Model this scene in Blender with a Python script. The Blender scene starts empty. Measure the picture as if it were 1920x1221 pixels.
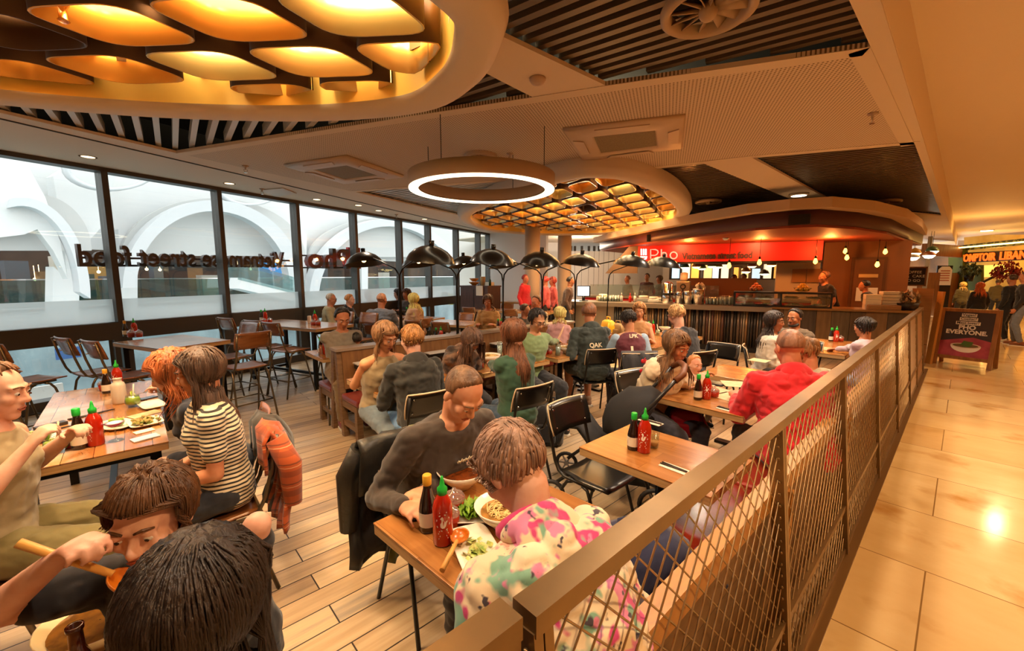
import bpy, bmesh, math, random
from mathutils import Vector as V, Matrix, Quaternion
R = math.radians
random.seed(7)
scn = bpy.context.scene
COL = scn.collection
PI = math.pi
# ---------------------------------------------------------------- camera model
F = 775.0; CX, CY = 960.0, 610.5; EYE = 1.72
PITCH = math.atan(.1232); YAW = R(47.4)
_cp, _sp = math.cos(PITCH), math.sin(PITCH)
FH = (-math.sin(YAW), math.cos(YAW)); RH = (math.cos(YAW), math.sin(YAW))
def ray(px, py):
    r = (px-CX)/F; u = -(py-CY)/F
    f = _cp+u*_sp
    return V((r*RH[0]+f*FH[0], r*RH[1]+f*FH[1], -_sp+u*_cp))
def P(px, py, z):
    d = ray(px, py); t = (z-EYE)/d.z
    return V((d.x*t, d.y*t, z))
def D(px, py, dist):                      # point at horizontal forward distance
    d = ray(px, py); t = dist/(d.x*FH[0]+d.y*FH[1])
    return V((d.x*t, d.y*t, EYE+d.z*t))
def L2(px, py, bx, by, sl):               # point on a vertical plane y = by + sl (x-bx)
    d = ray(px, py); t = (by-sl*bx)/(d.y-sl*d.x)
    return V((d.x*t, d.y*t, EYE+d.z*t))
cam = bpy.data.objects.new('camera', bpy.data.cameras.new('camera')); COL.objects.link(cam)
cam.data.sensor_width = 36; cam.data.lens = 36*F/1920; cam.data.clip_start = .02; cam.data.clip_end = 300
cam.location = (0, 0, EYE); cam.rotation_euler = (PI/2-PITCH, 0, YAW)
scn.camera = cam
scn.view_settings.view_transform = 'Standard'; scn.view_settings.look = 'None'; scn.view_settings.gamma = 1
# ---------------------------------------------------------------- materials
def lin(c):
    if isinstance(c, str):
        c = [int(c[i:i+2], 16)/255 for i in (0, 2, 4)]
    return tuple(((x/12.92) if x <= .04045 else ((x+.055)/1.055)**2.4) for x in c[:3])+(1,)
_M = {}
def mat(name, col='808080', rough=.5, metal=0, col2=None, scale=6, stretch=(1, 1, 1), bump=0, bscale=None, detail=4, coat=0, emit=None, es=0, trans=0, alpha=1, sheen=0, spec=.5, ior=1.45, lo=.35, hi=.65):
    if name in _M: return _M[name]
    m = bpy.data.materials.new(name); m.use_nodes = True
    nt = m.node_tree; b = nt.nodes['Principled BSDF']; _M[name] = m
    b.inputs['Base Color'].default_value = lin(col); b.inputs['Roughness'].default_value = rough
    b.inputs['Metallic'].default_value = metal; b.inputs['Coat Weight'].default_value = coat
    b.inputs['Coat Roughness'].default_value = .15
    b.inputs['Transmission Weight'].default_value = trans; b.inputs['Alpha'].default_value = alpha
    b.inputs['Specular IOR Level'].default_value = spec; b.inputs['IOR'].default_value = ior
    b.inputs['Sheen Weight'].default_value = sheen
    if emit: b.inputs['Emission Color'].default_value = lin(emit); b.inputs['Emission Strength'].default_value = es
    if col2 or bump:
        tc = nt.nodes.new('ShaderNodeTexCoord'); mp = nt.nodes.new('ShaderNodeMapping'); mp.inputs['Scale'].default_value = stretch
        nt.links.new(tc.outputs['Object'], mp.inputs['Vector'])
    if col2:
        nz = nt.nodes.new('ShaderNodeTexNoise'); nz.inputs['Scale'].default_value = scale; nz.inputs['Detail'].default_value = detail
        nt.links.new(mp.outputs['Vector'], nz.inputs['Vector'])
        cr = nt.nodes.new('ShaderNodeValToRGB'); cr.color_ramp.elements[0].position = lo; cr.color_ramp.elements[1].position = hi
        cr.color_ramp.elements[0].color = lin(col); cr.color_ramp.elements[1].color = lin(col2)
        nt.links.new(nz.outputs['Fac'], cr.inputs['Fac']); nt.links.new(cr.outputs['Color'], b.inputs['Base Color'])
    if bump:
        nb = nt.nodes.new('ShaderNodeTexNoise'); nb.inputs['Scale'].default_value = bscale or scale*2; nb.inputs['Detail'].default_value = 5
        nt.links.new(mp.outputs['Vector'], nb.inputs['Vector'])
        bp = nt.nodes.new('ShaderNodeBump'); bp.inputs['Strength'].default_value = bump; bp.inputs['Distance'].default_value = .02
        nt.links.new(nb.outputs['Fac'], bp.inputs['Height']); nt.links.new(bp.outputs['Normal'], b.inputs['Normal'])
    return m
def nodes(m):
    nt = m.node_tree
    def N(t, **k):
        n = nt.nodes.new(t)
        for a, v in k.items():
            if hasattr(n, a): setattr(n, a, v)
            else: n.inputs[a].default_value = v
        return n
    return nt, N, nt.nodes['Principled BSDF'], lambda a, b: nt.links.new(a, b)
def ramp(N, stops, interp='LINEAR'):
    r = N('ShaderNodeValToRGB'); e = r.color_ramp.elements; r.color_ramp.interpolation = interp
    while len(e) < len(stops): e.new(.5)
    for i, (p, c) in enumerate(stops): e[i].position = p; e[i].color = lin(c)
    return r
def plank_mat(name, cols, bw, bh, rot=0, rough=.4, bump=.15, mortar=.004, mcol='2a1c10', gs=(1.5, 30, 1), patch=None, axes='XY', coat=0):
    m = mat(name, cols[0], rough, coat=coat); nt, N, b, L = nodes(m)
    tc = N('ShaderNodeTexCoord'); mp = N('ShaderNodeMapping'); mp.inputs['Rotation'].default_value = (0, 0, rot)
    if axes == 'XZ': mp.inputs['Rotation'].default_value = (R(90), 0, rot)
    if axes == 'YZ':
        mp.inputs['Rotation'].default_value = (R(90), 0, R(90))
        mp.vector_type = 'TEXTURE'
    L(tc.outputs['Object'], mp.inputs['Vector'])
    br = N('ShaderNodeTexBrick'); br.offset = .37; br.offset_frequency = 2
    br.inputs['Scale'].default_value = 1; br.inputs['Brick Width'].default_value = bw; br.inputs['Row Height'].default_value = bh
    br.inputs['Mortar Size'].default_value = mortar; br.inputs['Mortar Smooth'].default_value = .2; br.inputs['Bias'].default_value = 0
    br.inputs['Color1'].default_value = (0, 0, 0, 1); br.inputs['Color2'].default_value = (1, 1, 1, 1); br.inputs['Mortar'].default_value = (.5, .5, .5, 1)
    L(mp.outputs['Vector'], br.inputs['Vector'])
    g = N('ShaderNodeMapping'); g.inputs['Scale'].default_value = gs; L(mp.outputs['Vector'], g.inputs['Vector'])
    ad = N('ShaderNodeVectorMath', operation='ADD'); L(g.outputs['Vector'], ad.inputs[0])
    sc = N('ShaderNodeVectorMath', operation='SCALE'); sc.inputs['Scale'].default_value = 7; L(br.outputs['Color'], sc.inputs[0]); L(sc.outputs['Vector'], ad.inputs[1])
    nz = N('ShaderNodeTexNoise'); nz.inputs['Scale'].default_value = 1; nz.inputs['Detail'].default_value = 6; nz.inputs['Roughness'].default_value = .6; L(ad.outputs['Vector'], nz.inputs['Vector'])
    mx = N('ShaderNodeMath', operation='MULTIPLY_ADD'); L(br.outputs['Color'], mx.inputs[0]); mx.inputs[1].default_value = .45; 
    mm = N('ShaderNodeMath', operation='MULTIPLY'); L(nz.outputs['Fac'], mm.inputs[0]); mm.inputs[1].default_value = .62; L(mm.outputs[0], mx.inputs[2])
    k = len(cols); cr = ramp(N, [(.15+.7*i/(k-1), c) for i, c in enumerate(cols)]); L(mx.outputs[0], cr.inputs['Fac'])
    out = cr.outputs['Color']
    if patch:
        n2 = N('ShaderNodeTexNoise'); n2.inputs['Scale'].default_value = patch[1]; n2.inputs['Detail'].default_value = 6; L(mp.outputs['Vector'], n2.inputs['Vector'])
        r2 = ramp(N, [(patch[2], '000000'), (patch[3], 'ffffff')]); L(n2.outputs['Fac'], r2.inputs['Fac'])
        mxx = N('ShaderNodeMix', data_type='RGBA'); L(r2.outputs['Color'], mxx.inputs[0]); L(out, mxx.inputs[6]); mxx.inputs[7].default_value = lin(patch[0]); out = mxx.outputs[2]
    mo = N('ShaderNodeMix', data_type='RGBA'); L(br.outputs['Fac'], mo.inputs[0]); L(out, mo.inputs[6]); mo.inputs[7].default_value = lin(mcol)
    L(mo.outputs[2], b.inputs['Base Color'])
    bp = N('ShaderNodeBump'); bp.inputs['Strength'].default_value = bump; bp.inputs['Distance'].default_value = .004
    sb = N('ShaderNodeMath', operation='SUBTRACT'); L(nz.outputs['Fac'], sb.inputs[0]); L(br.outputs['Fac'], sb.inputs[1]); L(sb.outputs[0], bp.inputs['Height']); L(bp.outputs['Normal'], b.inputs['Normal'])
    return m
def glass_mat(name, tint='f4fbfa', gloss=.08, haze=0, hazecol='e8eeee'):
    m = bpy.data.materials.new(name); m.use_nodes = True; nt = m.node_tree; nt.nodes.clear()
    o = nt.nodes.new('ShaderNodeOutputMaterial'); t = nt.nodes.new('ShaderNodeBsdfTransparent'); t.inputs[0].default_value = lin(tint)
    g = nt.nodes.new('ShaderNodeBsdfGlossy'); g.inputs['Roughness'].default_value = .02
    mx = nt.nodes.new('ShaderNodeMixShader'); mx.inputs[0].default_value = gloss
    nt.links.new(t.outputs[0], mx.inputs[1]); nt.links.new(g.outputs[0], mx.inputs[2]); out = mx
    if haze:
        d = nt.nodes.new('ShaderNodeBsdfDiffuse'); d.inputs[0].default_value = lin(hazecol)
        tl = nt.nodes.new('ShaderNodeBsdfTranslucent'); tl.inputs[0].default_value = lin(hazecol)
        a = nt.nodes.new('ShaderNodeMixShader'); a.inputs[0].default_value = .6; nt.links.new(d.outputs[0], a.inputs[1]); nt.links.new(tl.outputs[0], a.inputs[2])
        m2 = nt.nodes.new('ShaderNodeMixShader'); m2.inputs[0].default_value = haze; nt.links.new(mx.outputs[0], m2.inputs[1]); nt.links.new(a.outputs[0], m2.inputs[2]); out = m2
    nt.links.new(out.outputs[0], o.inputs[0]); _M[name] = m
    return m
def emis(name, col, s):
    return mat(name, col, .5, emit=col, es=s)
# ---------------------------------------------------------------- mesh helpers
def frame(d, up=V((0, 0, 1))):
    d = V(d).normalized(); up = V(up)
    x = d.cross(up)
    if x.length < 1e-4: x = d.cross(V((0, 1, 0)))
    if x.length < 1e-4: x = V((1, 0, 0))
    x.normalize(); return x, x.cross(d).normalized()
class MB:
    def __init__(s): s.b = bmesh.new(); s.mi = 0
    def quad(s, *p):
        f = s.b.faces.new([s.b.verts.new(V(q)) for q in p]); f.material_index = s.mi; return f
    def rings(s, rr, cap=True, close=False, smooth=True):
        L = []
        for r in rr: L.append([s.b.verts.new(q) for q in r])
        n = len(L[0])
        for i in range(len(L)-1+(1 if close else 0)):
            A, B = L[i], L[(i+1) % len(L)]
            for j in range(n):
                f = s.b.faces.new((A[j], A[(j+1) % n], B[(j+1) % n], B[j])); f.smooth = smooth; f.material_index = s.mi
        if cap and not close:
            f = s.b.faces.new(L[0][::-1]); f.material_index = s.mi
            f = s.b.faces.new(L[-1]); f.material_index = s.mi
        return s
    def box(s, c, d, rot=None, bev=0):
        m = Matrix.Translation(V(c))
        if rot is not None: m = m @ (rot.to_4x4() if not isinstance(rot, (int, float)) else Matrix.Rotation(rot, 4, 'Z'))
        g = bmesh.ops.create_cube(s.b, size=1, matrix=m @ Matrix.Diagonal((d[0], d[1], d[2], 1)))
        vs = g['verts']; fs = {f for v in vs for f in v.link_faces}
        for f in fs: f.material_index = s.mi
        if bev:
            es = list({e for v in vs for e in v.link_edges})
            r = bmesh.ops.bevel(s.b, geom=es, offset=bev, segments=2, affect='EDGES', profile=.6)
            for f in r['faces']: f.material_index = s.mi
        return s
    def b2(s, lo, hi, bev=0):
        return s.box([(a+b)/2 for a, b in zip(lo, hi)], [abs(b-a) for a, b in zip(lo, hi)], None, bev)
    def bar(s, p, q, w, h=None, up=(0, 0, 1)):
        p, q = V(p), V(q); x, y = frame(q-p, up); h = h or w
        s.rings([[c+x*a*w/2+y*b*h/2 for a, b in ((-1, -1), (1, -1), (1, 1), (-1, 1))] for c in (p, q)], smooth=False)
        return s
    def tube(s, pts, r, n=8, close=False, cap=True, up=(0, 0, 1)):
        pts = [V(p) for p in pts]; m = len(pts); rr = []
        px = None
        for i, p in enumerate(pts):
            if close: d = pts[(i+1) % m]-pts[i-1]
            else: d = pts[min(i+1, m-1)]-pts[max(i-1, 0)]
            d.normalize()
            if px is None: x, y = frame(d, up)
            else:
                x = px-d*px.dot(d)
                if x.length < 1e-5: x, y = frame(d, up)
                x.normalize(); y = x.cross(d)
            px = x; rad = r[i] if isinstance(r, (list, tuple)) else r
            rr.append([p+(x*math.cos(2*PI*k/n)+y*math.sin(2*PI*k/n))*rad for k in range(n)])
        return s.rings(rr, cap, close)
    def cyl(s, p, q, r, r2=None, n=16):
        return s.tube([p, q], [r, r if r2 is None else r2], n)
    def lathe(s, prof, c=(0, 0, 0), n=24, cap=True):
        c = V(c); return s.rings([[c+V((r*math.cos(2*PI*k/n), r*math.sin(2*PI*k/n), z)) for k in range(n)] for r, z in prof], cap)
    def ball(s, c, r, ax=None, u=12, v=8):
        c = V(c); r = (r, r, r) if isinstance(r, (int, float)) else r
        ax = ax or (V((1, 0, 0)), V((0, 1, 0)), V((0, 0, 1)))
        rr = []
        for i in range(1, v):
            t = PI*i/v
            rr.append([c-ax[2]*r[2]*math.cos(t)+ax[0]*r[0]*math.sin(t)*math.cos(2*PI*k/u)+ax[1]*r[1]*math.sin(t)*math.sin(2*PI*k/u) for k in range(u)])
        L = [[s.b.verts.new(q) for q in r_] for r_ in rr]
        lo = s.b.verts.new(c-ax[2]*r[2]); hi = s.b.verts.new(c+ax[2]*r[2])
        def fc(*a):
            f = s.b.faces.new(a); f.smooth = True; f.material_index = s.mi
        for i in range(len(L)-1):
            for k in range(u): fc(L[i][k], L[i][(k+1) % u], L[i+1][(k+1) % u], L[i+1][k])
        for k in range(u):
            fc(lo, L[0][(k+1) % u], L[0][k]); fc(hi, L[-1][k], L[-1][(k+1) % u])
        return s
    def caps(s, p, q, r1, r2, n=12):
        p, q = V(p), V(q)
        s.ball(p, r1, u=n); s.ball(q, r2, u=n); s.tube([p, q], [r1, r2], n); return s
    def prism(s, pts, z0, z1, smooth=False):
        a = [s.b.verts.new(V((p[0], p[1], z0))) for p in pts]; b = [s.b.verts.new(V((p[0], p[1], z1))) for p in pts]
        n = len(a); fs = [s.b.faces.new(a[::-1]), s.b.faces.new(b)]
        for i in range(n):
            f = s.b.faces.new((a[i], a[(i+1) % n], b[(i+1) % n], b[i])); f.smooth = smooth; fs.append(f)
        for f in fs: f.material_index = s.mi
        return s
    def slab(s, pts, n, t):               # planar 3D outline thickened along n
        n = V(n).normalized()*t; a = [s.b.verts.new(V(p)) for p in pts]; b = [s.b.verts.new(V(p)+n) for p in pts]
        k = len(a); fs = [s.b.faces.new(a[::-1]), s.b.faces.new(b)]+[s.b.faces.new((a[i], a[(i+1) % k], b[(i+1) % k], b[i])) for i in range(k)]
        for f in fs: f.material_index = s.mi
        return s
    def grid(s, pts, thick=0):            # rows of 3D points
        vs = [[s.b.verts.new(V(p)) for p in row] for row in pts]
        for i in range(len(vs)-1):
            for j in range(len(vs[0])-1):
                f = s.b.faces.new((vs[i][j], vs[i][j+1], vs[i+1][j+1], vs[i+1][j])); f.smooth = True; f.material_index = s.mi
        if thick:
            bmesh.ops.recalc_face_normals(s.b, faces=s.b.faces)
            bmesh.ops.solidify(s.b, geom=list(s.b.faces), thickness=thick)
        return s
    def mesh(s, name):
        bmesh.ops.recalc_face_normals(s.b, faces=s.b.faces)
        m = bpy.data.meshes.new(name); s.b.to_mesh(m); s.b.free(); return m
def tag(o, label=None, cat=None, group=None, kind=None):
    if label: o['label'] = label
    if cat: o['category'] = cat
    if group: o['group'] = group
    if kind: o['kind'] = kind
    return o
def obj(name, mb, m, parent=None, label=None, loc=None, rz=0):
    me = mb.mesh(name) if isinstance(mb, MB) else mb
    o = bpy.data.objects.new(name, me); COL.objects.link(o)
    for x in (m if isinstance(m, (list, tuple)) else [m]): me.materials.append(x)
    if parent: o.parent = parent
    if label: o['label'] = label
    if loc is not None: o.location = loc
    if rz: o.rotation_euler.z = rz
    return o
def thing(name, label, cat, loc=(0, 0, 0), rz=0, group=None):
    o = bpy.data.objects.new(name, None); COL.objects.link(o); o.location = loc; o.rotation_euler.z = rz; o.empty_display_size = .1
    return tag(o, label, cat, group)
def struct(name, mb, m, loc=None, rz=0):
    o = obj(name, mb, m, None, None, loc, rz); o['kind'] = 'structure'; return o
def kids(o): return [c for c in ALLKIDS.get(o.name, [])] if False else list(o.children)
def dup(src, loc, rz=0, label=None, group=None):
    def cp(o, par):
        c = o.copy(); COL.objects.link(c)
        if par: c.parent = par
        for k in o.children: cp(k, c)
        return c
    r = cp(src, None); r.location = loc; r.rotation_euler.z = rz
    if label: r['label'] = label
    if group: r['group'] = group
    return r
def text(s, size, ext, name='lettering', bold=0, align='CENTER', spacing=1):
    c = bpy.data.curves.new(name, 'FONT'); c.body = s; c.size = size; c.extrude = ext; c.align_x = align; c.offset = bold; c.space_character = spacing; c.resolution_u = 3
    o = bpy.data.objects.new('t', c); COL.objects.link(o)
    dg = bpy.context.evaluated_depsgraph_get(); me = bpy.data.meshes.new_from_object(o.evaluated_get(dg)); me.name = name
    bpy.data.objects.remove(o); bpy.data.curves.remove(c); me.materials.clear()
    return me
def basis(o, org, x, up=(0, 0, 1)):       # place a text-plane mesh: local x along x, local y along up
    x = V(x).normalized(); u = V(up).normalized(); n = x.cross(u)
    m = Matrix((x, u, n)).transposed().to_4x4(); m.translation = V(org); o.matrix_world = m; return o
def flat(pts_outer, holes, z0, thick, name):  # plan outline with holes, thickened
    c = bpy.data.curves.new(name, 'CURVE'); c.dimensions = '2D'; c.fill_mode = 'BOTH'; c.extrude = thick/2
    for pl in [pts_outer]+holes:
        sp = c.splines.new('POLY'); sp.points.add(len(pl)-1); sp.use_cyclic_u = True
        for i, p in enumerate(pl): sp.points[i].co = (p[0], p[1], 0, 1)
    o = bpy.data.objects.new('t', c); COL.objects.link(o)
    dg = bpy.context.evaluated_depsgraph_get(); me = bpy.data.meshes.new_from_object(o.evaluated_get(dg)); me.name = name
    bpy.data.objects.remove(o); bpy.data.curves.remove(c)
    for v in me.vertices: v.co.z += z0+thick/2
    return me
def smoothpoly(pts, n=6, r=.35, rounds=2):   # chaikin rounding
    p = [V((q[0], q[1])) for q in pts]
    for _ in range(rounds):
        o = []
        for i in range(len(p)):
            a, b = p[i], p[(i+1) % len(p)]
            o += [a.lerp(b, .25), a.lerp(b, .75)]
        p = o
    return p
def inset(poly, d):
    c = []; n = len(poly)
    area = sum(poly[i][0]*poly[(i+1) % n][1]-poly[(i+1) % n][0]*poly[i][1] for i in range(n))
    sg = 1 if area > 0 else -1
    for i in range(n):
        a, b, q = V(poly[i-1][:2]), V(poly[i][:2]), V(poly[(i+1) % n][:2])
        t = (q-a)
        if t.length < 1e-6: t = V((1, 0))
        t.normalize(); c.append(b+V((-t.y, t.x))*d*sg)
    return c
def inpoly(x, y, poly):
    c = False; n = len(poly)
    for i in range(n):
        x1, y1 = poly[i][0], poly[i][1]; x2, y2 = poly[i-1][0], poly[i-1][1]
        if (y1 > y) != (y2 > y) and x < (x2-x1)*(y-y1)/(y2-y1)+x1: c = not c
    return c
# ================================================================= SETTING
WX = lambda y: -8.09-.36*y
WU = V((-.3387, .9409, 0)); WO = V((-.9409, -.3387, 0))          # along the window wall / outwards
def W(y, n=0, z=0): return V((WX(y), y, z))+WO*n
def WP(px, py, n):                                              # pixel on a plane n metres outside the glass
    d = ray(px, py); q = W(0, n); c = V((0, 0, EYE)); t = (q-c).dot(WO)/d.dot(WO); return c+d*t
KV = V((.9379, .3470, 0)); KB = V((-.3470, .9379, 0))            # along / behind the service counter
def K(a, b=0, z=0): return V((-3.9, 9.6, 0))+KV*a+KB*b+V((0, 0, z))
def KP(px, py, b):
    d = ray(px, py); c = V((0, 0, EYE)); q = K(0, b); t = (q-c).dot(KB)/d.dot(KB); return c+d*t
def kab(p): q = V(p)-K(0); return q.dot(KV), q.dot(KB)
KR = math.atan2(.3470, .9379)
# ---- materials of the room
wood_floor = plank_mat('floor_oak', ['6c5a48', '967c60', 'b09470', 'c2a884', '958878'], 1.7, .15, R(90), .36, .25, gs=(1.5, 26, 1), patch=('94897c', 1.1, .54, .76))
marble = plank_mat('marble_tile', ['c8a468', 'd8b880', 'e2c892', 'd0ae74'], 1.25, .82, R(0), .13, .02, .004, '8a6a3c', gs=(1.2, 2.2, 1), patch=('b4823c', 1.7, .57, .72))
ceil_white = mat('ceiling_paint', 'd6c4ae', .75)
corr_white = mat('corridor_ceiling_paint', 'e8d6be', .7)
def perf_mat():
    m = mat('perforated_board', 'd2c0aa', .75); nt, N, b, L = nodes(m)
    tc = N('ShaderNodeTexCoord'); mp = N('ShaderNodeMapping'); mp.inputs['Scale'].default_value = (1/.027,)*3; mp.inputs['Rotation'].default_value = (0, 0, R(-27))
    L(tc.outputs['Object'], mp.inputs['Vector'])
    fr = N('ShaderNodeVectorMath', operation='FRACTION'); L(mp.outputs['Vector'], fr.inputs[0])
    sp = N('ShaderNodeSeparateXYZ'); L(fr.outputs[0], sp.inputs[0])
    cb = N('ShaderNodeCombineXYZ'); L(sp.outputs[0], cb.inputs[0]); L(sp.outputs[1], cb.inputs[1])
    ds = N('ShaderNodeVectorMath', operation='DISTANCE'); L(cb.outputs[0], ds.inputs[0]); ds.inputs[1].default_value = (.5, .5, 0)
    gt = N('ShaderNodeMath', operation='LESS_THAN'); L(ds.outputs['Value'], gt.inputs[0]); gt.inputs[1].default_value = .26
    mx = N('ShaderNodeMix', data_type='RGBA'); L(gt.outputs[0], mx.inputs[0]); mx.inputs[6].default_value = lin('d2c0aa'); mx.inputs[7].default_value = lin('6a543e'); L(mx.outputs[2], b.inputs['Base Color'])
    return m
perf = perf_mat()
frame_dark = mat('window_frame_bronze', '4a4540', .4, .3)
glass = glass_mat('clear_pane', 'f6fbfc', .05)
frost = glass_mat('frosted_film', 'ffffff', .03, .62, 'e9f1f3')
white_paint = mat('white_paint', 'dcd8d2', .6)
white_ext = mat('white_shell', 'dedddb', .6, col2='d4d5d5', scale=.3)
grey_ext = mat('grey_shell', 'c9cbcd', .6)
black = mat('black_paint', '16130f', .35)
blacksteel = mat('black_steel', '1c1a18', .32, .6)
steel = mat('brushed_steel', 'a39b90', .3, .9, col2='8d857a', scale=5, stretch=(.5, .5, 30))
chrome = mat('chrome', 'd8d8d8', .12, 1)
slat_m = mat('slat_metal', '6c5f52', .28, .4); slat_lit = mat('slat_daylit', 'c6bfb7', .4, .1)  # second is a lighter copy, window daylight put into the slat colour
plenum = mat('plenum_black', '120e0b', .9)
gold_in = mat('gold_sheet', 'f7cd7c', .26, .5)
gold_pale = mat('pale_gold_sheet', 'e3cd8a', .3, .55)
gold_or = mat('orange_gold_sheet', 'f3b04c', .26, .5)
dark_out = mat('bronze_sheet', '4c3218', .4, .4)
pinkplate = mat('pink_plate', 'c89080', .5)
# ---- floors
m = MB(); m.b.faces.new([m.b.verts.new(V(p)) for p in [(-.36, -4, 0), (-.36, 10.9, 0), (-.36, 24, 0), (-20, 24, 0), (W(12).x, 12, 0), (WX(-4), -4, 0)]])
m.slab([(-.36, -4, 0), (-.36, 24, 0), (WX(24)-4, 24, 0), (WX(12), 12, 0), (WX(-4), -4, 0)], (0, 0, -1), .3)
m.b.faces.ensure_lookup_table(); bmesh.ops.delete(m.b, geom=[m.b.faces[0]], context='FACES')
floor_wood = struct('floor', m, wood_floor)
m = MB(); m.slab([(-.36, -4, 0), (4.2, -4, 0), (4.2, 34, 0), (-.36, 34, 0)], (0, 0, -1), .3); struct('floor', m, marble)
m = MB(); m.b2((-.4, -4, -.02), (-.3, 10.6, .012)); struct('trim_1', m, mat('brass_strip', '7a5c34', .35, .7))
# ---- ceiling with slatted openings
HZ = 3.15
A_ = [P(*q, HZ) for q in [(948, 62), (1135, 160), (1632, 87)]]+[V((-.62, 2.2, HZ)), V((-.7, .9, HZ)), V((-1.45, 0.6, HZ)), V((-1.65, 1.2, HZ))]
A_[0] = P(945, 70, HZ)
A2_ = [P(*q, HZ) for q in [(840, 214), (1000, 183), (935, 150)]]+[V((-2.6, 1.5, HZ)), V((-3.2, 1.6, HZ))]
B_ = [V((-5.75, -1.5, HZ)), P(-60, 198, HZ), P(330, 287, HZ), P(690, 228, HZ), V((-3.6, 1.0, HZ)), V((-4.4, -1.2, HZ))]
C_ = [P(665, 360, HZ), P(1000, 338, HZ), P(1120, 329, HZ), V((-4.0, 5.8, HZ)), V((-7.0, 6.0, HZ)), P(862, 404, HZ)]
D_ = [P(1150, 325, HZ), P(1315, 305, HZ), P(1510, 385, HZ), V((-2.9, 11.3, HZ)), P(1330, 410, HZ), V((-3.9, 7.0, HZ))]
E_ = [P(1410, 296, HZ), P(1715, 270, HZ), P(1765, 405, HZ), P(1580, 388, HZ)]
holes = {'A': A_, 'A2': A2_, 'B': B_, 'C': C_, 'D': D_, 'E': E_}
def catmull(pts, n=6):
    pts = [V((p[0], p[1])) for p in pts]; o = []; k = len(pts)
    for i in range(k):
        a, b, c, d = pts[i-1], pts[i], pts[(i+1) % k], pts[(i+2) % k]
        for j in range(n):
            t = j/n; o.append(.5*((2*b)+(c-a)*t+(2*a-5*b+4*c-d)*t*t+(3*b-a-3*c+d)*t**3))
    return o
ov1 = catmull([(-1.45, .75), (-1.56, 1.36), (-1.85, 1.64), (-2.32, 1.82), (-2.93, 1.8), (-3.7, 1.26), (-4.48, .29), (-5.0, -.75), (-5.1, -1.6), (-4.6, -2.2), (-3.6, -2.1), (-2.2, -1.0), (-1.55, 0)])
ov2 = catmull([(-7.57, 5.35), (-9.2, 7.2), (-9.45, 8.4), (-9.0, 10.0), (-7.48, 11.0), (-5.32, 10.3), (-3.97, 8.7), (-3.17, 6.63), (-2.92, 5.1), (-3.05, 4.45), (-3.59, 4.13), (-5.2, 4.43)])
outer = [(-.43, -3.5), (-.43, 16), (-16, 16), (WX(10)-3, 10), (WX(10), 10), (WX(-3.5), -3.5)]
def panel(pts, mm, name):
    q = MB(); q.slab([(p[0], p[1], HZ) for p in pts], (0, 0, 1), .03); return struct(name, q, mm)
def xy(p): return (p.x, p.y)
# plan pieces of the soffit, each a real board
bp_near = [P(330, 287, HZ), P(1135, 160, HZ), P(1632, 87, HZ)]    # near edge of the perforated band
bp_far = [P(665, 360, HZ), P(1150, 325, HZ), P(1410, 296, HZ), P(1715, 270, HZ)]
panel([bp_near[0], bp_near[1], bp_near[2], bp_far[3], bp_far[2], bp_far[1], bp_far[0]], perf, 'ceiling_board')
edgeR = lambda y: V((-.43, y, HZ))
panel([bp_near[2], edgeR(-3.5), edgeR(16), V((-.6, 16, HZ)), P(1765, 405, HZ), bp_far[3]][:1]+[V((-.62, -3.5, HZ)), edgeR(-3.5), edgeR(16), V((-.6, 16, HZ)), P(1765, 405, HZ), bp_far[3]], ceil_white, 'ceiling_margin')
panel([P(1315, 305, HZ), P(1410, 296, HZ), P(1580, 388, HZ), P(1765, 405, HZ), V((-.6, 16, HZ)), V((-2.2, 16, HZ)), P(1510, 385, HZ)], ceil_white, 'ceiling_beam')
panel([bp_far[0], P(862, 404, HZ), V((-9.6, 8.6, HZ)), V((-9.6, 16, HZ)), V((-16, 16, HZ)), V((WX(10)-3, 10.1, HZ)), W(10, .05, HZ), W(-3.5, .05, HZ), V((-6.3, -3.5, HZ)), P(-60, 198, HZ), bp_near[0]], ceil_white, 'ceiling_soffit')
panel([V((-9.7, 8.6, HZ)), P(862, 404, HZ), V((-7.3, 6.2, HZ)), V((-7.6, 10.6, HZ)), V((-2.1, 11.5, HZ)), V((-2.1, 16, HZ)), V((-9.7, 16, HZ))], ceil_white, 'ceiling_soffit')
panel([P(935, 150, HZ), P(1000, 183, HZ), P(1135, 160, HZ), P(945, 70, HZ), V((-1.8, 1.3, HZ)), V((-2.4, 1.6, HZ))], ceil_white, 'ceiling_beam')
panel([V((-5.75, -1.4, HZ)), V((-6.4, -3.5, HZ)), V((-.62, -3.5, HZ)), V((-.7, .9, HZ)), V((-1.5, .6, HZ)), V((-2.2, -1.1, HZ)), V((-3.6, -2.2, HZ)), V((-4.8, -2.4, HZ))], ceil_white, 'ceiling_soffit')
m = MB()
for a_, b_ in ((bp_near[0], bp_near[1]), (bp_near[1], bp_near[2]), (bp_far[0], bp_far[1]), (bp_far[1], bp_far[2]), (bp_far[2], bp_far[3]), (bp_near[2], bp_far[3])):
    q_ = (bp_near[1]+bp_far[2])/2; n_ = V((-(b_-a_).y, (b_-a_).x, 0)).normalized(); n_ = n_ if (q_-a_).dot(n_) > 0 else -n_
    m.slab([a_+V((0, 0, -.005)), b_+V((0, 0, -.005)), b_+n_*.11+V((0, 0, -.005)), a_+n_*.11+V((0, 0, -.005))], (0, 0, 1), .004)
struct('trim_6', m, ceil_white)
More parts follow.
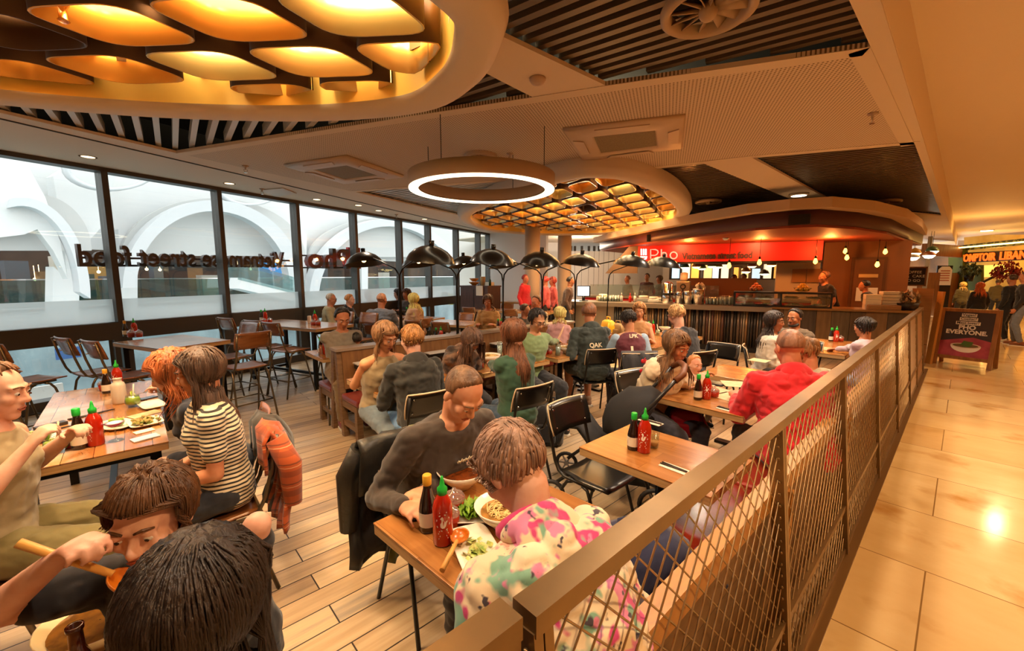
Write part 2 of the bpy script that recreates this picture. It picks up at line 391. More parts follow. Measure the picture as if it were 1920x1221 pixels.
# shadow gap along the window
g0, g1 = P(0, 222, HZ), P(700, 385, HZ); gd = (g1-g0).normalized()
m = MB(); m.bar(g0-gd*2+V((0, 0, -.004)), g1+gd*5+V((0, 0, -.004)), .03, .006); struct('trim_2', m, mat('gap_shadow', '3a2c20', .9))
m = MB(); m.prism([(4.2, -3.6), (4.2, 34), (-22, 34), (W(24, 0).x, 24), (W(10, .2).x, 10), (W(-3.6, .2).x, -3.6)], 3.95, 4.05); struct('ceiling_deck', m, plenum)
m = MB(); m.b2((-22, 16, HZ), (-.43, 34, HZ+.03)); struct('ceiling_hall', m, ceil_white)
# slats
def slats(poly, slope, name, label, wid=.05, gap=.118, z=3.2, h=.11, sm=None, ext=.12):
    d = V((1, slope, 0)).normalized(); n = V((-d.y, d.x, 0)); poly = [V((p[0], p[1], 0)) for p in poly]
    ks = [p.dot(n) for p in poly]; m = MB(); t = min(ks)+.03
    while t < max(ks):
        xs = []
        for i in range(len(poly)):
            a, b = poly[i-1], poly[i]; da, db = a.dot(n)-t, b.dot(n)-t
            if (da > 0) != (db > 0): xs.append((a+(b-a)*(da/(da-db))).dot(d))
        if len(xs) >= 2 and max(xs)-min(xs) > .05:
            a, b = min(xs)-ext, max(xs)+ext
            m.box(d*(a+b)/2+n*t+V((0, 0, z+h/2)), (b-a, wid, h), Matrix.Rotation(math.atan2(d.y, d.x), 3, 'Z'))
        t += gap
    return tag(obj(name, m, sm or slat_m), label, 'ceiling slats')
slats(A_, .228, 'slatted_ceiling_panel', 'dark slatted ceiling opening around the big round fan vent', gap=.105, ext=.04)
slats(A2_, .228, 'slatted_ceiling_panel', 'small dark slatted ceiling triangle beside the rim of the big gold oval')
slats(B_, -.06, 'slatted_ceiling_panel', 'pale lit slats between the big gold oval and the windows', gap=.15, sm=slat_lit)
slats(C_, .228, 'slatted_ceiling_panel', 'slatted ceiling opening seen through the hanging ring light', sm=slat_lit)
slats(D_, .3, 'slatted_ceiling_panel', 'dark slatted ceiling opening between the honeycomb oval and the ceiling beam', gap=.1)
slats(E_, .33, 'slatted_ceiling_panel', 'shiny dark slatted ceiling bay nearest the walkway with lamp glints', gap=.1, ext=.02)
# corridor ceiling and fascia
m = MB(); m.b2((-.43, -3.5, 3.6), (4.2, 34, 3.7)); struct('ceiling', m, corr_white)
m = MB(); m.b2((-.468, -3.5, 3.165), (-.428, 34, 3.62)); struct('trim_3', m, corr_white)
m = MB(); m.b2((4.1, -4, 0), (4.25, 34, 3.7)); struct('wall_right', m, mat('corridor_wall', 'c79a62', .6))
m = MB(); m.b2((-9, -4.1, 0), (4.2, -3.95, 3.9)); struct('wall_back', m, mat('rear_wall', 'b59a7c', .7))
# ---- oval coffers
def coffer(poly, label, nm, zb, a, b, c0, rng, sc, zc, hc, special=(), sqr=.3, bulbs=False):
    t = thing(nm, label, 'ceiling light', (0, 0, 0))
    n = len(poly); rr = []
    for d, z in ((.02, 3.18), (0, zb+.09), (.03, zb+.02), (.09, zb), (.22, zb), (.27, zb+.02), (.28, zb+.05), (.285, zb+.2), (.3, 3.55)):
        q = inset(poly, d); rr.append([V((p.x, p.y, z)) for p in q])
    m = MB(); m.rings(rr[:7], False); obj('rim', m, mat('coffer_rim', 'd2c2ae', .6), t)
    m = MB(); m.rings(rr[6:], False); obj('inner_wall', m, mat('coffer_wall', 'ffd468', .45, .1), t)
    inn = inset(poly, .3)
    m = MB(); m.slab([(p.x, p.y, 3.55) for p in inn], (0, 0, 1), .02); obj('light_panel', m, mat('coffer_glow', 'ffc060', .5, emit='ffe6b4', es=GLOW), t)
    for i in range(*rng[0]):
        for j in range(*rng[1]):
            c = V((c0[0], c0[1]))+V(a)*i+V(b)*j
            A, B = V(a)*sc/2, V(b)*sc/2
            if not inpoly(c.x, c.y, inset(poly, .2)): continue
            cor = [c+A+B, c-A+B, c-A-B, c+A-B]; out = []
            for q in range(4):
                p0, p1, p2 = cor[q-1], cor[q], cor[(q+1) % 4]
                e0 = p1.lerp(p0, sqr); e1 = p1.lerp(p2, sqr)
                for s_ in range(7):
                    s1 = s_/6; out.append(e0.lerp(p1, s1).lerp(p1.lerp(e1, s1), s1))
            lim = inset(poly, .31); inner = [p for p in out if inpoly(p.x, p.y, lim)]
            if len(inner) < 12: continue
            if len(inner) < len(out):                            # cells meeting the rim are pulled inside it
                cc = c
                o2 = []
                for p in out:
                    k = 1.0
                    while k > .05 and not inpoly(*(cc+(p-cc)*k), lim): k -= .05
                    o2.append(cc+(p-cc)*k)
                out = o2
            out2 = inset(out, .012)
            m = MB(); nn = len(out)
            bo = [m.b.verts.new((p.x, p.y, zc)) for p in out]; to = [m.b.verts.new((p.x, p.y, zc+hc)) for p in out]
            bi = [m.b.verts.new((p.x, p.y, zc)) for p in out2]; ti = [m.b.verts.new((p.x, p.y, zc+hc)) for p in out2]
            for q in range(nn):
                r = (q+1) % nn
                for vs, mi in (((bo[q], bo[r], to[r], to[q]), 1), ((bi[r], bi[q], ti[q], ti[r]), 0), ((bo[r], bo[q], bi[q], bi[r]), 0), ((to[q], to[r], ti[r], ti[q]), 1)):
                    f = m.b.faces.new(vs); f.material_index = mi; f.smooth = mi is not None and vs[0] is not vs[-1]
            kk = (i*7+j*3) % 11
            gm = gold_pale if kk == 4 else (gold_or if kk in (1, 6, 8) else gold_in)
            if (i, j) in special:
                gm = dark_out
            o = obj('gold_cell', m, [gm, dark_out], t)
            if (i, j) in special:
                m = MB(); m.slab([(p.x, p.y, zc+hc*.6) for p in inset(out, .05)], (0, 0, 1), .01); obj('cell_plate', m, pinkplate if special[0] == (i, j) else dark_out, o)
            elif bulbs:
                dv = (A+B).normalized()*.055
                for s_ in (-1, 1): m = MB(); m.ball((c.x+dv.x*s_-B.x*.3, c.y+dv.y*s_-B.y*.3, zc+hc*.72), .026, u=10, v=6); obj('lamp_bulb', m, emis('cell_bulb', 'ffe2a8', 55), o)
    return t
GLOW = 16
coffer(ov1, 'big gold lit ceiling oval of long petal cells nearest the camera', 'gold_ceiling_oval', 2.94, (.49, .46), (-.17, .46), (-2.93, .98), ((-6, 5), (-6, 5)), .86, 3.06, .33, special=((-2, -1),), sqr=.32, bulbs=True)
coffer(ov2, 'honeycomb gold lit ceiling oval beyond the hanging ring light', 'gold_ceiling_oval', 2.94, (-.6, .14), (-.3, .75), (-4.4, 6.0), ((-6, 12), (-6, 12)), .84, 3.05, .3, special=((1, 1),), sqr=.28)
# sprinkler heads, detectors, downlights, vents
def sprinkler(p, label):
    t = thing('ceiling_sprinkler', label, 'sprinkler', p); m = MB(); m.lathe([(.04, 0), (.038, -.012), (.012, -.02), (.01, -.05)], n=12); obj('base', m, mat('sprinkler_white', 'b09a86', .5), t)
    m = MB(); m.tube([(0, -.018, -.045), (0, -.02, -.07), (0, 0, -.085), (0, .02, -.07), (0, .018, -.045)], .004, 6); m.cyl((0, 0, -.085), (0, 0, -.09), .02, n=10); obj('deflector', m, chrome, t)
for px, py, lb in [(1637, 212, 'sprinkler head on the perforated ceiling near the walkway edge'), (460, 311, 'sprinkler head on the perforated ceiling left of the square air unit'), (956, 288, 'sprinkler head beside the hanging ring light cable'), (491, 354, 'sprinkler head beside the flat white ceiling hatch by the windows'), (743, 402, 'sprinkler head on the window soffit below the slatted bay')]:
    sprinkler(P(px, py, HZ), lb)
p = P(116, 12, 3.12); t = thing('ceiling_lamp', 'clear glass ended lamp holder hanging from the pink plate in the gold oval', 'lamp', (p.x, p.y, 3.3))
m = MB(); m.lathe([(.03, .0), (.05, -.03), (.05, -.12), (.03, -.15)], n=16); obj('holder', m, mat('holder_brown', '7a4a24', .4), t)
m = MB(); m.lathe([(.028, -.15), (.03, -.17), (.018, -.19), (.018, -.24), (.0262, -.25), (.012, -.262)], n=16); obj('bulb', m, glass_mat('lamp_glass', 'e8d0b8', .3), t)
for px, py, lb in [(165, 294, 'brightest'), (430, 344, 'second'), (594, 374, 'third'), (672, 385, 'fourth'), (710, 395, 'fifth'), (796, 411, 'sixth')]:
    p = P(px, py, HZ); t = thing('ceiling_downlight', f'{lb} recessed round downlight from the camera along the window soffit', 'downlight', p)
    m = MB(); m.lathe([(.085, -.004), (.085, 0), (.065, .0), (.065, -.004)], n=20, cap=False); obj('trim_ring', m, ceil_white, t)
    m = MB(); m.cyl((0, 0, -.003), (0, 0, -.001), .064, n=20); obj('lamp_face', m, emis('downlight_glow', 'ffe2b0', 3), t)
p = P(1008, 147, HZ); t = thing('smoke_detector', 'round smoke detector on the ceiling beam beside the big gold oval', 'smoke detector', p)
m = MB(); m.lathe([(.06, 0), (.06, -.015), (.045, -.035), (.02, -.04)], n=20); obj('body', m, mat('detector', 'b59d88', .5), t)
def fan_vent(p, r, label):
    t = thing('round_air_vent', label, 'air vent', p)
    m = MB(); m.lathe([(r, .0), (r*.99, -.03), (r*.9, -.045), (r*.8, -.03), (r*.78, .02)], n=40, cap=False); obj('ring', m, mat('vent_beige', 'b29a80', .5), t)
    m = MB(); m.ball((0, 0, -.02), (r*.2, r*.2, .05)); obj('hub', m, mat('vent_beige'), t)
    for k in range(12):
        a = 2*PI*k/12; d = V((math.cos(a), math.sin(a), 0)); n = V((-d.y, d.x, 0))
        m = MB(); m.grid([[d*q+n*w*q*.14+V((0, 0, -w*.02)) for w in (-1, 0, 1)] for q in (r*.15, r*.45, r*.79)], .005); obj('blade', m, mat('vent_beige'), t)
    m = MB(); m.cyl((0, 0, .05), (0, 0, .06), r*.8, n=32); obj('duct', m, plenum, t)
fan_vent(P(1328, 14, 3.12), .24, 'big round fan vent among the dark ceiling slats')
fan_vent(P(901, 291, 3.15), .2, 'round fan vent above the hanging ring light')
fan_vent(P(1328, 377, 3.16), .24, 'round vent in the slatted bay beside the honeycomb oval')
fan_vent(P(1662, 377, 3.16), .24, 'round vent at the end of the shiny slatted bay by the walkway')
def ac_unit(q, label):
    c = sum(q, V((0, 0, 0)))/4; t = thing('ceiling_air_unit', label, 'air conditioner', c)
    q = [p-c for p in q]; am = mat('air_unit', 'c4ac92', .45)
    m = MB(); lo = [p*.97+V((0, 0, -.04)) for p in q]; m.rings([[p for p in q], [p+V((0, 0, -.02)) for p in q], lo, [p*.56+V((0, 0, -.045)) for p in q], [p*.54+V((0, 0, -.03)) for p in q]]); obj('casing', m, am, t)
    m = MB(); m.slab([p*.53+V((0, 0, -.036)) for p in q], (0, 0, 1), .01); obj('grille', m, mat('air_grille', '8a7a5c', .7, col2='7a6a4e', scale=60), t)
    for i in range(4):
        a, b = q[i], q[(i+1) % 4]; m = MB(); k = (a+b)/2
        m.slab([a.lerp(b, .25)*.92+V((0, 0, -.05)), a.lerp(b, .75)*.92+V((0, 0, -.05)), a.lerp(b, .75)*.74+V((0, 0, -.056)), a.lerp(b, .25)*.74+V((0, 0, -.056))], (0, 0, 1), .008); obj('louvre', m, am, t)
ac_unit([P(*q, HZ) for q in [(532, 307), (650, 290), (757, 328), (645, 341)]], 'square air unit in the ceiling left of the hanging ring light')
ac_unit([P(*q, HZ) for q in [(1055, 239), (1285, 213), (1280, 273), (1092, 297)]], 'square air unit in the ceiling right of the hanging ring light')
m = MB(); m.slab([P(*q, 3.145) for q in [(488, 356), (530, 352), (556, 362), (516, 368)]], (0, 0, -1), .012); tag(obj('ceiling_hatch', m, mat('hatch', 'cbbcae', .5)), 'flat white access hatch in the window soffit', 'hatch')
# ring light
c = V((-3.555, 2.84, 2.6)); t = thing('ring_pendant_light', 'large circular pendant light with glowing underside hung on thin cables', 'pendant light', c)
m = MB(); m.lathe([(.665, .012), (.765, .012), (.768, .02), (.768, .15), (.66, .15), (.66, .02)], n=72, cap=False); m2 = m
m.b.verts.ensure_lookup_table(); obj('housing', m, mat('ring_housing', 'bca58e', .5), t)
m = MB(); m.lathe([(.668, .0), (.762, .0), (.762, .01), (.668, .01)], n=72, cap=False)
n_ = 72; m.rings([[V((.668*math.cos(2*PI*k/n_), .668*math.sin(2*PI*k/n_), 0)) for k in range(n_)], [V((.668*math.cos(2*PI*k/n_), .668*math.sin(2*PI*k/n_), .01)) for k in range(n_)]], False); obj('diffuser', m, emis('ring_glow', 'ffe9c4', 4), t)
for k in range(4):
    a = R(20+90*k); m = MB(); m.cyl((.71*math.cos(a), .71*math.sin(a), .15), (.71*math.cos(a), .71*math.sin(a), .55), .004, n=6); obj('cable', m, black, t)
# beam light, sensor
p = P(1498, 364, 3.14); t = thing('ceiling_downlight', 'lit round downlight on the ceiling beam between the slatted bays', 'downlight', p)
m = MB(); m.lathe([(.15, .01), (.15, -.02), (.12, -.03)], n=24); obj('trim_ring', m, ceil_white, t); m = MB(); m.cyl((0, 0, -.034), (0, 0, -.03), .115, n=24); obj('lamp_face', m, emis('beam_glow', 'fff0d0', 5), t)
p = P(1517, 376, 3.15); m = MB(); m.ball((0, 0, -.03), .04); m.cyl((0, 0, 0), (0, 0, -.03), .03); tag(obj('ceiling_mounted_camera', m, black, loc=p), 'small black dome camera beside the lit beam downlight', 'camera')
# ---- window wall
ym = [-1.5, -.16, 1.18, 2.5, 3.84, 5.22]
for px in (804, 856, 897, 916):
    d = ray(px, 480); t_ = -8.09/(d.x+.36*d.y); ym.append(d.y*t_)
ym = [-2.9]+ym
ang = math.atan2(WU.y, WU.x)
for i, y in enumerate(ym):
    m = MB(); m.box(W(y, .02, 2.08), (.07, .2, 2.1), Matrix.Rotation(ang, 3, 'Z')); m.box(W(y, 0, .53), (.2, .16, 1.06), Matrix.Rotation(ang, 3, 'Z'))
    struct(f'window_post_{i+1}', m, frame_dark)
m = MB(); m.bar(W(-3.5, 0, .94), W(10, 0, .94), .16, .24); m.bar(W(-3.5, 0, .07), W(10, 0, .07), .22, .14); struct('trim_4', m, frame_dark)
m = MB(); m.bar(W(-3.5, .02, 3.13), W(10, .02, 3.13), .2, .07); struct('trim_5', m, frame_dark)
m = MB(); m.bar(W(-3.7, .1, 3.58), W(10.2, .1, 3.58), .2, .84); struct('wall_over_windows', m, plenum)
for i in range(len(ym)-1):
    a, b = ym[i]+.035, ym[i+1]-.035
    w = bpy.data.objects.new(f'window_{i+1}', None); COL.objects.link(w); w['kind'] = 'structure'
    m = MB(); m.bar(W(a, .03, 2.08), W(b, .03, 2.08), .012, 2.04); obj('pane', m, glass, w)
    m = MB(); m.bar(W(a, .02, 1.06+.16), W(b, .02, 1.06+.16), .004, .32); obj('frosted_band', m, frost, w)
    m = MB(); m.bar(W(a+.08, .03, .48), W(b-.08, .03, .48), .012, .68); obj('lower_pane', m, glass, w)
    m = MB()
    for yy in (a+.06, b-.06): m.bar(W(yy, .02, .14), W(yy, .02, .82), .05)
    obj('lower_frame', m, frame_dark, w)
# end wall (white) beyond the windows, columns, far windows
e0 = W(9.5); ed = KV
wallend = [e0, e0+ed*3.6]
m = MB(); m.bar(e0+V((0, 0, 1.6)), e0+ed*2.2+V((0, 0, 1.6)), .2, 3.2); struct('wall_end', m, white_paint)
for px, r_, dd in ((998, .22, 12.2), (1058, .22, 13.5)):
    p = D(px, 515, dd); m = MB(); m.cyl((p.x, p.y, 0), (p.x, p.y, 3.15), r_, n=24); struct('column', m, mat('column_plaster', 'c9b49a', .6))
q0, q1 = D(918, 515, 19), D(1200, 515, 19); dq = (q1-q0).normalized()
m = MB(); m.bar(q0+V((0, 0, -.35)), q1+dq*1+V((0, 0, -.35)), .2, 2.8); m.bar(q0+V((0, 0, 3.1)), q1+dq*1+V((0, 0, 3.1)), .2, .5); m.bar(q0-dq*1.5+V((0, 0, 1.5)), D(1068, 515, 19)+V((0, 0, 1.5)), .2, 4); m.bar(D(1160, 515, 19)+V((0, 0, 1.5)), q1+dq*2+V((0, 0, 1.5)), .2, 4); struct('wall_far', m, white_paint)
for i, px in enumerate((1070, 1077, 1090, 1103, 1113, 1122, 1131, 1140, 1150)):
    p = D(px, 515, 18.95); m = MB(); m.b2((p.x-.04, p.y-.04, 1.2), (p.x+.04, p.y+.04, 3)); struct(f'window_bar_{i+1}', m, frame_dark)
# ---- outside: white atrium structure across the void
def gallery():
    n = 17
    gy0, gy1 = -26, 44
    m = MB(); m.bar(W(gy0, n, -.35), W(gy1, n, -.35), .6, 1.5); m.bar(W(gy0, n, 6.6), W(gy1, n, 6.6), .5, 7.6); struct('exterior_facade', m, white_ext)
    m = MB(); m.bar(W(gy0, n+2, .32), W(gy1, n+2, .32), 5, .1); m.bar(W(gy0, n+6, 1.6), W(gy1, n+6, 1.6), .2, 4.4); struct('exterior_gallery', m, mat('gallery_back', '54483e', .7, col2='2c2826', scale=.8))
    m = MB(); m.bar(W(gy0, n-.1, .95), W(gy1, n-.1, .95), .02, 1.1); struct('exterior_balustrade', m, glass_mat('balustrade_glass', 'b8d2ce', .06, .05, 'a8c4c0'))
    m = MB(); m.bar(W(gy0, n-.1, 1.52), W(gy1, n-.1, 1.52), .05, .05); struct('exterior_handrail', m, chrome)
    m = MB(); m.bar(W(gy0-10, 12, -6.1), W(gy1, 12, -6.1), 40, .2); struct('exterior_concourse', m, mat('concourse', 'aec0c2', .25, col2='8ea4a6', scale=.4))
    m = MB(); m.bar(W(gy0, n-.05, -3.2), W(gy1, n-.05, -3.2), .4, 4.4); struct('exterior_lower_facade', m, mat('lower_facade', '8fa0a4', .4, col2='5f7076', scale=.5))
    rnd = random.Random(3)
    pal = ['5a666e', '2f2a28', '8a6a4a', 'd8d2c6', '4a5a52', 'b08a50', '6a6f78', '584a44']
    labs = ['one', 'two']
    k = 0
    for px in range(0, 760, 30):
        q = WP(px, 520, n+(2.2 if (px//30) % 2 else 3.6))
        if rnd.random() < .3: continue
        w_ = .5+rnd.random()*.5; h = 1.2+rnd.random()*1.2; t = thing('distant_shop_unit', 'dim shop display unit across the station void', 'shop display', (q.x, q.y, .37), ang, 'shop displays across the void')
        m = MB(); m.b2((-w_/2, -.3, 0), (w_/2, .3, h)); obj('cabinet', m, mat('shop_'+pal[k % 8], pal[k % 8], .5), t)
        m = MB(); m.b2((-w_*.4, .3, h*.4), (w_*.4, .32, h*.8)); obj('display', m, emis('shop_lit_%d' % (k % 3), ['ffe8c0', 'dff0ff', 'ffd080'][k % 3], 1.2), t); k += 1
    for px, py in [(20, 522), (35, 523), (50, 522), (66, 524), (75, 522), (160, 512), (185, 510), (275, 505), (300, 506), (330, 508), (445, 494), (470, 505), (500, 503), (520, 494), (590, 500), (620, 500)]:
        q = WP(px, py, n+2.5); m = MB(); m.ball((0, 0, 0), .07); m.cyl((0, 0, 0), (0, 0, .6), .01, n=6); tag(obj('distant_bulb', m, emis('bulb_far', 'ffd9a0', 6), loc=q), 'tiny warm bulb hanging in a shop across the void', 'bulb', 'bulbs across the void')
    # big white arches and shell ribs in front of the facade
    def shell(pts, n_, th, mm, label):
        q = [WP(x, y, n_) for x, y in pts]; m = MB(); m.slab(q, WO, th); struct('exterior_shell', m, mm)
    shell([(-40, 260), (40, 290), (85, 370), (112, 450), (127, 523), (100, 470), (70, 430), (45, 440), (-40, 450)], 14, .5, white_ext, '')
    shell([(100, 330), (150, 300), (230, 300), (208, 360), (196, 420), (150, 470), (148, 600), (98, 600), (100, 500), (127, 523), (118, 450)], 15, .8, white_ext, '')
    def arch(c, rx, ry, a0, a1, wd, n_, mm):
        o = [(c[0]+rx*math.cos(R(a)), c[1]-ry*math.sin(R(a))) for a in range(a0, a1+1, 6)]
        i_ = [(c[0]+(rx-wd)*math.cos(R(a)), c[1]-(ry-wd*.8)*math.sin(R(a))) for a in range(a1, a0-1, -6)]
        shell(o+i_, n_, .6, mm, '')
    def fill(c, rx, ry, n_, mm): shell([(c[0]+rx*math.cos(R(a)), c[1]-ry*math.sin(R(a))) for a in range(0, 181, 6)]+[(c[0]-rx, c[1]+0), (c[0]-rx, 478), (c[0]+rx, 478)][:0], n_, .2, mm, '')
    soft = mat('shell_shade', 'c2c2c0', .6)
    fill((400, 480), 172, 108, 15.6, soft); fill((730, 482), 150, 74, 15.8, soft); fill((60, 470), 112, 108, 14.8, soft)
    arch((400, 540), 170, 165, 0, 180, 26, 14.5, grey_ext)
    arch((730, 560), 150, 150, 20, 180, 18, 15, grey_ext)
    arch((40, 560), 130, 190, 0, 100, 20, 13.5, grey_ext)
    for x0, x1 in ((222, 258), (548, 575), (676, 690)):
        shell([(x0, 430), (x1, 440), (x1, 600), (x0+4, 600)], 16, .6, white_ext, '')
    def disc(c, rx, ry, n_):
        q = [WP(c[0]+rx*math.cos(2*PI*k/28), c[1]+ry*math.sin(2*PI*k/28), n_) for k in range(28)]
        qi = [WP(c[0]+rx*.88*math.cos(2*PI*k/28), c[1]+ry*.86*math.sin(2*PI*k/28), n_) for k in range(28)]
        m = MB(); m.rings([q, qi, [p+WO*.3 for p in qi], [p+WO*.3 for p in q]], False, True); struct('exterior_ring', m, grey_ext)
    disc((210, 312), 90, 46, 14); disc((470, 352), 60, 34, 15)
    # escalator and adverts
    e1, e2 = WP(440, 531, 12), WP(560, 560, 12)
    t = thing('escalator', 'white sided escalator rising across the void outside', 'escalator', e2)
    m = MB(); m.bar(e1-e2, V((0, 0, 0)), .9, .5); obj('truss', m, white_ext, t)
    for s in (-.45, .45): m = MB(); m.bar(e1-e2+WO*s+V((0, 0, .55)), WO*s+V((0, 0, .55)), .02, .8); obj('balustrade', m, glass_mat('esc_glass%g' % s, 'c8dede', .1, .15, 'c4d4d4'), t)
    p = WP(518, 515, 18); t = thing('advert_panel', 'bright blue advert panel with yellow patch across the void', 'advert panel', p, ang)
    m = MB(); m.b2((-1.1, -.05, -.75), (1.1, .05, .75)); obj('board', m, mat('advert_blue', '2f8fd0', .4, emit='2f8fd0', es=.5), t)
    m = MB(); m.b2((-.5, .05, -.2), (.5, .07, .4)); obj('patch', m, mat('advert_yellow', 'd8d848', .4, emit='d8d848', es=.4), t)
    for px, py, w_, h_, lb, col in ((128, 662, .42, .26, 'blue station direction sign with white arrow seen below the window bar', '31578c'),):
        p = WP(px, py, 6); t = thing('station_sign', lb, 'sign', p, ang); t.scale = (.5, .5, .5); m = MB(); m.b2((-w_, -.04, -h_), (w_, .04, h_)); obj('board', m, mat('sign_blue', col, .5), t)
        m = MB(); m.b2((-.06, -.07, -.03), (-.25, -.05, .03)); m.slab([(-.25, -.06, .09), (-.35, -.06, 0), (-.25, -.06, -.09)], (0, 1, 0), .02); m.b2((.08, -.07, -.1), (.3, -.05, .1)); 
        for v in m.b.verts: v.co.y *= -1
        obj('symbol', m, white_paint, t)
    p = WP(88, 742, 1.6); t = thing('information_post', 'white post sign with blue round letter i outside the window', 'sign', p, ang); m = MB(); m.b2((-.18, -.03, -.16), (.18, .03, .16)); obj('board', m, white_paint, t)
    m = MB(); m.b2((-.12, .03, -.1), (.12, .04, .1)); obj('plate', m, mat('sign_blue'), t)
    o = obj('letter', text('i', .2, .004), white_paint, t); o.rotation_euler = (R(90), 0, PI); o.location = (0, .045, -.06)
    m = MB(); m.b2((-.05, -.02, -2.5), (.05, .02, -.16)); obj('pole', m, white_paint, t)
gallery()
# letters mounted outside the glass, read from outside
lm = mat('letter_dark', '3a3636', .5)
def outside_text(s, pl, pr, size, label, depth=.08):
    a, b = WP(*pl, .35), WP(*pr, .35)            # a: left in view, b: right in view; outside reading runs b -> a
    me = text(s, 1, .5, bold=.02, align='LEFT'); w_ = max(v.co.x for v in me.vertices); 
    L_ = (a-b).length
    for v in me.vertices: v.co.x *= L_/w_; v.co.y *= size; v.co.z *= depth
    o = obj('outdoor_lettering', me, lm); basis(o, b, (a-b)); return tag(o, label, 'sign lettering')
outside_text('Vietnamese street food', (146, 502), (532, 501), .42, 'dark mirrored letters reading Vietnamese street food outside the glass')
outside_text('Pho', (574, 503), (655, 503), .62, 'large dark mirrored letters reading Pho outside the glass', .12)
for a, b, lb in (((146, 483), (553, 489), 'upper thin rail carrying the street food letters'), ((146, 498), (553, 499), 'lower thin rail carrying the street food letters'), ((562, 479), (676, 482), 'upper thin rail carrying the Pho letters'), ((562, 502), (676, 502), 'lower thin rail carrying the Pho letters')):
    m = MB(); m.bar(WP(*a, .42), WP(*b, .42), .03); tag(obj('letter_rail', m, lm), lb, 'rail')
a, b = WP(655, 504, .35), WP(677, 504, .35); t = thing('outdoor_logo_panel', 'red square logo panel beside the Pho letters outside', 'sign panel', (a+b)/2)
m = MB(); h = b-(a+b)/2; m.slab([-h, h, h+V((0, 0, .5)), -h+V((0, 0, .5))], WO, .08); obj('panel', m, mat('logo_red', 'a8232a', .5), t)
# tote bag symbol and letter G on the far facade
o = obj('facade_letter', text('G', 1.3, .05), grey_ext); basis(o, WP(846, 476, 16.6), -WU); tag(o, 'pale grey letter G on the white facade across the void', 'sign lettering'); o.active_material = mat('facade_grey', '7a7a78', .6)
p = WP(827, 470, 16.6); t = thing('facade_bag_symbol', 'grey shopping bag symbol on the white facade across the void', 'sign symbol', p, ang)
m = MB(); m.b2((-.45, 0, -.5), (.45, .06, .4)); obj('bag', m, mat('facade_grey'), t); m = MB(); m.tube([(-.22, 0, .4), (-.22, 0, .7), (0, 0, .85), (.22, 0, .7), (.22, 0, .4)], .05, 6); obj('handle', m, mat('facade_grey'), t)
# ================================================================= FENCE
fence_m = mat('bronze_tube', '917650', .36, .7, col2='7a6344', scale=4, bump=.03)
wire_m = mat('fence_wire', 'b09a78', .35, .8)
def fx(z): return -.355-.105*(z/1.15)                          # the railing leans slightly inwards
def fence(y0, posts, name, label, mesh_only=None):
    t = thing(name, label, 'railing', (fx(0), y0, 0)); o = V((fx(0), y0, 0))
    def q(y, z, dx=0): return V((fx(z)+dx, y, z))-o
    y1 = posts[-1]
    m = MB(); m.bar(q(y0-.02, 1.135), q(y1+.03, 1.135), .058, .042); obj('handrail', m, fence_m, t)
    m = MB(); m.bar(q(y0, .30), q(y1, .30), .035, .035); obj('mid_rail', m, fence_m, t)
    m = MB(); m.bar(q(y0, .03), q(y1, .03), .03, .03); obj('foot_rail', m, fence_m, t)
    for i, y in enumerate(posts):
        m = MB(); m.bar(q(y-.012, 0), q(y-.012, 1.12), .022, .05, up=(1, 0, 0)); m.bar(q(y+.014, 0), q(y+.014, 1.12), .022, .05, up=(1, 0, 0))
        if i < len(posts)-1 and y < 3:
            for k in range(22):
                z = .08+.048*k; m.ball(q(y-.03, z, .01), .006, u=6, v=4)
        obj('post', m, fence_m, t)
    ps = list(posts)
    for i in range(len(ps)-1):
        ya, yb = ps[i]+.025, ps[i+1]-.025
        for za, zb, nm in ((.32, 1.11, 'upper_mesh'), (.05, .28, 'lower_mesh')):
            m = MB(); sp = .086 if ya < 4.4 else .1; hh = zb-za; ww = yb-ya; r_ = .0028
            for sg, sl, dx in ((1, .95, .004), (-1, .95, -.004)):
                k = -hh*sl-sp
                while k < ww+hh*sl:
                    # y = k + sl*z' (sg 1)  or y = k - ...
                    zs = 0; ze = hh; f = (lambda z: k+sl*z) if sg == 1 else (lambda z: k+sl*(hh-z))
                    pts = []
                    for z in (0, hh): pts.append((f(z), z))
                    (a, za_), (b, zb_) = pts
                    if max(a, b) > 0 and min(a, b) < ww and abs(a-b) > 1e-6:
                        def cl(v):
                            tt = (v-a)/(b-a); return za_+(zb_-za_)*tt
                        z1 = cl(max(0, min(ww, a))); z2 = cl(max(0, min(ww, b))); y1_, y2_ = max(0, min(ww, a)), max(0, min(ww, b))
                        m.tube([q(ya+y1_, za+z1, dx), q(ya+y2_, za+z2, dx)], r_, 4, cap=False)
                    k += sp
            obj(nm, m, wire_m, t)
    return t
FP = [.47, 1.87, 3.13, 4.55, 6.05, 7.53, 8.75, 10.1]
fence(.47, FP, 'mesh_railing', 'long bronze steel railing with woven wire mesh along the walkway')
t = thing('railing_gate', 'short bronze railing end section with round latch nearest the camera', 'railing', (-.47, .44, 0))
m = MB(); m.bar((0, -.01, 1.14), (.0, -.95, 1.14), .058, .042); obj('handrail', m, fence_m, t)
m = MB(); m.bar((0, -.025, 0), (0, -.025, 1.12), .03, .05, up=(1, 0, 0)); obj('post', m, fence_m, t)
m = MB(); m.bar((0, -.9, 0), (0, -.9, 1.12), .03, .05, up=(1, 0, 0)); obj('post', m, fence_m, t)
m = MB(); m.cyl((-.02, -.11, 1.02), (.03, -.11, 1.02), .028, n=18); m.cyl((.03, -.11, 1.02), (.04, -.11, 1.02), .018, n=14); m.b2((-.005, -.17, .9), (.005, -.05, 1.1)); obj('latch', m, chrome, t)
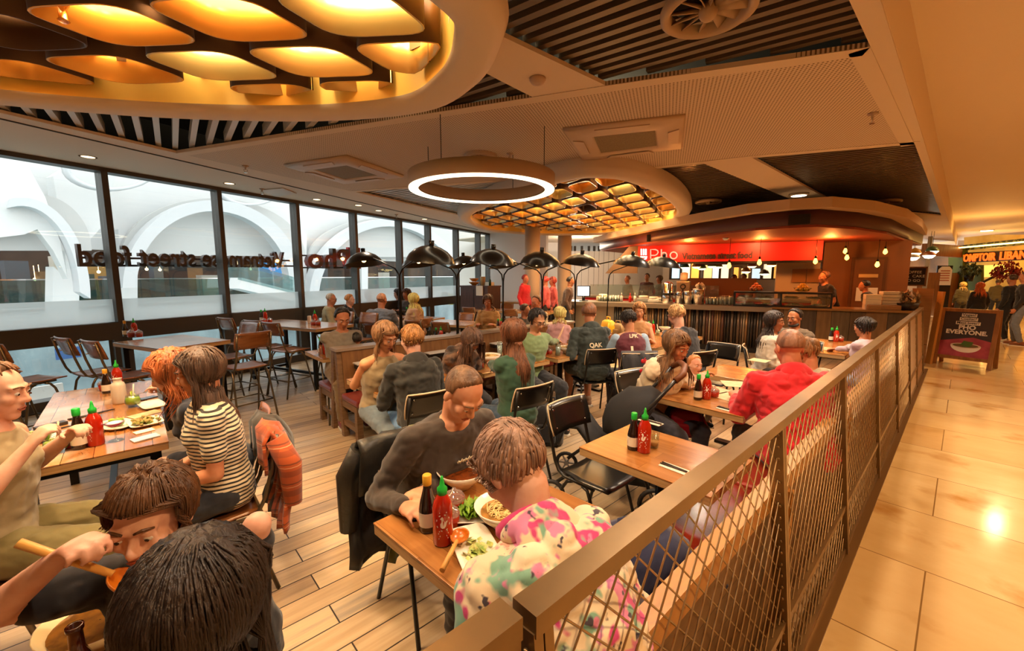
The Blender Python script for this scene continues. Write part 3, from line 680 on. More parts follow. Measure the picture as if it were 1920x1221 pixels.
# ================================================================= FURNITURE
top_m = plank_mat('table_top', ['7e4c22', '94602c', 'a8713a', '8a5626'], 3, .085, 0, .25, .06, .0008, '6a4220', gs=(2.0, 26, 1), patch=('c49a6c', 3.2, .6, .72), coat=.2)
top_red = plank_mat('table_top_worn', ['84502a', '9a6434', 'b27c48', 'b58a62'], 3, .12, 0, .18, .04, .0018, '4a2c18', gs=(2, 20, 1), patch=('d0b49a', 2.4, .5, .68), coat=.6)
edge_m = mat('ply_edge', 'c19a68', .5, col2='a5804f', scale=3, stretch=(1, 1, 60))
ply_brown = mat('chair_ply', '7a4622', .3, col2='8f5a30', scale=2, stretch=(3, 3, 20), coat=.4)
tube_br = mat('bronze_chair_tube', '6e6250', .3, .8)
ply_black = mat('black_ply', '14110e', .28, coat=.3)
edge_pale = mat('pale_ply_edge', 'cbb493', .5)
leather = mat('red_leather', '8e2c18', .32, col2='7c2413', scale=5, bump=.1, bscale=40, coat=.2)
leather_f = mat('booth_leather', '6d2018', .28, col2='7c2a1e', scale=5, bump=.1, bscale=40, coat=.3)
timber = plank_mat('timber', ['8a6238', '9a7040', 'a87c48'], 4, .4, 0, .4, .1, .0005, '5a3c20', gs=(3, 40, 30))
timber_gold = plank_mat('oak_rail', ['b07838', 'bd8642', 'c8924c'], 4, .5, R(90), .38, .08, .0005, '8a5c28', gs=(2, 40, 30))
bench_m = mat('bench_timber', '63482f', .42, col2='7a5c3e', scale=3, stretch=(2, 2, 14), bump=.05)
def table(name, label, c, sx, sy, h=.76, rz=0, top=top_m, base='post', th=.04, group=None):
    t = thing(name, label, 'table', (c[0], c[1], 0), rz, group)
    m = MB(); m.box((0, 0, h-.004), (sx, sy, .008), None, .003); obj('table_top', m, top, t)
    m = MB(); m.box((0, 0, h-th/2-.008), (sx-.004, sy-.004, th), None, .004); obj('top_edge', m, edge_m, t)
    z = h-th-.008
    if base == 'post':
        for s in ((0,) if sx < 1 else (-sx*.3, sx*.3)):
            m = MB(); m.cyl((s, 0, .03), (s, 0, z), .032, n=16); obj('pedestal', m, blacksteel, t)
            m = MB(); m.b2((s-.22, -.04, 0), (s+.22, .04, .03)); m.b2((s-.04, -.22, 0), (s+.04, .22, .03)); obj('foot', m, blacksteel, t)
            m = MB(); m.b2((s-.18, -.18, z-.008), (s+.18, .18, z)); obj('top_plate', m, blacksteel, t)
    else:
        for a in (-1, 1):
            for b in (-1, 1):
                m = MB(); m.b2((a*(sx/2-.12)-.025, b*(sy/2-.06)-.025, 0), (a*(sx/2-.12)+.025, b*(sy/2-.06)+.025, z)); obj('leg', m, blacksteel, t)
        for a in (-1, 1):
            m = MB(); m.b2((a*(sx/2-.12)-.02, -(sy/2-.06), .12), (a*(sx/2-.12)+.02, sy/2-.06, .16)); obj('end_stretcher', m, blacksteel, t)
            m = MB(); m.b2((a*(sx/2-.12)-.02, -(sy/2-.06), z-.05), (a*(sx/2-.12)+.02, sy/2-.06, z)); obj('end_rail', m, blacksteel, t)
        m = MB(); m.b2((-(sx/2-.12), -.02, .12), (sx/2-.12, .02, .16)); obj('long_stretcher', m, blacksteel, t)
    return t
def make_chair(name, sh, ply, tubem, edge, stool=False):
    t = thing(name, 'x', 'chair', (0, 0, 0)); w, d = .39, .38; r = .011
    # seat: saddle shaped ply
    rows = []
    for i in range(8):
        v = i/7; row = []
        for j in range(9):
            u = j/8*2-1; wx = (w/2)*(1-.10*(1-v) if v < .3 else 1); e = 1-.06*abs(v-.5)*2
            row.append((u*wx*e, d/2-.0-v*d if False else -d/2+.02+v*d, sh-.012*(1-u*u)*(.4+.6*(1-abs(v-.4)))-(.02*max(0, v-.8)*5)**1.5*.3))
        rows.append(row)
    m = MB(); m.grid(rows, .014); obj('seat', m, ply, t)
    # backrest curved
    rows = []; bz0, bz1 = sh+.22, sh+.41
    for i in range(6):
        v = i/5; z = bz0+(bz1-bz0)*v; yb = -d/2-.035-.06*v
        rows.append([(u*(w/2+.005)*(1-.04*(v-.5)**2*4), yb-.028*(1-(u)**2)+.02, z) for u in [-1, -.75, -.5, -.25, 0, .25, .5, .75, 1]])
    m = MB(); m.grid(rows, .012); m.mi = 1
    for u in (-.83, .83):
        for v in (1, 4): p = V(rows[v][1 if u < 0 else -2]); m.cyl(p-V((0, .017, 0)), p+V((0, .017, 0)), .006, n=8)
    bk = obj('backrest', m, [ply, chrome], t)
    if edge:
        m = MB(); m.tube([V(p)+V((0, 0, .001)) for p in rows[-1]], .0068, 6); m.tube([rows[k][0] for k in range(6)], .0058, 5); m.tube([rows[k][-1] for k in range(6)], .0058, 5); obj('back_edge', m, edge, bk)
    for s in (-1, 1):
        x = s*(w/2-.012)
        m = MB(); pts = [(x, -d/2-.088, sh+.40), (x, -d/2-.05, sh+.2), (x, -d/2-.012, sh+.06), (x, -d/2+.02, sh+.0), (x, -d/2+.07, sh-.025), (x, d/2-.08, sh-.025)]
        m.tube(pts, r, 8); obj('side_frame', m, tubem, t)
        fy, by = (d/2+.0, -d/2-.04) if not stool else (d/2+.03, -d/2-.05)
        xo = x+s*.035
        m = MB(); m.tube([(xo, by, .0), (x+s*.01, -d/2+.06, sh-.10), (x, -d/2+.09, sh-.05), (x, -d/2+.13, sh-.033)], r, 8); obj('rear_leg', m, tubem, t)
        m = MB(); m.tube([(xo, fy, .0), (x+s*.01, d/2-.10, sh-.10), (x, d/2-.13, sh-.05), (x, d/2-.17, sh-.033)], r, 8); obj('front_leg', m, tubem, t)
    m = MB(); m.tube([(-w/2+.01, -d/2+.13, sh-.035), (w/2-.01, -d/2+.13, sh-.035)], r*.9, 6); m.tube([(-w/2+.01, d/2-.16, sh-.035), (w/2-.01, d/2-.16, sh-.035)], r*.9, 6); obj('seat_rail', m, tubem, t)
    if stool:
        z = sh*.36; k = z/(sh-.1); xo = w/2-.012+.035*(1-k)+.01*k; f = d/2+.03-(.13)*k; b = -d/2-.05+.11*k
        m = MB(); m.tube([(-xo, f, z), (xo, f, z), (xo, b, z), (-xo, b, z)], r*.85, 6, close=True, cap=False); obj('foot_rail', m, tubem, t)
    return t
def stool():
    t = thing('round_stool', 'low black stool under the messy haired spoon eater', 'stool'); m = MB(); m.lathe([(.15, .42), (.16, .44), (.155, .46), (.0, .462)], n=20); obj('seat', m, black, t)
    for k in range(4): a = PI/4+k*PI/2; m = MB(); m.cyl((.18*math.cos(a), .18*math.sin(a), 0), (.11*math.cos(a), .11*math.sin(a), .43), .012, n=8); obj('leg', m, blacksteel, t)
    return t
proto_black = make_chair('dining_chair', .46, ply_black, black, edge_pale)
proto_brown = make_chair('cafe_chair', .46, ply_brown, tube_br, None)
proto_stool = make_chair('bar_chair', .66, ply_brown, tube_br, None, True)
_used = set()
def chair(src, x, y, face, label, group=None):
    """face = direction the sitter looks (degrees, 0 = +Y, 90 = -X)"""
    if src.name not in _used:
        _used.add(src.name); src.location = (x, y, 0); src.rotation_euler.z = R(face); tag(src, label, None, group); return src
    return dup(src, (x, y, 0), R(face), label, group)
# --- tables
L1 = table('communal_table', 'long plank table crowded with green drinks and sauce bottles', (-4.0, -.22), 1.92, .62, .76, 0, top_red, 'legs')
T1 = table('dining_table', 'two seat table with soup bowls beside the near end of the railing', (-1.2, .99), .60, .70, .76, R(4), top_m)
T2 = table('dining_table', 'empty two seat table with two sauce bottles and one black chair', (-1.02, 2.05), .72, .54, .76)
T3 = table('dining_table', 'table with paper menus in front of the person in the red hoodie', (-1.35, 3.3), .84, .62, .76)
T3b = table('dining_table', 'small table with bright orange top just beyond the red hoodie', (-1.38, 4.35), .62, .6, .76)
T4 = table('dining_table', 'table by the plank wall where the person in lilac sits', (-1.35, 6.9), .95, 1.4, .76)
C1 = table('dining_table', 'table before the counter with the person in the dark suit', (-3.05, 5.75), .75, 1.5, .76)
CB = table('dining_table', 'table with a yellow carrier bag by the booth bench', (-3.72, 5.0), .7, .65, .76)
B1 = table('booth_table', 'booth table with the black hooded person sitting at it', (-3.45, 1.85), .68, .9, .76)
B2 = table('booth_table', 'booth table in front of the person in the green cardigan', (-3.45, 2.95), .72, .95, .76)
B3 = table('booth_table', 'booth table in front of the person in the pale green jacket', (-3.42, 3.98), .72, .9, .76)
B0 = table('booth_table', 'table where the person in the grey T-shirt folds his hands', (-5.22, 1.95), .66, .8, .76)
B4 = table('booth_table', 'table behind the booth bench with sauce bottles and paper napkins', (-5.35, 3.05), .66, .9, .76)
B5 = table('booth_table', 'table behind the booth bench near the blurred standing person in tan', (-5.4, 4.55), .66, .9, .76)
wz = R(20.2)
W1 = table('high_table', 'high table by the windows with an empty chair on each side', (-6.35, .32), 1.05, .72, .93, R(22), top_red, 'legs')
W2 = table('high_table', 'high table by the windows lined with brown bar chairs', (-7.25, 1.95), 1.7, .72, .93, R(22), top_red, 'legs')
F1 = table('cafe_table', 'far table by the windows where a group shares food', (-8.35, 4.6), 1.3, .75, .76, R(22), top_red, 'legs')
F2 = table('cafe_table', 'pale empty ended table between the lamps and the windows', (-6.95, 4.75), 1.1, .75, .76, R(22), top_red, 'legs')
F3 = table('cafe_table', 'long pale table in front of the far serving station', (-8.2, 7.6), 2.3, .75, .76, R(22), top_red, 'legs')
F4 = table('cafe_table', 'table with yellow bread baskets by the far serving station', (-9.0, 8.75), 1.3, .6, .9, R(22), top_m, 'legs')
FG = table('dining_table', 'table under the soup bowl of the two people nearest the camera', P(192, 1195, .76)+V((RH[0]*.05-FH[0]*.10, RH[1]*.05-FH[1]*.10, 0)), .36, .5, .76, YAW, top_m)
# --- chairs
chair(proto_black, -1.5, 2.13, -90+180+180, 'black chair pulled up to the empty two seat table')
chair(proto_black, -1.95, 5.1, 180, 'empty black chair facing the small orange topped table')
WUv = V((math.cos(R(22)), math.sin(R(22)), 0)); WNv = V((-math.sin(R(22)), math.cos(R(22)), 0))
def wch(tab, a, b, face, label, src=None):
    q = V(tab.location)+WUv*a+WNv*b; return chair(src or proto_stool, q.x, q.y, face, label)
wch(W1, -.3, -.58, 22, 'brown bar chair near the info sign at the near high table'); wch(W1, .22, -.55, 22, 'brown bar chair nearer the sauce bottles at the near high table')
wch(W1, .12, .6, 202, 'brown bar chair behind the near high table with its back to the window'); wch(W1, .86, .3, 105, 'brown bar chair standing askew between the two high tables')
wch(W2, -.62, -.5, 22, 'brown bar chair at the left end of the second high table'); wch(W2, .1, -.55, 22, 'brown bar chair in the middle of the second high table row'); wch(W2, .58, -.6, 22, 'brown bar chair nearest the booth at the second high table')
wch(W2, .2, .55, 202, 'brown bar chair between the second high table and the window'); wch(W2, .75, .55, 202, 'brown bar chair in the window corner behind the grey T-shirt person')
chair(proto_stool, -6.35, -.85, 40, 'brown bar chair by the window at the left edge of the picture'); chair(proto_stool, -5.75, -1.0, 20, 'brown bar chair close behind the person with the tan vest')
for tb, a, b, f, lb in ((F1, .2, -.62, 22, 'brown chair back beside the blue grey shirt'), (F1, .62, -.6, 22, 'brown chair back with a lamp reflection at the shared food table'), (F2, -.3, -.6, 22, 'brown chair tucked under the near side of the pale empty ended table'), (F2, .3, -.6, 22, 'brown chair at the lamp side of the pale empty ended table'), (F2, .3, .62, 202, 'brown chair behind the pale empty ended table'), (F2, -.2, .62, 202, 'brown chair behind the jars on the pale empty ended table'),
                         (F3, -.9, -.6, 22, 'first brown chair from the left at the long pale table'), (F3, -.3, -.6, 22, 'second brown chair from the left at the long pale table'), (F3, .3, -.6, 22, 'third brown chair from the left at the long pale table'), (F3, .9, -.6, 22, 'last brown chair on the right of the long pale table'), (F3, -.6, .6, 202, 'brown chair behind the long pale table with a dark coat on it'), (F3, .2, .6, 202, 'brown chair behind the long pale table below the yellow bag'), (F3, .8, .6, 202, 'brown chair behind the long pale table near the condiments')):
    wch(tb, a, b, f, lb, proto_brown)
# --- fixed banquette along the railing
t = thing('banquette', 'long red leather bench seat with oak back along the railing', 'bench', (-.75, 0.2, 0))
def bq(lo, hi, nm, mm, bev=0): m = MB(); m.b2((lo[0]+.75, lo[1]-.2, lo[2]), (hi[0]+.75, hi[1]-.2, hi[2]), bev); return obj(nm, m, mm, t)
for k in range(6): bq((-.96, .2+k*1.2, .36), (-.51, 1.38+k*1.2, .475), 'seat_cushion', leather, .03)
bq((-.94, .2, .0), (-.52, 7.4, .36), 'plinth', bench_m)
bq((-.515, .2, .47), (-.495, 7.4, .76), 'back_cushion', leather, .008)
m = MB(); m.b2((-.51+.75, 0, .76), (-.45+.75, 7.2, .84)); obj('oak_rail', m, timber_gold, t)
m = MB(); m.b2((-.495+.75, 0, 0), (-.47+.75, 7.2, .76)); obj('rear_board', m, plank_mat('bench_rear', ['5a4128', '6e5032', '80603c'], 1.4, .12, R(90), .5, .1, .002, '2a1c10', axes='YZ'), t)
for k in range(5):
    m = MB(); m.bar((.305, .5+k*1.4, .0), (.3, .5+k*1.4, .76), .04); obj('brace', m, timber_gold, t)
# --- booth benches (back to back pairs)
def booth(y0, y1, face, label):
    t = thing('booth_bench', label, 'bench', (-4.52, y0, 0)); L_ = y1-y0; s = face
    def bb(lo, hi, nm, mm, bev=0):
        m = MB(); m.b2((s*lo[0], lo[1], lo[2]), (s*hi[0], hi[1], hi[2]), bev); return obj(nm, m, mm, t)
    bb((.15, .0, .40), (.58, L_, .47), 'seat_cushion', leather_f, .028)
    for y in (.0, L_-.06):
        bb((.50, y, 0), (.56, y+.06, .40), 'front_leg', bench_m)
        m = MB(); m.bar((s*.16, y+.03, 0), (s*.035, y+.03, .92), .07, .06, up=(0, 1, 0)); obj('back_post', m, bench_m, t)
        bb((.15, y+.01, .33), (.5, y+.05, .40), 'side_rail', bench_m); bb((.15, y+.01, .13), (.5, y+.05, .18), 'side_stretcher', bench_m)
    bb((.5, .06, .33), (.55, L_-.06, .40), 'front_rail', bench_m)
    m = MB(); m.bar((s*.13, L_/2, .5), (s*.075, L_/2, .90), L_-.1, .025, up=(s, 0, 0)); obj('back_panel', m, mat('booth_panel', '7c5630', .4, col2='6a4626', scale=2, stretch=(2, 12, 2)), t)
    bb((.0, -.01, .905), (.10, L_+.01, .935), 'top_rail', mat('booth_top', '8d7a68', .4))
    return t
ys = [1.55, 2.42, 3.45, 4.5, 5.55]
nm_ = [('booth bench with red seat at the near end facing the walkway', 'booth bench with red seat at the near end facing the windows'), ('booth bench section behind the person leaning in the fur jacket', 'booth bench section facing the table with paper napkins'), ('booth bench section behind the person in the pale green jacket', 'booth bench section below the blurred standing person in tan'), ('booth bench section beside the yellow carrier bag', 'booth bench section behind the child in the dark coat')]
for k in range(4):
    booth(ys[k], ys[k+1]-.04, 1, nm_[k][0]); booth(ys[k], ys[k+1]-.04, -1, nm_[k][1])
    t = thing('condiment_shelf', 'small white topped shelf box set in the bench back %s' % ['at the near end', 'behind the fur jacket', 'behind the pale green jacket', 'near the yellow bag'][k], 'shelf', (-4.36, ys[k]+.5, .72))
    m = MB(); m.b2((0, -.35, 0), (.1, .35, .05)); obj('box', m, black, t); m = MB(); m.b2((-.01, -.36, .05), (.12, .36, .062)); obj('lid', m, mat('shelf_lid', 'b7b0a8', .4), t)
# --- arched lamps
shade_m = mat('lamp_black', '15120f', .3, .35, coat=.4); inshade = mat('lamp_inside', 'd8b070', .5)
def lamp(x, y, side, yoff, reach, label, tip=0):
    t = thing('arched_floor_lamp', label, 'lamp', (x+.0, y, 0)); s = side
    m = MB(); lean = .03*s
    pts = [(-lean, 0, .0), (0, 0, 1.2), (lean*.3, 0, 1.62), (s*.03, yoff*.03, 1.72), (s*.11, yoff*.1, 1.79), (s*.4, yoff*.45, 1.875), (s*reach, yoff, 1.985)]
    m.tube(pts, .0105, 8); obj('pole', m, blacksteel, t)
    m = MB(); m.cyl((-lean, 0, 0), (-lean, 0, .02), .09, n=20); obj('base', m, blacksteel, t)
    c = V((s*reach, yoff, 1.93)); sh = bpy.data.objects.new('lamp_shade', None)
    tx = R(8)*s+tip; n = 32; rr = []
    rot = Matrix.Rotation(tx, 3, 'Y')
    def pr(u, r, z): return c+rot @ V((r*1.22*math.cos(u), r*math.sin(u), z))
    prof = [(.025, .085), (.09, .07), (.155, .035), (.205, -.015), (.235, -.075), (.226, -.07), (.195, -.02), (.145, .022), (.085, .055), (.02, .07)]
    for r, z in prof: rr.append([pr(2*PI*k/n, r, z) for k in range(n)])
    m = MB(); m.rings(rr[:5], False); m.b.faces.ensure_lookup_table(); so = obj('shade', m, shade_m, t)
    m = MB(); m.rings(rr[4:], False); obj('inner_reflector', m, mat('lamp_reflector', '2a211a', .4, .3), so)
    m = MB(); m.tube([c+rot @ V((0, 0, .06)), c+rot @ V((0, 0, .135))], .028, 14); obj('socket', m, shade_m, t)
    m = MB(); m.ball(c+V((0, 0, -.02)), .03); obj('bulb', m, emis('lamp_bulb', 'ffc878', 12), t)
LY = [2.35, 3.17, 3.98, 4.81, 5.64, 6.6]
where = ['nearest the camera', 'second in the row', 'third in the row', 'fourth in the row', 'fifth in the row', 'last in the row']
for i, y in enumerate(LY):
    if i < 5: lamp(-4.54, y+.02, -1, -.06, .88, f'black arched lamp curving towards the windows, {where[i]}')
    lamp(-4.50, y-.02, 1, -.05, .8 if i < 4 else 1.1, f'black arched lamp curving towards the walkway, {where[i]}')
# ================================================================= SERVICE COUNTER
red_m = mat('sign_red', 'b00608', .5); dred = mat('counter_red', '8a1210', .45); kwall = mat('kitchen_brown', '7a4c28', .5); canopy_m = mat('canopy_cream', 'c8aa88', .6); fascia_m = mat('fascia_plum', '4a2426', .5)
def kbox(a0, a1, b0, b1, z0, z1, m=None):
    m = m or MB(); m.box(K((a0+a1)/2, (b0+b1)/2, (z0+z1)/2), (a1-a0, b1-b0, z1-z0), Matrix.Rotation(KR, 3, 'Z')); return m
steel_top = mat('counter_steel', '9c9080', .32, .7)
t = thing('service_counter', 'long steel topped service counter with ribbed reclaimed metal front', 'counter', K(-1.5))
def part(nm, mb, mm, par):                                     # world-built mesh under a thing
    for v in mb.b.verts: v.co -= V(par.location)
    return obj(nm, mb, mm, par)
A0, A1 = -3.5, 1.25
part('worktop', kbox(A0, A1, -.12, .75, .93, 1.03), steel_top, t); part('carcass', kbox(A0, A1, .04, .7, .12, .93), mat('counter_dark', '2a221b', .5), t); part('kick_plinth', kbox(A0, A1, .06, .6, 0, .12), black, t)
m = MB(); rnd = random.Random(5); a = A0+1.4; cm = ['6e5c4c', '8a6a48', '3a332e', '5c4034', '9c8a72', '4a4642']
ribs = [mat('rib_%d' % i, c, .35, .6, bump=.06, scale=6) for i, c in enumerate(cm)]
while a < A1:
    r_ = .016+rnd.random()*.022; m.mi = rnd.randrange(6); p = K(a+r_, .03, .13); m.cyl(p, p+V((0, 0, .79)), r_, n=8); a += 2*r_
o = part('ribbed_front', m, ribs, t)
part('steel_panel', kbox(A0, A0+1.4, .0, .04, .12, .93), steel_top, t)
t = thing('plank_bar', 'reclaimed plank fronted bar between the counter and the railing', 'counter', K(2.5))
plank_w = plank_mat('reclaimed_plank', ['3e2e1e', '5a432a', '76583a', '4a3a2a'], 3, .3, 0, .5, .25, .006, '1a120a', gs=(1.2, 14, 8), patch=('8a6c40', 2.2, .58, .75), axes='XZ')
m = MB(); w_ = A1
pk = [mat('plank_%d' % i, c, .5, col2=c2, scale=3, stretch=(6, 6, .8), bump=.15, bscale=9) for i, (c, c2) in enumerate([('4a3826', '5e4a32'), ('6a5032', '7c6040'), ('3c3026', '4e4234'), ('7a5c36', '684c2c'), ('54442e', '66543c')])]
i = 0
while w_ < 3.6:
    ww = .22+rnd.random()*.12; m.mi = i % 5; kbox(w_, min(w_+ww-.006, 3.6), .0, .05, 0, 1.0, m); w_ += ww; i += 1
part('plank_front', m, pk, t); part('bar_top', kbox(A1, 3.62, -.06, .7, 1.0, 1.035), mat('bar_top_wood', '8a6438', .3, coat=.3), t); part('carcass', kbox(A1, 3.6, .05, .66, 0, 1.0), mat('counter_dark'), t)
# back kitchen run with red front
t = thing('kitchen_back_counter', 'back kitchen counter with red front behind the service counter', 'counter', K(-.5, 1.9))
part('worktop', kbox(-3.4, 2.2, 1.7, 2.4, 1.05, 1.1), steel_top, t); part('red_front', kbox(-3.4, 2.2, 1.72, 1.76, .3, 1.05), dred, t); part('carcass', kbox(-3.4, 2.2, 1.76, 2.35, 0, 1.05), mat('counter_dark'), t)
m = kbox(-3.4, .2, 2.3, 2.32, 1.1, 1.42); tag(obj('sneeze_screen', m, glass_mat('screen_glass', 'e6eee8', .06, .06)), 'clear low glass screen standing on the back kitchen counter', 'screen')
m = kbox(-.6, 1.1, 2.75, 2.8, 0, 1.62); tag(obj('pass_panel', m, mat('pass_brown', '6a3c22', .4)), 'brown panelled pass screen behind the coffee machine', 'screen')
# sign band
t = thing('restaurant_sign', 'long red sign band with neon Pho lettering above the kitchen opening', 'sign', K(0, 1.6, 2.0))
pL, pR = KP(1196, 470, 1.6), KP(1543, 470, 1.6); aL, aR = kab(pL)[0], kab(pR)[0]
zT, zB = KP(1300, 458, 1.6).z, KP(1300, 491, 1.6).z
part('band', kbox(aL, aR, 1.6, 1.7, zB, zT), red_m, t); part('under_trim', kbox(aL, aR+.0, 1.55, 1.75, zB-.05, zB), blacksteel, t)
neon = mat('neon_pink', 'ff6a5a', .5, emit='ff5a4a', es=4); neonw = mat('neon_white', 'ffffff', .5, emit='fff0ea', es=3)
def KS(px, py, b=1.56): return KP(px, py, b)-V(t.location)
pb = MB(); pb.tube([KS(1220, 485.5), KS(1220, 468), KS(1229, 468), KS(1233, 470), KS(1234, 473), KS(1232, 477), KS(1228, 479), KS(1220, 479)], .016, 8)
pb.tube([KS(1240, 485), KS(1240, 467.5)], .016, 8); pb.tube([KS(1240, 476), KS(1244, 473.5), KS(1248, 474), KS(1249.5, 477), KS(1249.5, 485)], .016, 8)
pb.tube([KS(1263+6.5*math.cos(2*PI*k/20), 479+6.3*math.sin(2*PI*k/20)) for k in range(20)], .016, 8, close=True, cap=False); obj('neon_word', pb, neon, t, 'pink neon Pho')
pb = MB()
for x in (1202.5, 1206.8, 1211): pb.bar(KS(x, 478.5), KS(x, 467), .03)
pb.tube([KS(1201, 482), KS(1213, 482), KS(1211.5, 485), KS(1207, 487), KS(1202.5, 485)], .017, 8, close=True, cap=False); obj('neon_bowl', pb, neonw, t, 'white neon bowl and chopsticks')
me = text('Vietnamese street food', 1, .02, bold=.03, align='LEFT'); l0, l1 = KP(1279, 486, 1.585), KP(1410, 486, 1.585); ww = max(v.co.x for v in me.vertices)
for v in me.vertices: v.co.x *= (l1-l0).length/ww; v.co.y *= .23; v.co.z *= 1
o = obj('dark_lettering', me, mat('sign_letter_dark', '2c0606', .6)); basis(o, l0, KV); mw = o.matrix_world.copy(); o.parent = t; o.matrix_parent_inverse = Matrix.Translation(-V(t.location)); 
part('gable', (lambda m: (m.slab([K(aL-.9, 1.62, zB-.3), K(aL, 1.62, zB-.3), K(aL, 1.62, zT+.1), K(aL-.15, 1.62, zT+.1)], KB, .1), m)[1])(MB()), mat('gable_brown', '5a4a38', .6), t)
# canopy above the kitchen
cz = 2.78
cp = [P(*q, cz) for q in [(1140, 448), (1215, 432), (1290, 418), (1400, 400), (1480, 392), (1560, 388), (1640, 395), (1700, 408), (1728, 425)]]
cpoly = [(p.x, p.y) for p in cp]; pe = cp[-1]; p0 = cp[0]
back = [(pe.x-.05, pe.y+3), (p0.x-1.5, p0.y+4.5), (p0.x-1.2, p0.y+.9)]
t = thing('kitchen_canopy', 'curved cream canopy with plum fascia hanging over the kitchen', 'canopy', (0, 0, 0))
full = cpoly+back
m = MB(); m.prism(full, cz, cz+.16); obj('cream_rim', m, canopy_m, t)
ins = inset(full, .22); m = MB(); m.prism(ins, 2.54, cz, True)
obj('plum_fascia', m, fascia_m, t)
ins2 = inset(full, .26); m = MB(); m.prism(ins2, 2.50, 2.54); obj('under_board', m, mat('canopy_under', '8a3a1c', .6), t)
m = MB(); m.box((cp[4].x+.1, cp[4].y+.22, 2.62), (.3, .12, .16), .2); tag(obj('wall_speaker', m, black), 'black box speaker on the plum fascia above the sign', 'speaker')
q_ = P(1208, 446, 2.62); m = MB(); m.box(q_+V((.05, .3, 0)), (.26, .14, .17), .5); tag(obj('wall_speaker', m, black), 'small black speaker at the left tip of the canopy', 'speaker')
q_ = P(1361, 446, 2.46); m = MB(); m.lathe([(.06, 0), (.06, -.02), (.03, -.05)], n=14); tag(obj('smoke_detector', m, white_paint, loc=q_), 'white smoke detector under the canopy above the Pho sign', 'smoke detector')
# brown wall with a door
bw = 2.3
cA = kab(KP(1543, 500, bw))[0]; cB = kab(KP(1706, 500, bw))[0]
m = kbox(cA, cB, bw, bw+.3, 0, 2.5); struct('wall_kitchen', m, kwall)
dA, dB = kab(KP(1600, 520, bw))[0], kab(KP(1654, 520, bw))[0]; dz = KP(1627, 487, bw).z
d_ = bpy.data.objects.new('door_1', None); COL.objects.link(d_); d_['kind'] = 'structure'
obj('leaf', kbox(dA, dB, bw-.04, bw, 0, dz), mat('door_brown', '6e4526', .45), d_); obj('frame', kbox(dA-.06, dB+.06, bw-.03, bw, 0, dz+.06), mat('door_frame', '5c3a20', .45), d_)
obj('name_plate', kbox((dA+dB)/2-.18, (dA+dB)/2+.18, bw-.05, bw-.04, dz-.42, dz-.34), mat('plate_gold', 'd8b070', .35), d_); obj('notice', kbox((dA+dB)/2-.2, (dA+dB)/2+.2, bw-.05, bw-.04, dz-.98, dz-.66), white_paint, d_)
m = MB(); m.ball(K(dB-.1, bw-.06, 1.0), .03); obj('handle', m, chrome, d_)
m = kbox(cA-2.9, cA-.02, bw+.4, bw+.5, 2.0, 2.5); struct('wall_kitchen_upper', m, mat('kitchen_upper', '8a5430', .6))
m = kbox(cA-.95, cA-.02, bw+.2, bw+.3, 0, 2.1); struct('wall_kitchen_tile', m, mat('kitchen_tile', 'c8b49a', .4))
for px, lb in ((1498, 'left tan clipboard panel hung on the pale kitchen wall'), (1526, 'right tan board hung on the pale kitchen wall beside the knives')):
    p = KP(px, 517, bw+.15); m = MB(); m.box(p, (.3, .02, .34), Matrix.Rotation(KR, 3, 'Z')); tag(obj('hanging_board', m, mat('cork', '9a6a3c', .6)), lb, 'board')
# deep hall behind the pass
h0, h1 = D(1150, 515, 21), D(1560, 515, 21); m = MB(); m.bar(D(1540, 515, 24)+V((0, 0, .2)), D(2150, 515, 24)+V((0, 0, .2)), .2, 8); struct('wall_end_walkway', m, mat('end_wall', 'a8743c', .6, col2='6a4a26', scale=.6))
m = MB(); m.bar(h0+V((0, 0, -.1)), h1+V((0, 0, -.1)), .2, 3.3); struct('wall_hall', m, mat('hall_wall', '7c5e3c', .6, col2='4e4232', scale=.5))
rnd = random.Random(11); k = 0
for px in range(1262, 1490, 19):
    p = D(px+rnd.random()*8, 500, 17+rnd.random()*2); k += 1; hh = .5+rnd.random()*.5
    t = thing('hall_display_shelf', 'lit shop display seen through the kitchen opening', 'shop display', (p.x, p.y, 1.5), YAW, 'lit displays behind the kitchen')
    m = MB(); m.b2((-.2, -.1, 0), (.2, .1, hh)); obj('case', m, mat('hall_case', '3a2c20', .5), t); m = MB(); m.b2((-.16, -.13, .06), (.16, -.1, hh-.05)); obj('lit_face', m, emis('hall_lit_%d' % (k % 4), ['ffd890', 'bfe0f0', 'fff0d0', 'ffb050'][k % 4], .9), t)
# pendant bulbs over the counter
for px, py, dd, lb in [(1367, 497, 8.6, 'first from the left'), (1424, 491, 8.6, 'second from the left'), (1529, 489, 9, 'near the right end of the red sign'), (1585, 470, 9.5, 'upper one beside the brown door'), (1588, 482, 9.3, 'lower one beside the brown door'), (1645, 495, 9, 'hanging in front of the brown door'), (1660, 471, 9.5, 'nearest the right end of the canopy')]:
    p = D(px, py, dd); t = thing('bare_bulb_pendant', f'bare bulb pendant over the counter, {lb}', 'pendant light', p)
    m = MB(); m.cyl((0, 0, .09), (0, 0, max(.2, 2.46-p.z)), .005, n=6); obj('cord', m, black, t)
    m = MB(); m.cyl((0, 0, .05), (0, 0, .1), .022, n=10); obj('socket', m, blacksteel, t)
    m = MB(); m.lathe([(.006, -.075), (.035, -.05), (.043, -.02), (.03, .02), (.018, .05)], n=14); obj('bulb', m, emis('edison', 'ffb44a', 6), t)
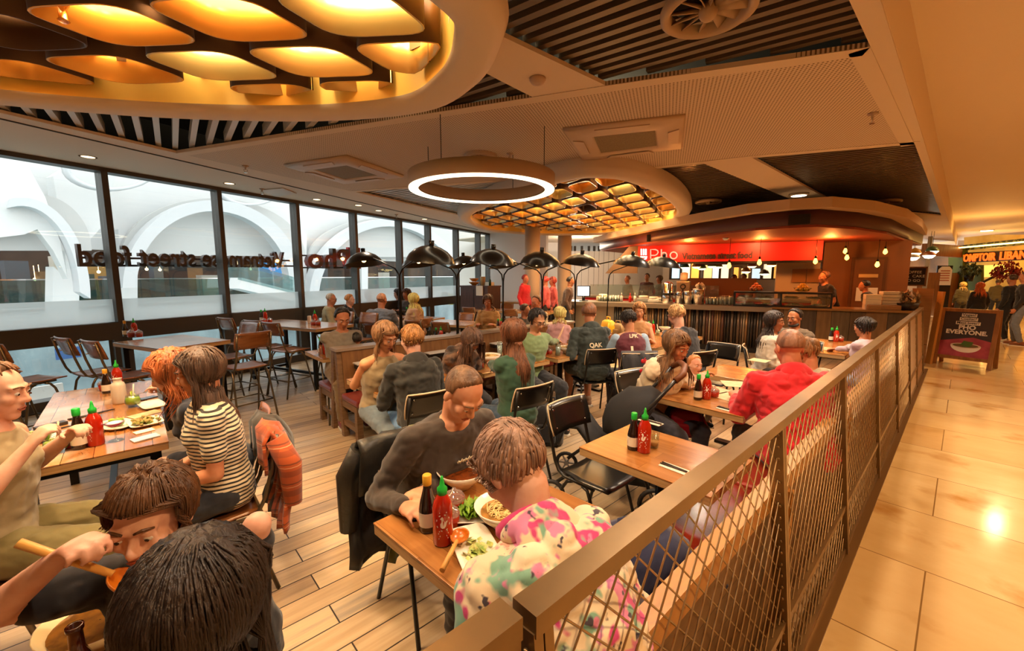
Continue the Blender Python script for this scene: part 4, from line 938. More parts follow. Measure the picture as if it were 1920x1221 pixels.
for px, py, col, lb in [(1284, 500, '2f5a4a', 'dark green dome'), (1306, 499, 'c0601c', 'orange dome'), (1316, 502, '6a8a4a', 'pale green dome'), (1335, 498, '4a4a2a', 'olive dome'), (1346, 499, '8a8a4a', 'mustard dome'), (1410, 498, '8a3a18', 'rust dome'), (1447, 496, 'c9a04a', 'gold dome'), (1399, 508, 'b8702c', 'amber dome'), (1433, 512, '3a2a1c', 'black dome')]:
    p = D(px, py, 13.5); t = thing('dome_pendant', f'{lb} pendant lamp glimpsed through the kitchen opening', 'pendant light', p); m = MB(); m.lathe([(.02, .12), (.1, .08), (.15, -.02), (.14, -.02), (.09, .06)], n=16, cap=False); obj('dome', m, mat('dome_'+col, col, .4), t)
    m = MB(); m.lathe([(.13, -.03), (.08, -.07), (.01, -.08)], n=14); obj('glow', m, emis('dome_glow', 'ffdf90', 6), t); m = MB(); m.cyl((0, 0, .12), (0, 0, .9), .005, n=6); obj('cord', m, black, t)
# ================================================================= WALKWAY END
t = thing('shopfront', 'green shopfront with lit Comptoir Libanais sign at the end of the walkway', 'shop', (0, 0, 0))
s0, s1 = D(1785, 515, 19), D(1990, 515, 14.5); sd = (s1-s0).normalized(); sn = V((sd.y, -sd.x, 0))
if (V((0, 0, EYE))-s0).dot(sn) < 0: sn = -sn
def SH(px, py, off=0):
    d = ray(px, py); q = s0+sn*off; c = V((0, 0, EYE)); return c+d*((q-c).dot(sn)/d.dot(sn))
green = mat('shop_green', '5f6a2c', .5)
m = MB(); m.slab([SH(1788, 600), SH(1815, 600), SH(1815, 463), SH(1788, 470)], sn, .2); obj('side_pier', m, green, t)
m = MB(); m.slab([SH(1788, 472), SH(1935, 458), SH(1935, 446), SH(1788, 462)], sn, .1); obj('patterned_cornice', m, mat('cornice_green', '8a8440', .5, col2='3a3a1c', scale=6, lo=.48, hi=.52), t)
m = MB(); m.slab([SH(1790, 494), SH(1935, 487), SH(1935, 468), SH(1790, 475)], sn, .12); obj('sign_board', m, mat('shop_sign_back', '241a12', .5), t)
lo_ = mat('orange_letter', 'ff8030', .5, emit='ff6a14', es=.9)
for s_, a, b, hpx in (('COMPTOIR', (1797, 491), (1867, 487.5), 1), ('LIBANAIS', (1873, 487.2), (1955, 483), 1)):
    me = text(s_, 1, .05, bold=.03, align='LEFT'); l0, l1 = SH(*a, .16), SH(*b, .16); ww = max(v.co.x for v in me.vertices)
    for v in me.vertices: v.co.x *= (l1-l0).length/ww; v.co.y *= .44; v.co.z *= .3
    o = obj('lit_letters', me, lo_); basis(o, l0, (l1-l0)); o.parent = t
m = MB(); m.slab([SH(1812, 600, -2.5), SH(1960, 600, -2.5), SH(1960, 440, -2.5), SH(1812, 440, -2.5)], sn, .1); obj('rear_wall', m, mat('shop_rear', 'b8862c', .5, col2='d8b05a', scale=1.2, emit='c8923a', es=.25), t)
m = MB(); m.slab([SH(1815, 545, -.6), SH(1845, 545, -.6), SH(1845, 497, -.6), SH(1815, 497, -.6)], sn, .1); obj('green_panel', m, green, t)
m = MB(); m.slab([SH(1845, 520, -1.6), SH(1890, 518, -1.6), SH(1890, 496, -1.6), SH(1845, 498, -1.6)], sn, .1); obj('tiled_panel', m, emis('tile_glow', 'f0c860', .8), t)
def leafball(p, r, mm, n=90, sz=.1, seed=1):
    rn = random.Random(seed); m = MB()
    for _ in range(n):
        d = V((rn.gauss(0, 1), rn.gauss(0, 1), rn.gauss(0, .8))).normalized()*r*(.5+.5*rn.random()); q = V(p)+d; x, y = frame(V((rn.gauss(0, 1), rn.gauss(0, 1), rn.gauss(0, 1))))
        m.quad(q-x*sz*.3, q+y*sz*.6, q+x*sz*.3, q-y*sz*.6)
    return m
m = leafball((0, 0, 0), .42, None, 420, .12, 3); t2 = thing('flower_arch', 'mass of dark red flowers over the shop entrance', 'flowers', SH(1886, 510, .3)); obj('blossoms', m, mat('red_flower', '6a1c14', .6, col2='a03020', scale=3), t2)
m = MB(); m.tube([(-.6, 0, -1.75), (-.55, 0, -.4), (0, 0, .05), (.3, 0, .05)], .05, 8); obj('branch', m, mat('branch_dark', '3a2416', .7), t2)
t2 = thing('planter_bush', 'green leafy plant above the queue by the shop sign', 'plant', SH(1818, 512, .5)); obj('foliage', leafball((0, 0, .1), .34, None, 160, .14, 5), mat('bush_green', '3a4420', .6), t2); m = MB(); m.lathe([(.12, -.35), (.16, -.1)], n=12); obj('pot', m, black, t2)
# left of the shop: brown timber stall, blackboard
t = thing('timber_stall', 'brown timber stall front beyond the plank bar', 'stall', D(1760, 515, 17)); sx_, sy_ = D(1728, 515, 17), D(1795, 515, 18.5); o0 = V(t.location)
m = MB(); m.bar(sx_-o0+V((0, 0, .9-EYE)), sy_-o0+V((0, 0, .9-EYE)), .2, 1.8); obj('panel', m, mat('stall_wood', '8a5a2c', .5, col2='6a4220', scale=2, stretch=(8, 8, 1)), t)
m = MB(); m.bar(sx_-o0+V((0, 0, 1.0)), sy_-o0+V((0, 0, 1.0)), .2, .5); obj('header', m, mat('stall_wood'), t)
m = MB(); m.bar(D(1742, 470, 15)-o0+V((0, 0, -2.3)), D(1742, 470, 15)-o0+V((0, 0, .5)), .12); obj('upright', m, mat('stall_grey', '6a6058', .5), t)
t = thing('chalk_menu', 'blackboard with chalk writing beside the brown wall', 'blackboard', D(1711, 519, 12.6), YAW-R(35))
m = MB(); m.b2((-.28, -.02, -.26), (.28, .02, .28)); obj('board', m, mat('chalkboard', '1e1a16', .7), t); m = MB()
for z in (-.26, .28): m.b2((-.3, -.03, z-.02), (.3, .03, z+.02))
for x in (-.29, .29): m.b2((x-.02, -.03, -.28), (x+.02, .03, .3))
obj('frame', m, mat('stall_wood'), t)
for k, (s_, z) in enumerate((('COFFEE', .1), ('TEA  CAKE', -.02), ('TO GO', -.15))):
    o = obj('chalk_line', text(s_, .11, .002), mat('chalk', 'd8d0c0', .8), t); o.rotation_euler.x = R(90); o.location = (0, -.025, z)
t = thing('notice_totem', 'white arched notice board on a dark stand by the green shop pier', 'notice', D(1771, 517, 17.5), YAW-R(20)); m = MB(); m.prism([(-.22, -.4), (.22, -.4), (.22, .25), (.12, .38), (-.12, .38), (-.22, .25)], -.02, .02)
for v in m.b.verts: v.co = V((v.co.x, -v.co.z, v.co.y))
obj('board', m, white_paint, t); m = MB(); m.b2((-.25, .03, -1.7), (.25, .08, .42)); obj('stand', m, black, t); m = MB()
for k in range(5): m.b2((-.15, -.03, .18-k*.1), (.15, -.021, .2-k*.1+.02))
obj('text_lines', m, mat('notice_red', 'a8584a', .6), t)
for px, py, s_, lb in [(1850, 433, .5, 'bright square ceiling light in the walkway'), (1835, 447, .8, 'long bright ceiling light beyond the square one'), (1885, 453, 1.2, 'long thin ceiling light before the green shop')]:
    p = P(px, py, 3.58); t = thing('ceiling_panel_light', lb, 'ceiling light', p, R(0)); m = MB(); m.b2((-s_*.35-.04, -.34, 0), (s_*.35+.04, .34, .02)); obj('frame', m, corr_white, t); m = MB(); m.b2((-s_*.35, -.3, -.006), (s_*.35, .3, 0)); obj('panel', m, emis('corr_glow', 'ffe2b0', 7), t)
m = MB(); m.bar(SH(1740, 470, .5), SH(1940, 452, .5), .12, .05); tag(obj('cove_light', m, emis('cove_glow', 'ffd070', 5)), 'long glowing cove strip above the green shop', 'ceiling light')
for px, py, lb, c_ in ((1742, 478, 'brown dome lamp by the stall post', '8a4a1c'), (1748, 470, 'green dome lamp above the brown one by the stall post', '3a5a3a'), (1715, 474, 'small lit lamp beside the brown wall corner', 'c9a04a'), (1712, 482, 'lowest lit lamp beside the brown wall corner', 'e0e0d0')):
    p = D(px, py, 14); t = thing('dome_pendant', lb, 'pendant light', p); m = MB(); m.lathe([(.02, .16), (.12, .1), (.18, -.02), (.17, -.02), (.1, .08)], n=16, cap=False); obj('dome', m, mat('dome2_'+c_, c_, .4), t); m = MB(); m.lathe([(.16, -.02), (.1, -.1), (.02, -.12)], n=14); obj('glow', m, emis('dome_glow2', 'fff0c8', 8), t); m = MB(); m.cyl((0, 0, .16), (0, 0, 1.2), .006, n=6); obj('cord', m, black, t)
# A-frame board
t = thing('pavement_sign', 'wooden A-frame board reading Pho everyone with a noodle bowl', 'sign', (.14, 11.55, 0), R(-14))
oak = mat('aframe_oak', '9a6a38', .45, col2='84582c', scale=4, stretch=(8, 8, 1)); wd, hg = .72, 1.08; sl = .16
def face(s):
    def q(x, z, d=0): return V((x, -s*(.02+sl*(1-z/hg))-s*d, z))
    for x in (-wd/2, wd/2): m = MB(); m.bar(q(x, 0), q(x, hg), .06, .03); obj('stile', m, oak, t)
    for z in (.16, hg-.03): m = MB(); m.bar(q(-wd/2, z), q(wd/2, z), .03, .06); obj('rail', m, oak, t)
    m = MB(); m.slab([q(-wd/2+.03, .19), q(wd/2-.03, .19), q(wd/2-.03, hg-.06), q(-wd/2+.03, hg-.06)], (0, s, 0), .012); return obj('poster', m, mat('poster_dark', '3a3032', .5), t), q
face(-1); po, q = face(1)
up = (q(0, 1)-q(0, 0)).normalized()
m = MB(); m.slab([q(-wd/2+.03, .19, .014), q(wd/2-.03, .19, .014), q(wd/2-.03, .5, .014), q(.1, .56, .014), (q(-wd/2+.03, .46, .014))], (0, 1, 0), .002); obj('pink_area', m, mat('poster_pink', 'b0485a', .5, col2='8a3040', scale=5), po)
wl = mat('poster_white', 'ece6e2', .5)
for s_, z, h, inv in (('Vegan?', .95, .05, 1), ('Coeliac?', .875, .05, 1), ('Meat lover?', .80, .05, 1), ('PHO', .70, .088, 0), ('EVERYONE.', .61, .085, 0)):
    me = text(s_, h*1.25, .002, bold=.004 if not inv else .0005); w_ = max(v.co.x for v in me.vertices)
    if inv:
        m = MB(); m.slab([q(-w_-.015, z-.015, .014), q(w_+.015, z-.015, .014), q(w_+.015, z+.045, .014), q(-w_-.015, z+.045, .014)], (0, 1, 0), .002); obj('word_strip', m, wl, po)
    o = obj('poster_word', me, mat('poster_black', '2a2224', .5) if inv else wl); mm = Matrix((V((1, 0, 0)), up, V((1, 0, 0)).cross(up))).transposed().to_4x4(); mm.translation = q(0, z, .02); o.parent = po; o.matrix_local = mm
m = MB(); b0 = q(0.02, .27, .018); n = 20
m.slab([q(.02+.2*math.cos(PI*k/12), .40-.13*math.sin(PI*k/12)*(1 if True else 1), .018) for k in range(13)], (0, 1, 0), .003); obj('printed_bowl', m, wl, po)
m = MB(); m.slab([q(.02+.2*math.cos(2*PI*k/20), .40+.045*math.sin(2*PI*k/20), .022) for k in range(20)], (0, 1, 0), .003); obj('printed_rim', m, mat('poster_cream', 'd8c0b0', .5), po)
m = MB(); m.slab([q(.02+.17*math.cos(2*PI*k/20), .40+.033*math.sin(2*PI*k/20), .026) for k in range(20)], (0, 1, 0), .003); obj('printed_noodles', m, mat('noodle_print', '7a5a3a', .6, col2='4a5a24', scale=30), po)
m = MB(); m.slab([q(.04+.07*math.cos(2*PI*k/9)*(1+.4*(k % 2)), .435+.045*math.sin(2*PI*k/9)*(1+.4*(k % 2)), .03) for k in range(9)], (0, 1, 0), .003); obj('printed_herbs', m, mat('herb_print', '4a6a2a', .6), po)
# ================================================================= PEOPLE
from mathutils import noise as NZ
def folds(me, amp):
    n = len(me.vertices); nr = [0.0]*(3*n); me.vertex_normals.foreach_get('vector', nr); co = [0.0]*(3*n); me.vertices.foreach_get('co', co); f = NZ.noise
    for i in range(0, 3*n, 3):
        x, y, z = co[i:i+3]; k = amp*(abs(f((x*9, y*9, z*16))+f((x*22+z*9, y*22, z*26-x*12))*.5)*1.4-.5)
        co[i] += nr[i]*k; co[i+1] += nr[i+1]*k; co[i+2] += nr[i+2]*k
    me.vertices.foreach_set('co', co); me.update(); return me
def remesh(mb, vox, it=3, name='body'):
    me = mb.mesh(name); o = bpy.data.objects.new('t', me); COL.objects.link(o)
    r = o.modifiers.new('r', 'REMESH'); r.mode = 'VOXEL'; r.voxel_size = vox; r.use_smooth_shade = True
    s = o.modifiers.new('s', 'SMOOTH'); s.iterations = it; s.factor = .5
    dg = bpy.context.evaluated_depsgraph_get(); n = bpy.data.meshes.new_from_object(o.evaluated_get(dg)); n.name = name
    bpy.data.objects.remove(o); bpy.data.meshes.remove(me); n.materials.clear()
    for p in n.polygons: p.use_smooth = True
    return n
def ik(a, b, l1, l2, pole):
    a, b = V(a), V(b); d = b-a; L = d.length
    if L > (l1+l2)*.995: b = a+d*((l1+l2)*.995/L); d = b-a; L = d.length
    if L < abs(l1-l2)+.02: L = abs(l1-l2)+.02
    k = (l1*l1-l2*l2+L*L)/(2*L); h = math.sqrt(max(l1*l1-k*k, 0)); u = d.normalized()
    p = V(pole)-u*V(pole).dot(u)
    if p.length < 1e-4: p = V((0, 0, 1))
    return a+u*k+p.normalized()*h, b
def ell(m, c, ax, n=20):
    pass
def hand(m, wr, d, n, side, curl, s=1, spread=1, r=1):
    d = V(d).normalized(); n = V(n); n = (n-d*n.dot(d)).normalized(); t = d.cross(n)*side       # t: towards the thumb
    E = lambda c, w_, th, k=14: [c+t*w_*math.cos(2*PI*i/k)+n*th*math.sin(2*PI*i/k) for i in range(k)]
    m.rings([E(wr-d*.02*s, .026*s, .019*s), E(wr+d*.02*s, .03*s, .019*s), E(wr+d*.055*s, .040*s, .016*s), E(wr+d*.088*s, .041*s, .012*s), E(wr+d*.096*s, .036*s, .009*s)])
    for i, L_ in enumerate((.072, .08, .074, .058)):
        b = wr+d*(.086-.004*abs(i-1.2))*s+t*(.031-.0208*i)*s; dr = (d+t*(.10-.07*i)*spread).normalized(); c_ = curl*(1+.12*(i-1)); rad = (.0088, .0088, .0084, .0074)[i]*s*r
        p = b
        for j, fr in enumerate((.46, .3, .24)):
            a = c_*(.8, 1.1, .8)[j]; dr = (dr*math.cos(a)+n*math.sin(a)).normalized() if j or curl > 0 else dr
            q = p+dr*L_*fr*s; m.caps(p, q, rad*(1-.06*j), rad*(.94-.07*j), 8); p = q
            n_ = n
            n = (n_-dr*n_.dot(dr)).normalized()
        n = (V(n)*0+t.cross(d)*-side)
        n = (n-d*n.dot(d)).normalized() if n.length > 1e-4 else V((0, 0, 1))
        n = n if n.dot(d.cross(t)*side*-1) >= -2 else n
        n = d.cross(t)*(-side)*-1 if False else (t*side).cross(d)
    b = wr+d*.025*s+t*.026*s; k1 = b+(d*.62+t*.62+n*.3).normalized()*.043*s; k2 = k1+(d*.8+t*.25+n*.45*(.6+curl)).normalized()*.034*s
    m.caps(b, k1, .0125*s, .0105*s*r, 8); m.caps(k1, k2, .0102*s*r, .0085*s*r, 8)
SK = {}
def skin(c):
    return mat('skin_'+c, c, .5, col2=''.join('%02x' % max(0, min(255, int(int(c[i:i+2], 16)*k))) for i, k in ((0, .95), (2, .86), (4, .82))), scale=14, bump=.03, bscale=90, spec=.35)
def cloth(col, kind='plain', col2=None):
    nm = f'cloth_{kind}_{col}'
    if nm in _M: return _M[nm]
    if kind == 'plain': return mat(nm, col, .85, bump=.25, bscale=9, sheen=.2)
    m = mat(nm, col, .85, sheen=.2); nt, N, b, L = nodes(m); tc = N('ShaderNodeTexCoord'); sp = N('ShaderNodeSeparateXYZ'); L(tc.outputs['Object'], sp.inputs[0])
    if kind == 'stripe':
        w_ = N('ShaderNodeMath', operation='MULTIPLY'); L(sp.outputs[2], w_.inputs[0]); w_.inputs[1].default_value = 2*PI/.021; s_ = N('ShaderNodeMath', operation='SINE'); L(w_.outputs[0], s_.inputs[0])
        r = ramp(N, [(.35, col2), (.45, col)]); ad = N('ShaderNodeMath', operation='MULTIPLY_ADD'); L(s_.outputs[0], ad.inputs[0]); ad.inputs[1].default_value = .5; ad.inputs[2].default_value = .5; L(ad.outputs[0], r.inputs['Fac']); L(r.outputs['Color'], b.inputs['Base Color'])
    if kind == 'floral':
        out = None; base = col
        prev = lin(base)
        mixin = None
        for k, (sc, lo_, c_) in enumerate(((13, .585, 'c9457f'), (12, .575, '7fae96'), (18, .60, 'dc86ac'), (30, .66, '4a4450'))):
            mp = N('ShaderNodeMapping'); mp.inputs['Location'].default_value = (k*3.7, k*1.3, k*5.1); L(tc.outputs['Object'], mp.inputs['Vector'])
            nz = N('ShaderNodeTexNoise'); nz.inputs['Scale'].default_value = sc; nz.inputs['Detail'].default_value = 2; L(mp.outputs['Vector'], nz.inputs['Vector'])
            r = ramp(N, [(lo_-.02, '000000'), (lo_+.03, 'ffffff')]); L(nz.outputs['Fac'], r.inputs['Fac'])
            mx = N('ShaderNodeMix', data_type='RGBA'); L(r.outputs['Color'], mx.inputs[0]); mx.inputs[7].default_value = lin(c_)
            if mixin is None: mx.inputs[6].default_value = prev
            else: L(mixin, mx.inputs[6])
            mixin = mx.outputs[2]
        L(mixin, b.inputs['Base Color'])
    if kind == 'tartan':
        def bar(o, f, ph, wd):
            w_ = N('ShaderNodeMath', operation='MULTIPLY_ADD'); L(o, w_.inputs[0]); w_.inputs[1].default_value = f; w_.inputs[2].default_value = ph; fr = N('ShaderNodeMath', operation='FRACT'); L(w_.outputs[0], fr.inputs[0]); lt = N('ShaderNodeMath', operation='LESS_THAN'); L(fr.outputs[0], lt.inputs[0]); lt.inputs[1].default_value = wd; return lt.outputs[0]
        mixin = None
        for o, f, ph, wd, c_ in ((sp.outputs[0], 9, .1, .3, '8a3a14'), (sp.outputs[2], 9, .3, .3, '7a3416'), (sp.outputs[0], 9, .55, .07, '2e1a10'), (sp.outputs[2], 9, .7, .07, '2e1a10'), (sp.outputs[2], 9, .85, .04, 'e0b080')):
            v = bar(o, f, ph, wd); mx = N('ShaderNodeMix', data_type='RGBA'); mm = N('ShaderNodeMath', operation='MULTIPLY'); L(v, mm.inputs[0]); mm.inputs[1].default_value = .6; L(mm.outputs[0], mx.inputs[0]); mx.inputs[7].default_value = lin(c_)
            if mixin is None: mx.inputs[6].default_value = lin(col)
            else: L(mixin, mx.inputs[6])
            mixin = mx.outputs[2]
        L(mixin, b.inputs['Base Color'])
    if kind == 'fur':
        nz = N('ShaderNodeTexNoise'); nz.inputs['Scale'].default_value = 14; nz.inputs['Detail'].default_value = 6; L(tc.outputs['Object'], nz.inputs['Vector']); r = ramp(N, [(.4, col), (.6, col2)]); L(nz.outputs['Fac'], r.inputs['Fac']); L(r.outputs['Color'], b.inputs['Base Color']); bp = N('ShaderNodeBump'); bp.inputs['Strength'].default_value = .8; L(nz.outputs['Fac'], bp.inputs['Height']); L(bp.outputs['Normal'], b.inputs['Normal'])
    return m
def hairmat(c): 
    k = ''.join('%02x' % min(255, int(int(c[i:i+2], 16)*1.7)+12) for i in (0, 2, 4))
    return mat('hair_'+c, c, .45, col2=k, scale=30, stretch=(1, 1, .15), bump=.5, bscale=60, lo=.3, hi=.75)
def person(label, head, face, lean=12, pitch=15, yaw=0, sc=1.0, w=1.0, fem=False, stand=False, dist=None, seat=.47, hands=None, shirt=('808080', 'long'), pants=('2a2c34', 'long'), hair=('short', '3a2818'), sk='d09a78', vox=.009, hood=None, extra=None, shoes='1c1a1a', curl=.5, feet=None, group=None, beard=None, glasses=False, knees=None, roll=0):
    pz = (.93 if stand else seat+.10)*sc if stand else seat+.10*sc
    le = R(lean)
    def up(a): return V((0, math.sin(a), math.cos(a)))
    hip = V((0, 0, pz)); waist = hip+up(le*.45)*.13*sc; chest = waist+up(le*.95)*.22*sc; neck = chest+up(le*1.1)*.17*sc
    hd = neck+up(le*.6+R(pitch)*.3)*.075*sc+up(R(pitch)*.5)*.07*sc
    if dist is not None:
        loc3 = D(head[0], head[1], dist); k_ = loc3.z/hd.z
        if dist and stand and abs(k_-1) > .01:
            return person(label, head, face, lean, pitch, yaw, sc*k_, w, fem, stand, 0-dist if False else None, seat, hands, shirt, pants, hair, sk, vox, hood, extra, shoes, curl, feet, group, beard, glasses, knees, roll)
        pw = loc3
    else: pw = P(head[0], head[1], hd.z)
    ph = R(face); rot = Matrix.Rotation(ph, 3, 'Z')
    base = pw-rot @ V((hd.x, hd.y, 0)); base.z = 0
    inv = rot.inverted()
    def loc(p): q = inv @ (V(p)-base); return q
    T = thing('person', label, 'person', base, ph, group)
    # joints
    sw = (.143 if fem else .165)*sc*(1+(w-1)*.8); sh = {s: neck-up(le*1.1)*.082*sc+V((s*sw, 0, 0)) for s in (-1, 1)}
    ua, fa = .285*sc, .25*sc; th, sk_ = .44*sc, .43*sc
    hands = hands or {}
    W_ = {}
    EL = {}
    for s, nm in ((1, 'R'), (-1, 'L')):
        h = hands.get(nm, 'table' if not stand else 'down')
        if h == 'table': tgt = V((s*.15, .36*sc, .83)); 
        elif h == 'lap': tgt = V((s*.07, .26*sc, pz+.12*sc))
        elif h == 'down': tgt = sh[s]+V((s*.06, .06, -.5*sc))
        elif h == 'chin': tgt = hd+V((s*.05, .12*sc, -.13*sc))
        elif len(h) == 4: tgt = loc(P(h[1], h[2], h[3]))
        else: tgt = V(h)
        EL[s], W_[s] = ik(sh[s], tgt, ua, fa, V((s*.42, -.5, -.9)))
        if 'E'+nm in hands:
            e = hands['E'+nm]; e = loc(P(e[1], e[2], e[3])) if len(e) == 4 else V(e)
            EL[s] = sh[s]+(e-sh[s]).normalized()*min(ua, (e-sh[s]).length); W_[s] = EL[s]+(tgt-EL[s]).normalized()*fa
    hips = {s: hip+V((s*.09*sc, .0, 0)) for s in (-1, 1)}; KN = {}; FT = {}
    for s in (-1, 1):
        if stand: ft = V((s*.11*sc, .0+.06*s, .08*sc))
        else: ft = V((s*.12*sc, (.40 if not feet else feet[0])*sc, .085*sc+(0 if not feet else feet[1])))
        KN[s], FT[s] = ik(hips[s], ft, th, sk_, V((s*.12, 1, .8)))
    # ---- skin: one continuous body
    m = MB()
    def torso(m, f=0, top=True, lowf=1.0, cut=0):
        n = 20; a0, a1, a2 = up(0), up(le*.9), up(le*1.1)
        defs = [(hip-a0*.10*sc, .11, .10), (hip-a0*.05*sc, .155*w, .125*w), (hip+a0*.04*sc, .162*w, .125*w), (waist, (.135 if fem else .148)*w, .108*w), (chest-a1*.08*sc, .152*w, .115*w), (chest, (.16 if fem else .178)*(1+(w-1)*.8), (.115 if fem else .12)*(1+(w-1)*.8)), (chest+a2*.075*sc, .17 if not fem else .152, .1), (neck-a2*.045*sc, .125 if not fem else .108, .078), (neck-a2*.012*sc, .075, .062), (neck+a2*.012*sc, .058, .055)]
        rr = []; k = len(defs)
        for i, (c, rx, ry) in enumerate(defs):
            d = (defs[min(i+1, k-1)][0]-defs[max(i-1, 0)][0]).normalized(); fy = V((0, d.z, -d.y))
            e = (rx*sc+f, ry*sc+f)
            rr.append([c+V((1, 0, 0))*e[0]*math.copysign(abs(math.cos(2*PI*j/n))**.85, math.cos(2*PI*j/n))+fy*e[1]*math.copysign(abs(math.sin(2*PI*j/n))**.85, math.sin(2*PI*j/n)) for j in range(n)])
        lo = 0 if not cut else cut
        m.rings(rr[lo:] if top else rr[lo:-1])
        if fem:
            fy = V((0, a1.z, -a1.y))
            for s in (-1, 1): m.ball(chest-a1*.01+V((s*.065*sc, 0, 0))+fy*.075*sc, (.058*sc+f, .055*sc+f, .055*sc+f))
    torso(m, -.006)
    for s in (-1, 1): m.caps(neck-up(le)*.035*sc+V((s*.03, 0, 0)), sh[s], .045*sc, .052*sc, 12)
    for s in (-1, 1):
        m.ball(sh[s], .058*sc*(.9 if fem else 1)); m.caps(sh[s], EL[s], .05*sc*w**.5*(.85 if fem else 1), .037*sc*w**.5, 12); 
        mid = EL[s].lerp(W_[s], .3); m.caps(EL[s], mid, .037*sc*w**.5, .036*sc*w**.5, 12); m.caps(mid, W_[s], .036*sc*w**.5, .025*sc, 12)
        d = (W_[s]-EL[s]).normalized(); pn = V((-s*.25, .1, -1)) if abs(d.z) < .8 else V((-s, 0, 0))
        if stand: pn = V((-s, 0, 0))
        hdn = hands.get('n'+('R' if s > 0 else 'L'))
        hand(m, W_[s], d if not hands.get('flat') else d+V((0, 0, -d.z*.8)), hdn or pn, s*-1 if False else s, curl, sc, r=1)
        m.caps(hips[s], KN[s], .082*sc*w, .058*sc, 12); m.caps(KN[s], KN[s].lerp(FT[s], .3), .057*sc, .058*sc, 12); m.caps(KN[s].lerp(FT[s], .3), FT[s], .056*sc, .038*sc, 12); m.caps(FT[s], FT[s]+V((0, .14*sc, -.035*sc)), .038*sc, .03*sc, 8)
    # head
    hr = Matrix.Rotation(R(yaw), 3, 'Z') @ Matrix.Rotation(-R(pitch), 3, 'X') @ Matrix.Rotation(R(roll), 3, 'Y'); hs = sc if sc > .8 else sc**.55
    def H(x, y, z): return hd+hr @ V((x, y, z))*hs
    ax = [hr @ V(v) for v in ((1, 0, 0), (0, 1, 0), (0, 0, 1))]
    def hb(c, r): m.ball(H(*c), [q*hs for q in r], ax, 16, 10)
    m.caps(neck-up(le)*.04*sc, H(0, -.02, -.06), .056*sc, .052*hs, 14)
    hb((0, -.012, .032), (.073, .094, .084)); hb((0, .028, -.035), (.058, .062, .078)); hb((0, .06, -.095), (.03, .025, .022)); hb((0, .01, -.075), (.052, .05, .035))
    m.tube([H(0, .084, .018), H(0, .096, -.005), H(0, .106, -.024)], [.0075*hs, .009*hs, .0115*hs], 8); m.ball(H(0, .104, -.026), .0115*hs)
    for s in (-1, 1):
        m.ball(H(s*.0105, .097, -.03), .0085*hs); m.ball(H(s*.036, .062, -.018), .026*hs); m.ball(H(s*.075, -.008, -.008), [.010*hs, .019*hs, .031*hs], ax, 10, 8)
        m.caps(H(s*.012, .086, .03), H(s*.046, .07, .03), .0095*hs, .0085*hs, 8)
        m.ball(H(s*.0315, .0755, .010), .0145*hs); m.ball(H(s*.0315, .0785, .0155), .0135*hs)
    m.caps(H(-.02, .083, -.056), H(.02, .083, -.056), .0075*hs, .0075*hs, 8); m.caps(H(-.018, .081, -.067), H(.018, .081, -.067), .008*hs, .008*hs, 8)
    obj('body', remesh(m, vox, 3, 'body'), skin(sk), T)
    if vox < .012:
        for s in (-1, 1):
            m = MB(); m.ball(H(s*.0315, .0795, .008), .0115*hs); e = obj('eye', m, mat('eye_white', 'd8d0c8', .25), T)
            m = MB(); m.ball(H(s*.0315, .0895, .0045), [.0055*hs, .0025*hs, .005*hs], ax, 10, 6); obj('iris', m, mat('iris_brown', '2a1a10', .2), e)
            m = MB(); m.tube([H(s*.012, .0945, .030), H(s*.03, .0925, .037), H(s*.048, .078, .031)], [.003*hs, .0042*hs, .0025*hs], 6); obj('eyebrow', m, hairmat(hair[1]), T)
        m = MB(); m.tube([H(-.024, .0875, -.0605), H(-.01, .0925, -.0575), H(.01, .0925, -.0575), H(.024, .0875, -.0605), H(.01, .0905, -.070), H(-.01, .0905, -.070)], .0032*hs, 6, close=True, cap=False); obj('lips', m, mat('lip_tone', 'a8604c', .5), T)
    if glasses:
        m = MB()
        for s in (-1, 1): m.tube([H(s*.032+.022*math.cos(2*PI*k/14), .097, .008+.018*math.sin(2*PI*k/14)) for k in range(14)], .0018*hs, 5, close=True, cap=False); m.tube([H(s*.054, .095, .012), H(s*.08, -.01, .012)], .0018*hs, 5)
        m.tube([H(-.01, .1, .01), H(.01, .1, .01)], .0018*hs, 5); obj('glasses', m, black, T)
    if beard:
        m = MB()
        for k in range(11):
            a = -1.25+2.5*k/10; m.ball(H(.058*math.sin(a), .005+.07*math.cos(a)*1.0, -.078-.018*math.cos(a)), .021*hs)
        m.caps(H(-.02, .095, -.045), H(.02, .095, -.045), .007*hs, .007*hs); obj('beard', remesh(m, max(vox, .007), 2, 'beard'), hairmat(beard), T)
    # ---- hair
    st, hc = hair[0], hair[1]
    if st != 'none':
        rnd = random.Random(len(label)*13+int(head[0])); t0 = {'short': .014, 'buzz': .004, 'long': .022, 'bob': .024, 'curly': .03, 'bun': .018, 'mop': .018}[st]
        m = MB(); nu, nv = 36, 24; hl = .42 if st != 'bald' else .9
        def sd(d):
            # hair mask in head directions
            f = 1.0
            face_ = (d.y-.38)*4+(-(d.z-hl))*2.2 if d.y > 0 else -2
            a = max(0, min(1, -face_+.2)) if d.y > .2 else 1
            low = -.62 if st in ('short', 'buzz', 'bun', 'mop', 'curly') else -.85
            b = max(0, min(1, (d.z-low)*5))
            if d.z < -.12 and d.y > .12: b *= max(0, 1-(d.y-.12)*5)
            return a*b
        L_ = []
